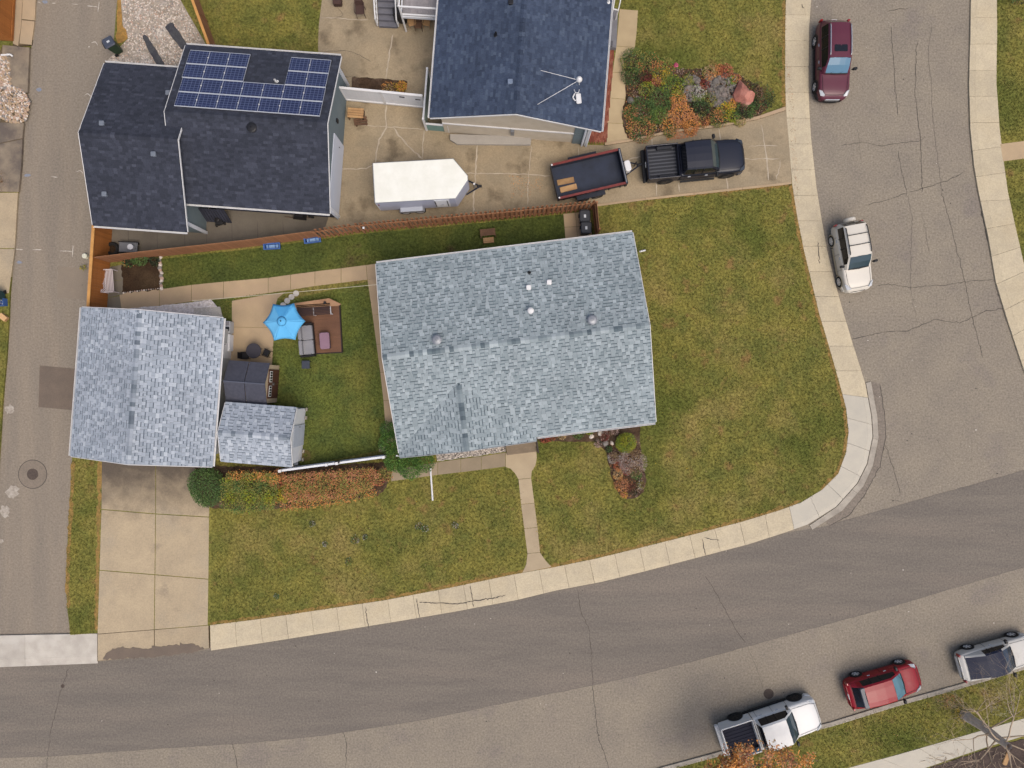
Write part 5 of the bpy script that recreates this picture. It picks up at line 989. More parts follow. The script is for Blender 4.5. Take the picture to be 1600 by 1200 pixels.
def vehicle(name, label, cat, px, py, ang, L, W, H, m, hood, belt, xw0, xw1, xr1, xr0, wf, wr, r=.34, rim=RIMS, pillars=(), roofm=None, z=0.0, pickup=None, wind=GLASSB, clad=None, rail=None, cross=(), sunroof=None, soft=None, spare=False, spoiler=None, tumble=.74, rearw=.9, mirror=TRIMB, taper=1.0, bump=None, lamp=LAMPW, rearm=GLASS):
    t = thing(name, label, cat, P(px, py, z), img(ang)); hw = W/2; F0 = L/2
    def ring(x, wfac, zt, zb):
        w_ = hw*wfac; h = zt-zb
        pr = [(.84, 0), (.95, .07), (.995, .30), (1.0, .52), (.985, .78), (.95, .93), (.86, .985), (.5, 1.03), (0, 1.045)]
        P_ = [(-a*w_, zb+b*h) for a, b in pr]; P_ += [(-a, b) for a, b in P_[:-1][::-1]]
        return [(x, a, b) for a, b in P_]
    rear_end = -F0 if not pickup else pickup['cab']
    stn = [(F0, .62, .64, .36), (F0-.03, .72, .70, .25), (F0-.10, .82, hood-.20, .2), (F0-.24, .90, hood-.11, .18), (F0-.5, .965, hood-.055, .18), (F0-.9, .99, hood-.02, .2), (xw0+.12, 1, hood+.0, .2), (xw0-.18, 1, belt, .2), ((xw1+xr1)/2, 1, belt, .2)]
    if pickup: stn += [(rear_end+.1, 1, belt, .25), (rear_end, 1, belt, .25)]
    else: stn += [(xr0+.5 if xr0+.5 > -F0+.7 else -F0+.75, 1, belt+.01, .2), (-F0+.45, .985, belt, .2), (-F0+.2, .95*rearw/.9, belt-.02, .22), (-F0+.07, .88*rearw/.9, belt-.10, .26), (-F0+.0, .78*rearw/.9, .78, .38)]
    mb = MB(); rg = [ring(*s_) for s_ in stn]; k = len(rg[0]); vs = [p for q in rg for p in q]
    mb.add(vs, [(j*k+i, j*k+(i+1) % k, (j+1)*k+(i+1) % k, (j+1)*k+i) for j in range(len(rg)-1) for i in range(k)]+[tuple(range(k)), tuple(range((len(rg)-1)*k, len(rg)*k))[::-1]])
    body = mb.build('body', m, t, smooth=True, sub=1)
    # seams of the bonnet
    mb = MB()
    for s_ in (-1, 1): mb.path([(xw0+.05, s_*hw*.80, hood+.012), (F0-.5, s_*hw*.76, hood-.035), (F0-.22, s_*hw*.62, hood-.10)], .008, 4)
    mb.path([(F0-.20, -hw*.62, hood-.105), (F0-.17, 0, hood-.08), (F0-.20, hw*.62, hood-.105)], .010, 4); mb.build('bonnet_seam', TRIMB, t)
    # greenhouse
    zr = H
    def cring(x, zt, wl, wu):
        zb = belt-.03; h = zt-zb
        q = [(-wl, zb), (-(wl-.015), zb+min(.06, h*.3)), (-(wu+.03), zt-min(.10, h*.35)), (-(wu-.05), zt-min(.02, h*.1)), (-wu*.5, zt+.015), (0, zt+.025)]
        q += [(-a, b) for a, b in q[:-1][::-1]]; return [(x, a, b) for a, b in q]
    wl, wu = hw*.93, hw*tumble
    xs = [(xw0, belt+.05, wl*.93, wl*.80), (xw0+(xw1-xw0)*.5, (belt+zr)/2+.05, wl*.985, (wl*.80+wu)/2+.02), (xw1, zr-.02, wl, wu), ((xw1*2+xr1)/3, zr+.015, wl, wu), ((xw1+2*xr1)/3, zr+.015, wl, wu*.99), (xr1, zr-.02, wl*.985, wu*.96)]
    if not (pickup or abs(xr1-xr0) < .25): xs.append((xr1+(xr0-xr1)*.5, zr-(zr-belt)*.42, wl*.95, wu*.97))
    xs.append((xr0, belt+.06, wl*.92*rearw/.9, wu*.98))
    R2 = [cring(*q) for q in xs]; k = 11; nst = len(xs); jr = 5                # jr = index of the rear roof station
    def grab(cells, off=0.0):
        b = MB()
        for j, i in cells:
            q = [R2[j][i], R2[j][i+1], R2[j+1][i+1], R2[j+1][i]]; b.add(q, [(0, 1, 2, 3)])
        o_ = b; return o_
    allc = [(j, i) for j in range(nst-1) for i in range(k-1)]
    ws = [(j, i) for j in (0, 1) for i in range(3, 7)]; rw = [(j, i) for j in range(jr, nst-1) for i in range(3, 7)]; sw = [(j, i) for j in range(1, jr) for i in (1, 8)]
    roof = [c for c in allc if c not in ws and c not in rw and c not in sw]
    mb = grab([c for c in roof if not (soft and 2 <= c[0] < jr and 2 <= c[1] < 8)]); mb.add(R2[-1], [tuple(range(k))]) if pickup else None
    if soft:
        for lo_, hi_ in ((0, 5), (5, 10)): grab([c for c in roof if lo_ <= c[1] < hi_ and not (2 <= c[0] < jr and 2 <= c[1] < 8)]).build('roof_side', m, t)
    else: mb.build('roof', roofm or m, t, smooth=True)
    if soft: 
        b = grab([(j, i) for j in range(2, jr) for i in range(2, 8)]); b.build('soft_top', soft, t, smooth=True)
    grab(ws).build('windscreen', wind, t, smooth=True); grab(rw).build('rear_window', rearm, t, smooth=True)
    for i in (1, 8):
        for a, b in (((1, 2), (3,)), ((3,), ()), ((4,), ())): pass
        for js in ((1, 2), (3,), (4,)): grab([(j, i) for j in js if j < jr]).build('side_window', GLASS, t, smooth=True)
    for s_ in (-1, 1):                                   # pillars over the glass, screen surround, cowl
        for j in (3, 4):
            pr = [R2[j][i] for i in ((1, 2) if s_ < 0 else (9, 8))]; MB().tube((pr[0][0], pr[0][1]*1.004, pr[0][2]), (pr[1][0], pr[1][1]*1.006, pr[1][2]), .035, .03, 5).build('pillar', TRIMB, t)
        xm = xw0-.22; mp = s_*(hw+.13); MB().at(xm, s_*(hw+.10), belt+.10, s_*.12).rbox(0, 0, 0, .14, .24, .16, .04).build('mirror', mirror, t); MB().tube((xm, s_*hw*.93, belt+.06), (xm, s_*(hw+.06), belt+.14), .025, .025, 5).build('mirror_arm', TRIMB, t)
        hx = F0-.20; mb = MB(); q = [(F0-.14, s_*hw*.60, hood-.185), (F0-.17, s_*hw*.83, hood-.20), (F0-.50, s_*hw*.95, hood-.13), (F0-.42, s_*hw*.78, hood-.075), (F0-.2, s_*hw*.6, hood-.10)]
        c = Vector(np.mean(np.array(q), axis=0)); q2 = [tuple(Vector(p)+Vector((.012, s_*.012, .022))) for p in q]; q3 = [tuple(Vector(p)-Vector((.05, s_*.05, .08))) for p in q]
        mb.add(q2+q3, [tuple(range(5)) if s_ < 0 else tuple(range(5))[::-1]]+[(i, (i+1) % 5, 5+(i+1) % 5, 5+i) for i in range(5)]); mb.build('headlight', lamp, t)
        zt_ = belt-.32 if not pickup else pickup['bz']-.42; MB().at(-F0+(.06 if not pickup else .05), s_*hw*.86, zt_).rbox(0, 0, 0, .10, .16, .30, .03).build('taillight', LAMPR, t)
        for xd in ((xw0-.75, xw0-1.75) if (xw1-xr1) > 1.3 else (xw0-1.0,)): MB().at(xd, s_*(hw*.985), belt-.16).rbox(0, 0, 0, .18, .05, .03, .012).build('door_handle', CHROME if name != 'x' else m, t)
        mb = MB()
        for xd in ((xw0-.05, xw0-.98, xw0-1.95) if (xw1-xr1) > 1.3 else (xw0-.1, xw0-1.3)): mb.path([(xd, s_*(hw+.002), .3), (xd-.02, s_*(hw+.004), .6), (xd-.03, s_*hw*.985, belt-.12)], .008, 4)
        mb.build('door_seam', TRIMB, t)
        if clad: MB().at(0, 0, 0).box((wf-r*1.25), (wr+r*1.25), *sorted((s_*hw*.94, s_*(hw+.012))), .2, .36).build('sill_trim', clad, t)
        for xx in (wf, wr):
            MB().lathe([(r*1.12, 0), (r*1.12, s_*.012), (r*.98, s_*.016)], 28, (xx, s_*(hw-.004), r*1.0), ax='y').build('wheel_arch', clad or TRIMB, t); wheel(t, xx, s_*(hw-.085), r, .22, rim, s_)
        if rail: MB().at().path([(xw1-.15, s_*(wu-.06), H-.01), (xw1-.25, s_*(wu-.05), H+.05), ((xw1+xr1)/2, s_*(wu-.05), H+.07), (xr1+.2, s_*(wu-.06), H+.05), (xr1+.1, s_*(wu-.07), H-.01)], .026, 6).build('roof_rail', rail, t)
    MB().path([R2[0][3], tuple(Vector(R2[0][5])+Vector((.04, 0, .0))), R2[0][7]], .035, 6).build('cowl', TRIMB, t)
    mb = MB(); mb.path([R2[2][3], R2[2][5], R2[2][7]], .012, 5); mb.build('screen_trim', TRIMB, t)
    for s_ in (-.35, .2): MB().path([(xw0+.0, s_, belt+.085), (xw0-.22, s_+.42, belt+.205)], .010, 4).build('wiper', TRIMB, t)
    MB().at(F0-.03, 0, .50).rbox(0, 0, 0, .09, W*.46, .18, .03).build('grille', CHROME if bump is TRIMB else TRIMB, t)
    mb = MB(); q = [(F0-.42, -hw*1.0), (F0-.16, -hw*.90), (F0-.02, -hw*.66), (F0+.045, -hw*.3), (F0+.06, 0), (F0+.045, hw*.3), (F0-.02, hw*.66), (F0-.16, hw*.90), (F0-.42, hw*1.0)]
    mb.prism(q+[(x-.2, y*.8) for x, y in q[::-1]], .26, .50); mb.build('front_bumper', bump or m, t, bevel=.04)
    if not pickup: MB().at(-F0+.02, 0, .42).rbox(0, 0, 0, .1, W*.72, .16, .04).build('rear_bumper', clad or m, t)
    MB().at(-F0-.015, 0, .72).cbox(0, 0, 0, .02, .32, .15).build('number_plate', WHITE, t)
    for c in cross: MB().tube((c, -(wu-.05), H+.07), (c, wu-.05, H+.07), .022, .022, 6).build('cross_bar', TRIMB, t)
    if sunroof: MB().at((sunroof[0]+sunroof[1])/2, 0, H+.027).rbox(0, 0, 0, abs(sunroof[0]-sunroof[1]), wu*1.15, .012, .06, e=.006).build('sunroof', GLASS, t)
    if spoiler: MB().at(xr1-.10, 0, H-.075).rbox(0, 0, 0, .30, wu*1.86, .05, .08).build('spoiler', spoiler, t)
    if spare:
        o = MB().lathe([(.05, -.12), (.30, -.12), (.335, -.08), (.335, .06), (.30, .10), (.0, .10)], 26, ax='x').build('spare_wheel_cover', m, t, smooth=False); o.location = (-F0-.13, .12, .88)
        o.scale = (-1, 1, 1)
    if pickup:
        c0, bz, fl = pickup['cab']-.03, pickup['bz'], pickup['fl']; th = .09; bm_ = m
        mb = MB()
        for s_ in (-1, 1): mb.box(-F0+.06, c0, *sorted((s_*hw*.985, s_*(hw-th))), .42, bz)
        mb.box(c0-.06, c0, -hw+th, hw-th, .42, bz); mb.build('bed_side', bm_, t, bevel=.03)
        MB().box(-F0, -F0+.08, -hw*.96, hw*.96, .5, bz-.004).build('tailgate', bm_, t, bevel=.025)
        fm = pickup.get('floor', TRIMB); MB().box(-F0+.08, c0-.06, -hw+th, hw-th, .42, fl).build('bed_floor', fm, t)
        n = 9
        for i in range(n): y = -hw+th+.1+(W-2*th-.2)*i/(n-1); MB().box(-F0+.1, c0-.08, y-.04, y+.04, fl, fl+.022).build('bed_rib', pickup.get('rib', fm), t)
        for xx in (wr,):
            for s_ in (-1, 1): MB().box(xx-.45, xx+.45, *sorted((s_*(hw-th), s_*(hw-th-.16))), fl, fl+.24).build('wheel_box', fm, t, bevel=.03)
        if pickup.get('cover'): MB().box(-F0+.07, c0-.04, -hw+.04, hw-.04, bz+.002, bz+.03).build('bed_cover', pickup['cover'], t, bevel=.01)
        MB().at(-F0-.09, 0, .42).rbox(0, 0, 0, .2, W*.94, .2, .05).build('rear_bumper', pickup.get('bump', TRIMB), t)
        for s_ in (-1, 1):
            MB().at(0, 0).box(xr0+.05, xw0-.1, *sorted((s_*hw*.98, s_*(hw+.10))), .32, .38).build('running_board', TRIMB, t)
    return t
BEIGE = paint('paint_pearl', col(222, 216, 204)); MAROON = paint('paint_maroon', col(96, 40, 58)); WHT = paint('paint_white', col(236, 236, 234)); RED = paint('paint_red', col(150, 10, 30)); BLK = paint('paint_midnight', col(27, 31, 46)); SILV = paint('paint_silver_white', col(206, 204, 198))
vehicle('suv', 'maroon sport utility vehicle with sunroof parked against the sidewalk', 'car', 1293, 103, 90, 4.6, 1.86, 1.68, MAROON, .98, 1.06, .95, .28, -1.75, -2.1, 1.42, -1.28, .36, rail=CHROME, sunroof=(-.05, -.45), clad=TRIMB, z=.004, tumble=.70, bump=TRIMB)
vehicle('suv', 'pearl white compact utility vehicle with rear spare wheel and roof rack', 'car', 1323, 405, 79.5, 4.05, 1.76, 1.70, BEIGE, 1.0, 1.08, .72, .10, -1.72, -1.95, 1.28, -1.18, .35, rail=TRIMB, cross=(-.55, -1.15), spare=True, clad=mat('cladding_beige', col(184, 172, 146), fine=.05), wind=GLASSP, tumble=.76, z=.004)
vehicle('hatchback', 'red hatchback with dark rear spoiler parked along the lower kerb', 'car', 1371, 1063, -16, 4.4, 1.80, 1.50, RED, .92, .98, .98, .25, -1.45, -1.98, 1.38, -1.28, .33, spoiler=mat('spoiler_grey', col(70, 78, 92), fine=.03, rough=.3), z=.004, wind=mat('windscreen_teal', col(96, 138, 154), rough=.1, spec=.5, fine=0), tumble=.74)
vehicle('coupe', 'silver white coupe with dark glass top near the bare tree', 'car', 1545, 1021, -15.5, 4.5, 1.82, 1.36, SILV, .88, .92, .75, .05, -.95, -1.95, 1.40, -1.32, .33, soft=mat('roof_glass_navy', col(36, 42, 64), rough=.45, spec=.15, fine=.02), rearm=mat('rear_glass_navy', col(36, 42, 64), rough=.35, spec=.15, fine=.02), wind=mat('windscreen_navy', col(50, 62, 80), rough=.1, spec=.4, fine=0), z=.004, tumble=.80)
vehicle('pickup_truck', 'white crew cab pickup partly under the orange leaved tree', 'pickup', 1197, 1125, -18, 5.9, 2.0, 1.88, WHT, 1.12, 1.20, 1.30, .72, -.72, -.88, 1.92, -1.78, .41, rim=RIMD, clad=TRIMB, pickup=dict(cab=-.95, bz=1.24, fl=.78, floor=mat('bed_liner_navy', col(40, 42, 58), fine=.1), bump=WHT), wind=GLASSP, z=.004, tumble=.78)
vehicle('pickup_truck', 'black crew cab pickup hitched to the dump trailer', 'pickup', 1081, 257, -5.5, 5.85, 2.02, 1.90, BLK, 1.12, 1.20, 1.22, .66, -.80, -.95, 1.85, -1.80, .41, rim=RIMD, pickup=dict(cab=-1.02, bz=1.24, fl=.80, floor=mat('bed_liner_black', col(52, 54, 60), fine=.1), rib=mat('bed_rib_grey', col(84, 86, 92), fine=.1), bump=TRIMB), wind=mat('windscreen_green', col(62, 76, 78), rough=.1, spec=.4, fine=0), z=ZC, tumble=.80, lamp=mat('lamp_smoked', col(60, 66, 76), rough=.2, fine=.02))
# dump trailer
TRB = mat('trailer_black', col(38, 44, 58), col(34, 38, 50), s1=2, s2=8, rough=.5, fine=.08); TRR = mat('trailer_red_edge', col(128, 56, 52), col(110, 46, 44), s1=4, s2=8, fine=.1, rough=.5)
dt = thing('dump_trailer', 'black dump trailer with red top rails and open box', 'trailer', P(917, 280.5, ZC), img(-13)); A_, B_ = 2.02, 1.0
MB().box(-A_, A_, -B_, B_, .50, .58).build('floor', mat('trailer_floor', col(46, 54, 72), col(38, 44, 58), s1=1.2, s2=10, fine=.1, rough=.45), dt)
for s in (-1, 1):
    MB().box(-A_, A_, *sorted((s*B_, s*(B_-.05))), .58, 1.08).build('side_wall', TRB, dt); MB().box(-A_, A_, *sorted((s*(B_+.06), s*(B_-.07))), 1.08, 1.15).build('top_rail', TRR, dt)
    for i in range(6): MB().box(-A_+.3+i*.68, -A_+.36+i*.68, *sorted((s*B_, s*(B_+.05))), .5, 1.08).build('stake', TRB, dt)
    MB().box(-.95, .75, *sorted((s*(B_+.02), s*(B_+.3))), .74, .78).build('mudguard', TRB, dt)
    for x in (-.5, .32): wheel(dt, x, s*(B_+.15), .35, .2, RIMD, s)
MB().box(A_-.06, A_+.08, -B_-.05, B_+.05, .5, 1.16).build('front_wall', TRB, dt); MB().box(A_-.02, A_+.02, -B_, B_, 1.16, 1.18).build('front_edge', STEEL, dt); MB().box(-A_-.05, -A_, -B_, B_, .5, 1.05).build('tailgate', TRB, dt)
MB().at(A_+.32, 0, .55).rbox(0, 0, 0, .36, .62, .45, .12).build('tool_box', WHITE, dt)
for s in (-1, 1): MB().path([(A_, s*.5, .55), (A_+1.15, 0, .55)], .045, 6).build('drawbar', TRB, dt)
MB().at(A_+1.1, 0, .5).rbox(0, 0, 0, .3, .14, .16, .04).build('coupler', BLACK, dt); MB().tube((A_+.85, .08, .3), (A_+.85, .08, 1.0), .035, .035, 8).build('jack', DKMETAL, dt)
for s in (-1, 1): MB().lathe([(.05, 0), (.05, .04), (.0, .05)], 10, (-A_+.02, s*(B_-.02), 1.15), cap=False).build('corner_cap', WHITE, dt)
for i, (x, y, lab) in enumerate(((-1.35, .02, 'weathered plank lying in the dump trailer nearer the house'), (-1.28, -.42, 'paler plank lying in the dump trailer nearer the fence'))):
    v = dt.location+Matrix.Rotation(dt.rotation_euler.z, 3, 'Z') @ Vector((x, y, .585)); o = MB().cbox(0, 0, 0, 1.0, .32, .05).build('plank', TIMBER if i else mat('plank_weathered', col(172, 138, 96), col(150, 116, 80), s1=3, s2=12, fine=.2)); o.location = v; o.rotation_euler = (0, 0, dt.rotation_euler.z+.05*i-.03); tag(o, lab, 'plank', 'planks in the dump trailer')
# enclosed cargo trailer
cg = thing('cargo_trailer', 'white enclosed cargo trailer with wedge nose beside the cedar fence', 'trailer', P(656, 299.6, ZC), img(-3.2)); X, Y = 2.29, 1.11
out_ = [(-X, -Y), (X-.05, -Y), (X+.70, -.12), (X+.70, .12), (X-.05, Y), (-X, Y)]
CGW = mat('cargo_side_shaded', col(186, 192, 214), col(178, 184, 206), s1=1.5, s2=5, fine=.03, rough=.35); CGR = mat('cargo_roof', col(250, 250, 240), col(240, 240, 228), s1=1, s2=6, fine=.03, rough=.5)  # white trailer: sides tinted bluish grey, their shade painted into the colour
MB().prism(out_, .42, 2.18).build('body', CGW, cg, bevel=.03); MB().prism([(x*1.004, y*1.01) for x, y in out_], 2.181, 2.24).build('roof', CGR, cg, bevel=.03)
MB().path([(x, y, 2.2) for x, y in [(a*1.006, b*1.014) for a, b in out_+out_[:1]]], .022, 6).build('roof_trim', STEEL, cg)
MB().box(-X-.05, -X, -Y+.02, Y-.02, .42, 2.16).build('ramp_door', WHITEP, cg)
MB().box(1.0, 1.85, -Y-.025, -Y, .55, 2.0).build('side_door', WHITEP, cg); [MB().box(x, x+.05, -Y-.05, -Y-.02, .7, 1.9).build('hinge_strap', BLACK, cg) for x in (1.02, 1.72)]; MB().box(1.36, 1.5, -Y-.06, -Y-.02, 1.1, 1.16).build('handle', STEEL, cg)
for s in (-1, 1):
    mb = MB(); q = [(-.95, .52), (-.85, .82), (.45, .82), (.55, .52)]; k = 4; vs = [(x-.25, s*Y, z) for x, z in q]+[(x-.25, s*(Y+.24), z-.03) for x, z in q]; mb.add(vs, [(0, 1, 2, 3), (7, 6, 5, 4)]+[(i, (i+1) % 4, 4+(i+1) % 4, 4+i) for i in range(4)]); mb.build('fender', mat('fender_alloy', col(178, 184, 196), rough=.4, metal=.3, fine=.05), cg)
    for x in (-.8, .05): wheel(cg, x-.05, s*(Y+.10), .33, .2, RIMS, s)
    MB().box(-X+.05, -X+.13, *sorted((s*Y, s*(Y+.015))), 1.6, 1.75).build('marker_lamp', LAMPR, cg)
mb = MB(); mb.path([(X+.5, -.45, .42), (X+1.35, 0, .42), (X+.5, .45, .42)], .05, 6); mb.build('drawbar', TRB, cg); MB().at(X+1.3, 0, .38).rbox(0, 0, 0, .3, .14, .16, .04).build('coupler', BLACK, cg); MB().tube((X+1.02, 0, .2), (X+1.02, 0, .95), .04, .04, 8).build('jack', STEEL, cg); MB().lathe([(.05, .95), (.06, 1.0), (.0, 1.02)], 10, (X+1.02, 0, 0), cap=False).build('jack_cap', WHITE, cg)
# ------------------------------------------------------------------ plants
def leafm(n, c): return mat('leaf_'+n, col(*c, 1.25), fine=.25, s2=9, rough=.7, spec=.2)
LG = {'dkgreen': (74, 98, 56), 'green': (84, 108, 56), 'ltgreen': (104, 126, 56), 'lime': (142, 146, 44), 'yellow': (184, 156, 50), 'orange': (206, 142, 76), 'rust': (186, 126, 80), 'red': (152, 76, 60), 'maroon': (104, 52, 48), 'brown': (112, 86, 62), 'mauve': (164, 140, 132), 'grey': (172, 166, 158), 'olive': (134, 130, 68), 'dark': (44, 52, 36), 'ever': (66, 98, 42), 'everl': (92, 126, 54), 'pink': (206, 90, 130), 'tan': (166, 142, 104), 'salmon': (182, 126, 92)}
LM = {k: leafm(k, v) for k, v in LG.items()}
def leafmesh(name, pts, size, pal, parent, up=.45, asp=.55, world=True):
    pts = np.asarray(pts, float); n = len(pts); nr = rng.normal(size=(n, 3)); nr /= np.linalg.norm(nr, axis=1)[:, None]; nr[:, 2] = np.abs(nr[:, 2])+up; nr /= np.linalg.norm(nr, axis=1)[:, None]
    a = np.cross(nr, rng.normal(size=(n, 3))); a /= np.linalg.norm(a, axis=1)[:, None]; b = np.cross(nr, a); s = size*rng.uniform(.6, 1.3, n)[:, None]
    V = np.stack([pts-a*s*.5, pts+b*s*asp*.5+nr*s*.08, pts+a*s*.5, pts-b*s*asp*.5+nr*s*.08], 1).reshape(-1, 3)
    me = bpy.data.meshes.new(name); me.vertices.add(n*4); me.vertices.foreach_set('co', V.astype(np.float32).ravel()); me.loops.add(n*4); me.loops.foreach_set('vertex_index', np.arange(n*4, dtype=np.int32)); me.polygons.add(n)
    me.polygons.foreach_set('loop_start', np.arange(0, n*4, 4, dtype=np.int32)); me.polygons.foreach_set('loop_total', np.full(n, 4, np.int32))
    for k in pal: me.materials.append(LM[k])
    # neighbouring leaves share a colour: clumps, not confetti
    cl = (np.sin(pts[:, 0]*5.1+pts[:, 2]*3)+np.sin(pts[:, 1]*4.7+1.3))*.25+.5+rng.normal(0, .22, n)
    me.polygons.foreach_set('material_index', np.clip((cl*len(pal)).astype(int), 0, len(pal)-1).astype(np.int32)); me.update(calc_edges=True)
    o = bpy.data.objects.new(name, me); C.objects.link(o); o.parent = parent
    if world: o.matrix_parent_inverse = pmat(parent).inverted()
    return o
def ballpts(c, rx, ry, h, n, lumps=9, seed=0):
    r_ = np.random.default_rng(seed); L = r_.normal(size=(lumps, 3)); L /= np.linalg.norm(L, axis=1)[:, None]; L[:, 2] = np.abs(L[:, 2]); am = r_.uniform(-.18, .22, lumps)
    d = rng.normal(size=(n, 3)); d /= np.linalg.norm(d, axis=1)[:, None]; d[:, 2] = np.where(rng.random(n) < .8, np.abs(d[:, 2]), d[:, 2]*.5)
    k = 1+(np.clip(d @ L.T, 0, 1)**4 @ am); rad = rng.uniform(.25, 1, n)**.35*k
    p = d*rad[:, None]; p[:, 0] *= rx; p[:, 1] *= ry; p[:, 2] = np.maximum(p[:, 2]*h*.55+h*.45, .03)
    return p+np.array(c)
def shrub(label, px, py, r, h, pal, n=None, size=.09, name='shrub', cat='shrub', group=None, ry=None, z=ZL, up=.45, asp=.55, stems=5):
    c = P(px, py, z); t = thing(name, label, cat, c, 0, group); n = n or int(700*r*r+120)
    leafmesh('foliage', ballpts(c, r, ry or r, h, n, seed=int(px*7+py)), size, pal, t, up, asp)
    mb = MB()
    for i in range(stems): a = random.random()*6.28; mb.tube(c, c+Vector((math.cos(a)*r*.55, math.sin(a)*r*.55, h*.7)), .018, .006, 5)
    mb.build('stem', LM['brown'], t, world=True); return t
def hedge(label, poly, h, pal, n, size=.09, name='hedge', group=None, z=ZL):
    q = W2(poly, z); cx = sum(p[0] for p in q)/len(q); cy = sum(p[1] for p in q)/len(q); t = thing(name, label, 'hedge', (cx, cy, z), 0, group)
    xs = [p[0] for p in q]; ys = [p[1] for p in q]; x = rng.uniform(min(xs)-.1, max(xs)+.1, n*4); y = rng.uniform(min(ys)-.1, max(ys)+.1, n*4)
    bump = .10*np.sin(x*3.1)+.09*np.sin(y*3.7+x*1.7); k = inpoly(x+rng.normal(0, .06, len(x)), y+rng.normal(0, .06, len(y)), q); x, y, bump = x[k][:n], y[k][:n], bump[k][:n]
    top = h+bump; zz = np.where(rng.random(len(x)) < .6, top-np.abs(rng.normal(0, .08, len(x))), rng.uniform(.1, 1, len(x))*top)
    leafmesh('foliage', np.stack([x, y, zz+z], 1), size, pal, t)
    mb = MB()
    for i in range(14): a = random.choice(range(len(x))); mb.tube((x[a], y[a], z), (x[a]+.1, y[a]+.05, z+h*.8), .02, .01, 5)
    mb.build('stem', LM['brown'], t, world=True); return t
hedge('clipped olive green hedge section beside the round shrub', [(358, 744), (440, 738), (446, 740), (442, 788), (400, 796), (358, 792)], 1.3, ['green', 'olive', 'olive', 'ltgreen', 'lime'], 6600)
hedge('rust orange strip of hedge against the shed wall', [(368, 733), (445, 735), (452, 742), (445, 750), (400, 744), (366, 744)], 1.35, ['rust', 'orange', 'olive'], 1300)
hedge('long clipped red and orange hedge below the vinyl fence', [(456, 738), (520, 733), (590, 727), (599, 740), (590, 758), (540, 772), (462, 780), (450, 765)], 1.4, ['olive', 'rust', 'olive', 'olive', 'rust', 'rust', 'olive', 'salmon', 'salmon'], 8200, .085)
hedge('orange yellow lower fringe of the red hedge', [(450, 776), (520, 770), (585, 760), (596, 764), (590, 772), (540, 782), (480, 792), (446, 792)], 1.0, ['rust', 'olive', 'orange', 'olive'], 1900)
shrub('bright red shrub inside the hedge near the shed corner', 440, 748, .55, 1.4, ['red', 'rust', 'salmon'], 700)
shrub('small lime yellow shrub at the lower edge of the hedge', 452, 768, .55, 1.25, ['lime', 'yellow', 'lime'], 600)
shrub('orange shrub filling the lower left of the hedge', 425, 780, .7, .9, ['orange', 'olive', 'rust'], 600, ry=.3)
shrub('round dark green clipped shrub beside the driveway', 333, 757, 1.12, 1.5, ['dkgreen', 'green', 'dkgreen', 'green'], 5200, .085)
shrub('red tipped end of hedge shrub near the house shrub', 594, 745, .5, 1.2, ['red', 'rust', 'maroon', 'olive'], 650)
shrub('thin brown twiggy shrub in the gap before the house', 603, 738, .45, .9, ['brown', 'rust', 'olive'], 350)
for i, (x, y, r, h, lab) in enumerate(((609, 672, .55, .9, 'evergreen shrub highest along the house side'), (611, 692, .65, 1.15, 'evergreen shrub at the side of the house corner'), (622, 716, .8, 1.2, 'evergreen shrub wrapped round the house corner'), (641, 727, .85, 1.15, 'largest evergreen shrub below the front eave'), (664, 719, .65, 1.1, 'evergreen shrub nearest the downspout extension'))):
    shrub(lab, x, y, r, h, ['ever', 'everl', 'ever', 'everl', 'dkgreen'], int(2600*r*r+500), .075, group='evergreen shrubs at the house corner')
# front island bed
shrub('yellow green globe cedar in the front flower bed', 975, 691, .62, .85, ['lime', 'ltgreen', 'lime'], 2600, .06)
shrub('mauve twiggy shrub in the front flower bed', 985, 719, .8, .85, ['mauve', 'grey', 'mauve', 'tan', 'brown'], 2200, .08, asp=.3)
shrub('grey pink feathery clump left of the mauve shrub', 957, 714, .38, .5, ['grey', 'mauve', 'tan'], 450, .07, asp=.3)
for x, y, r, h, pal, lab in ((966, 728, .32, .35, ['maroon', 'red', 'rust'], 'maroon red clump in the front flower bed'), (964, 741, .34, .3, ['yellow', 'orange', 'tan'], 'golden yellow clump in the front flower bed'), (979, 735, .28, .3, ['red', 'maroon'], 'small bright red clump below the mauve shrub'), (970, 757, .5, .3, ['salmon', 'rust', 'brown', 'orange'], 'salmon orange ground plant near the bed tip'), (986, 765, .42, .25, ['maroon', 'brown', 'dark'], 'dark maroon plant at the rounded bed tip'), (993, 741, .32, .3, ['dkgreen', 'green'], 'dark green clump at the right of the front bed'), (1001, 757, .28, .3, ['brown', 'olive', 'grey'], 'thin olive sprig on the right bed edge'), (975, 772, .25, .2, ['yellow', 'rust'], 'tiny yellow rust plant at the very tip of the bed')):
    shrub(lab, x, y, r, h, pal, int(1500*r*r+150), .07, 'flowering_plant', 'plant')
for x, y, r, pal, lab in ((851, 685, .3, ['red', 'maroon', 'dark'], 'red leaved plant beside the front steps'), (862, 683, .28, ['red', 'dkgreen'], 'small red and green plant along the front wall'), (878, 681, .25, ['tan', 'dkgreen'], 'tan and green sprig along the front wall'), (903, 678, .35, ['green', 'dkgreen', 'ltgreen'], 'green clump in the middle of the front wall bed'), (920, 674, .25, ['lime', 'green'], 'lime green tuft below the front gutter'), (945, 680, .35, ['maroon', 'mauve', 'dark'], 'dark purple plant behind the pale boulders'), (958, 672, .32, ['brown', 'mauve'], 'brown seed head clump near the globe cedar'), (934, 692, .3, ['dark', 'mauve'], 'dusky low plant in front of the pale boulders'), (951, 701, .22, ['dark', 'dkgreen'], 'dark tuft between mauve and golden plants')):
    shrub(lab, x, y, r, .35, pal, int(1500*r*r+120), .07, 'flowering_plant', 'plant')
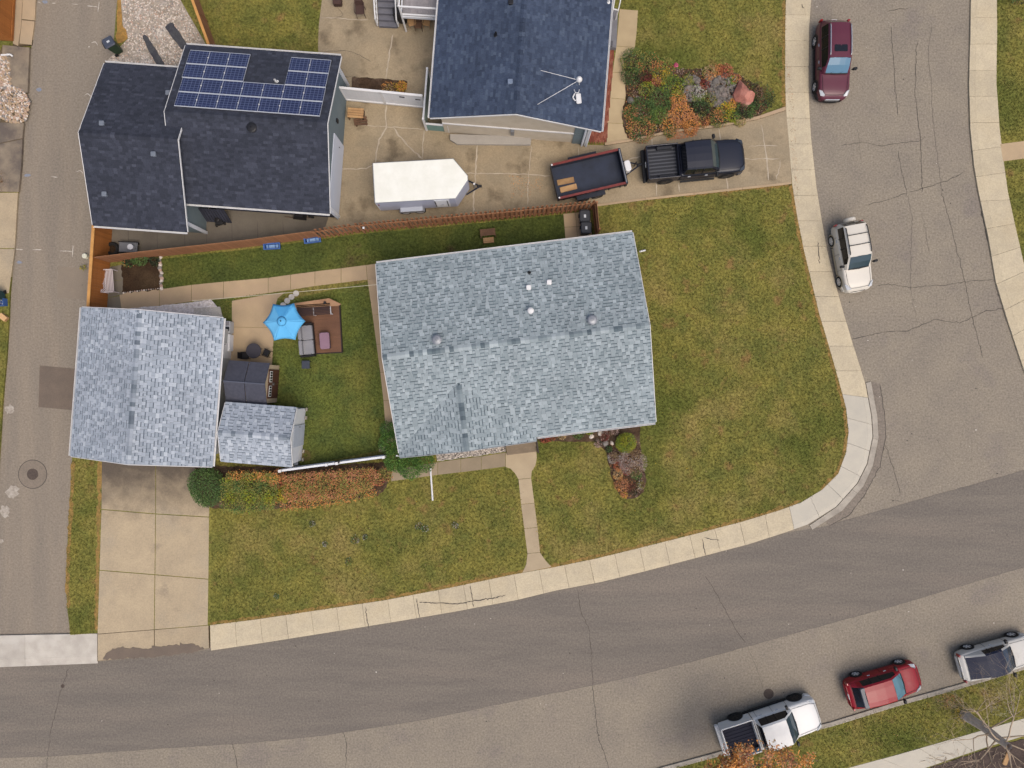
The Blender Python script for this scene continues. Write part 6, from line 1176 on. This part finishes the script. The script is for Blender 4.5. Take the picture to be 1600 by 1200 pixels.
for i, (x, y, r, lab) in enumerate(((924, 682, .16, 'pale round boulder in the front wall bed'), (938, 677, .17, 'cream boulder nearest the front gutter'), (956, 692, .15, 'pale boulder beside the globe cedar'), (946, 693, .22, 'grey flat boulder in the front wall bed'))): rock('garden_rock', lab, x, y, r, r*.9, ST[0] if i != 3 else ST[2], ZL, 50+i, group='boulders in the front bed')
# neighbour's rock garden
mb = [('dkgreen leafy clump at the top of the walk', 985, 100, .75, .7, ['dkgreen', 'green', 'olive'])]
NB_ = [(988, 98, .8, .7, ['dkgreen', 'olive', 'green'], 'dark green plant at the top left of the rock garden'), (985, 122, .6, .6, ['dkgreen', 'dark', 'green'], 'dark green clump against the tan walk'), (1006, 122, .5, .5, ['maroon', 'dark', 'brown'], 'maroon brown clump in the left rock garden'),
       (1012, 100, .7, .6, ['olive', 'green', 'rust'], 'olive bush at the upper lawn edge of the rock garden'), (1040, 104, .6, .5, ['olive', 'ltgreen', 'rust'], 'olive and rust plant reaching into the lawn'), (1032, 122, .6, .6, ['olive', 'yellow', 'green'], 'olive yellow plant below the pink bloom'), (1024, 130, .35, .6, ['red', 'salmon', 'maroon'], 'red flowering plant in the left rock garden'),
       (1010, 140, .5, .5, ['lime', 'green', 'olive'], 'lime green plant in the left rock garden'), (1048, 137, .75, .6, ['ltgreen', 'green', 'lime'], 'bright green leafy plant in the middle rock garden'), (1030, 160, .8, .6, ['green', 'dkgreen', 'green'], 'broad green plant below the red flowers'), (1003, 176, .85, .55, ['dkgreen', 'green', 'dkgreen'], 'dense dark green mound beside the walk corner'),
       (985, 178, .5, .45, ['rust', 'green', 'salmon'], 'rust tinted plant at the walk edge'), (1028, 182, .6, .5, ['green', 'ltgreen'], 'fresh green plant above the lower edging'), (1000, 202, .9, .4, ['rust', 'olive', 'salmon', 'dkgreen'], 'rust and olive ground cover at the lower left corner'), (1046, 206, .45, .35, ['dkgreen', 'olive'], 'dark tuft on the lower edging'),
       (1058, 158, .6, .5, ['rust', 'orange', 'olive'], 'rust orange plant above the orange mound'), (1062, 180, .75, .6, ['orange', 'salmon', 'orange'], 'bright orange feathery mound spilling to the driveway'), (1048, 196, .7, .45, ['orange', 'tan', 'salmon'], 'orange tan plant on the edging'), (1080, 196, .7, .45, ['orange', 'rust', 'salmon'], 'orange rust plant right of the mound'),
       (1098, 190, .5, .4, ['rust', 'maroon', 'olive'], 'low rust plant along the driveway edging'), (1120, 186, .6, .5, ['olive', 'dkgreen', 'rust'], 'olive plant along the driveway edging'), (1094, 168, .6, .5, ['dark', 'dkgreen', 'dark'], 'very dark green clump in the middle of the rock garden'), (1090, 150, .6, .45, ['olive', 'ltgreen', 'grey'], 'pale olive plant between the grey stones'),
       (1108, 156, .5, .4, ['olive', 'dkgreen', 'tan'], 'sprawling olive plant right of the dark clump'), (1100, 134, .35, .4, ['maroon', 'red'], 'dark red plant between the grey stone heaps'), (1108, 116, .5, .45, ['rust', 'tan', 'olive'], 'tan rust grass clump at the upper bed edge'), (1122, 112, .4, .4, ['orange', 'rust'], 'small orange bush at the upper bed edge'), (1133, 114, .45, .5, ['red', 'salmon', 'red'], 'vivid red shrub near the pink boulder'),
       (1142, 128, .4, .4, ['ltgreen', 'grey', 'lime'], 'pale green plant left of the pink boulder'), (1150, 126, .35, .4, ['rust', 'maroon'], 'rust plant touching the pink boulder'), (1130, 176, .6, .5, ['lime', 'yellow', 'green'], 'yellow green plant near the driveway edging'), (1145, 182, .5, .45, ['lime', 'green'], 'lime plant at the right driveway edging'), (1141, 166, .4, .4, ['orange', 'tan'], 'tan orange sprig below the stones'),
       (1165, 172, .75, .6, ['dkgreen', 'green', 'dark'], 'dark leafy plant below the pink boulder'), (1188, 158, .75, .6, ['dark', 'dkgreen', 'brown'], 'dark brown green bush at the right end of the rock garden'), (1155, 190, .4, .3, ['olive', 'tan'], 'small tan tuft at the right edging'), (1075, 128, .45, .45, ['olive', 'dkgreen', 'ltgreen'], 'dusky olive tuft left of the first grey stones')]
for x, y, r, h, pal, lab in NB_: shrub(lab, x, y, r*.98, h*.75, pal, int(1300*r*r+160), .085, 'garden_plant', 'plant')
for x, y, lab, pal in ((1054, 106, 'single pink rose bloom in the rock garden', ['pink']), (1083, 214, 'fallen orange leaves drifted on the driveway beside the pickup', ['orange', 'rust', 'orange'])):
    if 'rose' in lab: shrub(lab, x, y, .13, .55, pal, 60, .09, 'rose', 'flower')
def litter(label, poly, n, pal, z, size=.07):
    q = W2(poly, z); xs = [p[0] for p in q]; ys = [p[1] for p in q]; x = rng.uniform(min(xs), max(xs), n*3); y = rng.uniform(min(ys), max(ys), n*3); k = inpoly(x, y, q); x, y = x[k][:n], y[k][:n]
    par = bpy.data.objects.new('fallen_leaves', None); 
    o = leafmesh('fallen_leaves', np.stack([x, y, np.full(len(x), z+.012)+rng.uniform(0, .01, len(x))], 1), size, pal, road, up=3); M = o; o.parent = None; o.matrix_parent_inverse = Matrix.Identity(4)
    stuff(o); o['label'] = label; o['category'] = 'leaves'; bpy.data.objects.remove(par)
litter('orange leaves drifted on the driveway below the orange mound', [(1040, 208), (1090, 203), (1088, 213), (1060, 218), (1042, 220)], 420, ['orange', 'rust', 'salmon'], ZC)
litter('rusty leaf scatter on the driveway left of the dump trailer', [(795, 272), (850, 280), (845, 300), (800, 312)], 130, ['rust', 'brown', 'orange'], ZC, .06)
litter('yellow leaves caught in the small planter bed by the white fence', [(595, 132), (636, 128), (634, 150), (600, 150)], 260, ['orange', 'yellow', 'brown'], ZC+.02, .07)
litter('leaf crumbs along the kerb and lawn edges', [(1228, 100), (1236, 100), (1250, 320), (1242, 330)], 200, ['brown', 'rust', 'tan'], .145, .05)
litter('pale leaves scattered across the front lawn', [(330, 800), (610, 770), (840, 760), (1300, 660), (1230, 300), (1000, 330), (1010, 680), (1290, 740), (900, 870), (330, 970)], 420, ['tan', 'yellow', 'brown', 'tan'], ZL+.04, .06)
litter('tan leaf flecks on the boulevard lawn', [(1280, 1140), (1500, 1080), (1500, 1140), (1320, 1195)], 160, ['tan', 'yellow', 'brown'], ZL+.04, .06)
GS = [mat('garden_stone_%d' % i, c, c2, s1=6, s2=12, fine=.3, bump=.6) for i, (c, c2) in enumerate(((col(128, 122, 116), col(92, 88, 84)), (col(108, 102, 96), col(136, 128, 120)), (col(146, 134, 126), col(102, 94, 88))))]
scatter_stones('rockery_stones', [(1066, 124), (1086, 116), (1096, 130), (1094, 156), (1068, 158)], 110, .06, .17, GS, ZL+.12, 'grey broken stones heaped left of the dark red plant'); scatter_stones('rockery_stones', [(1104, 118), (1134, 116), (1152, 140), (1146, 160), (1118, 168), (1104, 146)], 210, .06, .17, GS, ZL+.12, 'grey broken stones heaped beside the pink boulder')
for i, (x, y, r, lab) in enumerate(((985, 158, .30, 'smooth grey boulder against the tan walk'), (996, 153, .16, 'small grey stone beside the smooth boulder'), (1076, 138, .35, 'large pale grey stone left of the dark red plant'), (1082, 124, .22, 'grey stone at the top of the left heap'), (1072, 128, .2, 'dark grey stone in the left heap'), (1084, 152, .25, 'grey stone at the foot of the left heap'), (1116, 128, .32, 'grey slab at the top of the right stone heap'), (1124, 140, .36, 'largest grey slab of the right stone heap'), (1130, 150, .3, 'pale grey slab in the right stone heap'), (1118, 150, .28, 'grey slab left in the right stone heap'), (1138, 155, .24, 'small slab at the right of the stone heap'), (1122, 160, .25, 'pinkish slab at the bottom of the stone heap'), (1143, 136, .22, 'stone beside the pale green plant'), (1109, 140, .22, 'stone between dark red plant and heap'), (1136, 128, .2, 'small pale stone under the red shrub'))):
    rock('garden_rock', lab, x, y, r*.85, r*.8, GS[i % 3], ZL+.02, 70+i, group='stones of the rock garden', rz=i)
def cover(label, poly, n, pal, z, size=.08, h=.18):
    q = W2(poly, z); xs = [p[0] for p in q]; ys = [p[1] for p in q]; x = rng.uniform(min(xs), max(xs), n*3); y = rng.uniform(min(ys), max(ys), n*3); k = inpoly(x, y, q); x, y = x[k][:n], y[k][:n]
    o = leafmesh('ground_cover', np.stack([x, y, z+rng.uniform(.02, h, len(x))], 1), size, pal, road); o.parent = None; o.matrix_parent_inverse = Matrix.Identity(4); stuff(o); o['label'] = label; o['category'] = 'ground cover'
cover('mixed low ground cover filling the rock garden', [(976, 92), (985, 86), (1010, 88), (1060, 108), (1100, 109), (1145, 114), (1188, 136), (1200, 168), (1185, 181), (1130, 193), (1050, 203), (985, 217), (976, 205), (974, 180), (979, 150)], 5200, ['dkgreen', 'olive', 'rust', 'brown', 'green', 'mauve'], ZL+.02)
cover('dry mixed ground cover in the front island bed', [(951, 690), (1000, 690), (1003, 720), (1008, 755), (995, 776), (980, 778), (966, 769), (957, 748), (950, 720)], 800, ['rust', 'brown', 'maroon', 'tan', 'mauve'], ZL+.02, .07)
for i, (x, y) in enumerate(((488, 818), (555, 843), (571, 839), (655, 822), (664, 826), (545, 876), (432, 931), (508, 850), (712, 820))):
    shrub(['dark weed tuft upper left on the front lawn', 'dark weed tuft left of a twin on the front lawn', 'dark weed tuft right of a twin on the front lawn', 'dark weed tuft near the downspout end', 'smaller dark weed tuft near the downspout end', 'dark weed tuft low on the front lawn', 'pale ringed weed tuft nearest the lower sidewalk', 'faint weed tuft between the front lawn tufts', 'green weed tuft right of the downspout extension'][i], x, y, random.uniform(.16, .3), .12, ['dkgreen', 'grey', 'dark', 'green'], 130, .06, 'weed', 'weed')
GRN_ = mat('granite_pink', col(196, 134, 118), col(176, 114, 100), col(210, 160, 146), s1=2.5, s2=16, fine=.2, bump=.5)
import bmesh as _b
bo = thing('boulder', 'big angular pink granite boulder at the end of the rock garden', 'boulder', P(1160, 146, ZL)); C.objects.unlink(bo); bpy.data.objects.remove(bo)
pk = [(1158, 122), (1167, 134), (1172, 142), (1181, 145), (1178, 157), (1168, 166), (1162, 160), (1150, 155), (1147, 145), (1151, 136), (1154, 130)]
mbk = MB(); b0 = W2([(800+(x-800)*.985, 600-(600-y)*.985) for x, y in pk], ZL); m1 = W2(pk, .6); cc = np.mean(np.array(m1), 0); t1 = [(cc[0]+(x-cc[0])*.55+random.uniform(-.05, .05), cc[1]+(y-cc[1])*.6) for x, y in m1]; k = len(pk)
mbk.add([(x, y, ZL-.05) for x, y in b0]+[(x, y, .42+random.uniform(-.1, .12)) for x, y in m1]+[(x, y, .78+random.uniform(-.12, .12)) for x, y in t1]+[(cc[0]+.1, cc[1]-.1, .98)], [(j*k+i, j*k+(i+1) % k, (j+1)*k+(i+1) % k, (j+1)*k+i) for j in range(2) for i in range(k)]+[(2*k+i, 2*k+(i+1) % k, 3*k) for i in range(k)])
tag(mbk.build('boulder', GRN_, bevel=.03), 'big angular pink granite boulder at the end of the rock garden', 'boulder')
shrub('green leafy plants at the top of the vegetable bed', 222, 408, .55, .55, ['dkgreen', 'green', 'dkgreen'], 520, ry=.35); shrub('small dark herb beside the green leafy vegetable plants', 203, 411, .45, .4, ['dark', 'dkgreen', 'rust'], 320, ry=.3); shrub('dark tuft at the stone end of the vegetable bed', 243, 408, .35, .35, ['dark', 'dkgreen'], 240)
shrub('orange dried perennial in the planter bed by the white fence', 628, 138, .38, .4, ['orange', 'yellow', 'rust'], 260); shrub('dried flower stalks in the middle of the white fence bed', 607, 140, .35, .3, ['orange', 'brown', 'tan'], 180)
shrub('dark shrub corner on the far side lawn at top right', 1583, -6, .7, .8, ['dark', 'brown', 'dkgreen'], 500); shrub('bare brown twig clump at the left edge of the alley pads', 4, 285, .6, .7, ['brown', 'mauve', 'tan'], 420, .09, asp=.15)
shrub('yellow weeds against the alley side of orange fence', 132, 419, .2, .2, ['yellow', 'olive'], 60)
# ------------------------------------------------------------------ trees
def grow(mb, p, d, r, l, depth, tips, rnd, spread=.55, seg=3, up=.12, fork=(2, 4)):
    for s in range(seg):
        q = p+d*l/seg; d = (d+Vector((rnd.gauss(0, .12), rnd.gauss(0, .12), rnd.gauss(0, .08)+up*.3))).normalized(); r2 = r*.86; mb.tube(p, q, r, r2, 7 if r > .05 else (5 if r > .015 else 3), cap=False); p, r = q, r2
        if depth <= 2: tips.append((p.copy(), r))
    if depth == 0: tips.append((p.copy(), r)); return
    for k in range(rnd.randint(*fork)):
        a = d.orthogonal().normalized(); a.rotate(Matrix.Rotation(rnd.random()*6.28, 3, d)); nd = (d*(1-spread*.5)+a*spread*rnd.uniform(.7, 1.3)+Vector((0, 0, up))).normalized()
        grow(mb, p.copy(), nd, r*rnd.uniform(.55, .75), l*rnd.uniform(.62, .85), depth-1, tips, rnd, spread, seg, up, fork)
BARK = mat('bark_grey', col(226, 212, 198), col(202, 186, 172), s1=4, s2=14, fine=.25, bump=.6); TWIG = mat('twig_tan', col(186, 166, 142), fine=.15)
tr = thing('maple_tree', 'small tree with orange autumn leaves over the white pickup', 'tree', P(1160, 1181, ZL)); rnd = random.Random(5); base = tr.location
mb = MB(); mb.path([base, base+Vector((.02, .02, .7)), base+Vector((.05, .08, 1.3))], .09, 8); mb.build('trunk', BARK, tr, world=True)
mb = MB(); tips = []
for k in range(7): a = k*.9; grow(mb, base+Vector((.05, .08, 1.25)), Vector((math.cos(a)*.75, math.sin(a)*.75, .65+.1*(k % 3))).normalized(), .045, 1.7, 3, tips, rnd, .6, 3, .05)
mb.build('branches', mat('twig_grey', col(120, 106, 96), fine=.15), tr, world=True)
pts = []
for p, r in tips:
    dens = 0 if p.y < base.y-1.2 else (30 if p.y < base.y+2.6 else 6)
    for i in range(rnd.randint(0, dens)): pts.append(tuple(p+Vector((rnd.gauss(0, .17), rnd.gauss(0, .17), rnd.gauss(0, .13)))))
leafmesh('crown', pts, .15, ['orange', 'rust', 'orange', 'tan', 'salmon'], tr)
bt_ = thing('bare_tree', 'leafless grey tree leaning over the lower right sidewalk', 'tree', P(1507, 1117, ZL)); base = bt_.location; rnd = random.Random(11)
mb = MB(); q = [base, base+Vector((.03, 0, .6)), base+Vector((.1, .02, 1.5)), base+Vector((.12, -.05, 2.6)), base+Vector((.2, -.1, 3.4))]
for (a, b), (r1, r2) in zip(zip(q[:-1], q[1:]), ((.33, .27), (.27, .25), (.25, .22), (.22, .18))): mb.tube(a, b, r1, r2, 12, cap=False)
mb.build('trunk', BARK, bt_, world=True, smooth=True)
mb = MB(); tips = []
for k in range(11):
    a = k*.571+.3; grow(mb, q[2 if k % 2 else 3]+Vector((0, 0, .3*(k % 3))), Vector((math.cos(a), math.sin(a), .35+.15*(k % 2))).normalized(), .05, 1.7, 4, tips, rnd, .55, 3, .02, (3, 4))
mb.build('crown', TWIG, bt_, world=True)
shrub('dry yellow tuft round the base of the bare tree', 1500, 1116, .55, .35, ['yellow', 'olive', 'tan'], 260); shrub('brown dry stems heaped at the kerb by the red car', 1478, 1092, .9, .5, ['brown', 'tan', 'rust'], 420, .16, asp=.08, ry=.5); shrub('grey green weedy clump right of the bare tree', 1560, 1095, .9, .5, ['olive', 'grey', 'brown'], 420, .16, asp=.1)
mb = MB()
for i in range(260):
    a = P(random.uniform(1445, 1700), random.uniform(1170, 1290), ZL+.03); d = random.random()*6.28; l = random.uniform(.2, .8); mb.tube(a, a+Vector((math.cos(d)*l, math.sin(d)*l, random.uniform(.02, .2))), .012, .006, 4)
o = mb.build('fallen_twigs', TWIG); stuff(o); o['label'] = 'fallen twigs covering the dark mulch at lower right'; o['category'] = 'twigs'
tag(MB().at(*P(1572, 1185, ZL+.02), rz=1.2).rbox(0, 0, 0, .8, .3, .08, .1).build('timber_offcut', TIMBER), 'pale wooden offcut on the lower right mulch', 'wood')
# ------------------------------------------------------------------ short grass standing on the lawns
EXC = [ny, lot[:0] or [(150, 690), (333, 690), (328, 1030), (150, 1040)], tp+bt[::-1], [(362, 470), (446, 455), (430, 480), (424, 600), (355, 600)], [(574, 437), (620, 430), (640, 690), (604, 692)], [(586, 410), (990, 362), (1026, 660), (838, 688), (622, 712)], [(611, 734), (684, 722), (790, 707), (790, 730), (611, 752)],
       [(790, 707), (838, 701), (839, 716), (837, 727), (831, 737), (835, 786), (844, 863), (862, 888), (816, 896), (824, 865), (810, 749), (797, 732), (790, 730)], [(838, 672), (1000, 650), (1000, 690), (1003, 720), (1010, 750), (1006, 768), (995, 778), (980, 780), (966, 771), (957, 750), (950, 722), (947, 705), (930, 690), (842, 690)],
       [(975, 92), (985, 84), (1010, 86), (1060, 108), (1100, 108), (1145, 113), (1190, 135), (1202, 168), (1230, 170), (1230, 180), (985, 223), (972, 225), (972, 180), (978, 150)], [(944, 14), (998, 14), (992, 76), (980, 115), (974, 195), (988, 215), (940, 230)], [(305, 728), (455, 730), (600, 722), (612, 735), (606, 760), (590, 775), (480, 792), (370, 798), (318, 790), (303, 760)],
       [(188, 412), (253, 402), (254, 454), (190, 460)], [(195, 480), (300, 470), (345, 468), (345, 512), (195, 512)], [(100, 480), (350, 480), (350, 700), (100, 715)], [(160, 60), (345, 60), (345, 120), (160, 120)], [(160, -300), (300, -300), (325, 75), (160, 75)], [(120, 300), (190, 300), (190, 490), (120, 490)], [(464, 470), (536, 474), (537, 556), (466, 556)], [(879, 333), (926, 329), (928, 380), (882, 384)], [(676, 690), (792, 676), (792, 722), (676, 722)], [(660, -300), (965, -300), (965, 60), (940, 205), (660, 200)]]
EXW = [W2(e, ZL) for e in EXC]
def turf(name, poly, m, dens, label, h=.05, exc=EXW, clipbox=(-31, 31, -24, 24)):
    q = W2(poly, ZL); xs = [p[0] for p in q]; ys = [p[1] for p in q]; x0, x1, y0, y1 = max(min(xs), clipbox[0]), min(max(xs), clipbox[1]), max(min(ys), clipbox[2]), min(max(ys), clipbox[3])
    n = int((x1-x0)*(y1-y0)*dens); x = rng.uniform(x0, x1, n); y = rng.uniform(y0, y1, n); k = inpoly(x, y, q)
    for e in exc: k &= ~inpoly(x, y, e)
    x, y = x[k], y[k]; n = len(x); k3 = 3; X = np.repeat(x, k3)+rng.normal(0, .02, n*k3); Y = np.repeat(y, k3)+rng.normal(0, .02, n*k3); N_ = n*k3
    a = rng.uniform(0, 6.283, N_); wd = rng.uniform(.010, .022, N_); hh = h*rng.uniform(.5, 1.3, N_); ln = hh*rng.uniform(.4, 1.4, N_); b = a+1.57
    V = np.zeros((N_, 3, 3), np.float32); V[:, 0] = np.stack([X-np.cos(a)*wd, Y-np.sin(a)*wd, np.full(N_, ZL)], 1); V[:, 1] = np.stack([X+np.cos(a)*wd, Y+np.sin(a)*wd, np.full(N_, ZL)], 1); V[:, 2] = np.stack([X+np.cos(b)*ln, Y+np.sin(b)*ln, ZL+hh], 1)
    me = bpy.data.meshes.new(name); me.vertices.add(N_*3); me.vertices.foreach_set('co', V.ravel()); me.loops.add(N_*3); me.loops.foreach_set('vertex_index', np.arange(N_*3, dtype=np.int32)); me.polygons.add(N_); me.polygons.foreach_set('loop_start', np.arange(0, N_*3, 3, dtype=np.int32)); me.polygons.foreach_set('loop_total', np.full(N_, 3, np.int32)); me.update(calc_edges=True); me.materials.append(m)
    o = bpy.data.objects.new(name, me); C.objects.link(o); stuff(o); o['label'] = label; o['category'] = 'grass'
bk = W2(backl, ZL); sd_ = W2([(250, 405), (400, 388), (560, 366), (798, 344), (922, 330), (930, 380), (590, 430), (320, 470), (250, 456)], ZL)
turf('lawn_grass', lot, GRASSF, 130, 'short olive grass of the front and corner lawns', exc=EXW+[bk, sd_]); turf('lawn_grass', backl, GRASSB, 150, 'greener short grass of the back lawn')
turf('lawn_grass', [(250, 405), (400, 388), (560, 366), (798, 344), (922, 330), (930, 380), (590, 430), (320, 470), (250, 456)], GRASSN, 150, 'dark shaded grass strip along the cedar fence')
turf('lawn_grass', [(1045, 1201), (1300, 1133), (1580, 1050), (1640, 1035), (1640, 1110), (1512, 1146), (1326, 1198), (1250, 1230), (1045, 1230)], GRASSF, 130, 'short grass of the boulevard strip by the parked cars', exc=[])
turf('lawn_grass', [(1558, -40), (1557, 130), (1562, 200), (1575, 300), (1602, 420), (1640, 500), (1640, -40)], GRASSF, 130, 'green grass beyond the far right sidewalk', exc=[W2([(1560, 222), (1640, 215), (1640, 245), (1566, 254)], ZL)]); turf('lawn_grass', [(14, 490), (10, 560), (3, 640), (0, 690), (-40, 900), (-40, 490)], GRASSF, 150, 'thin grass strip at the left edge of the alley', exc=[])
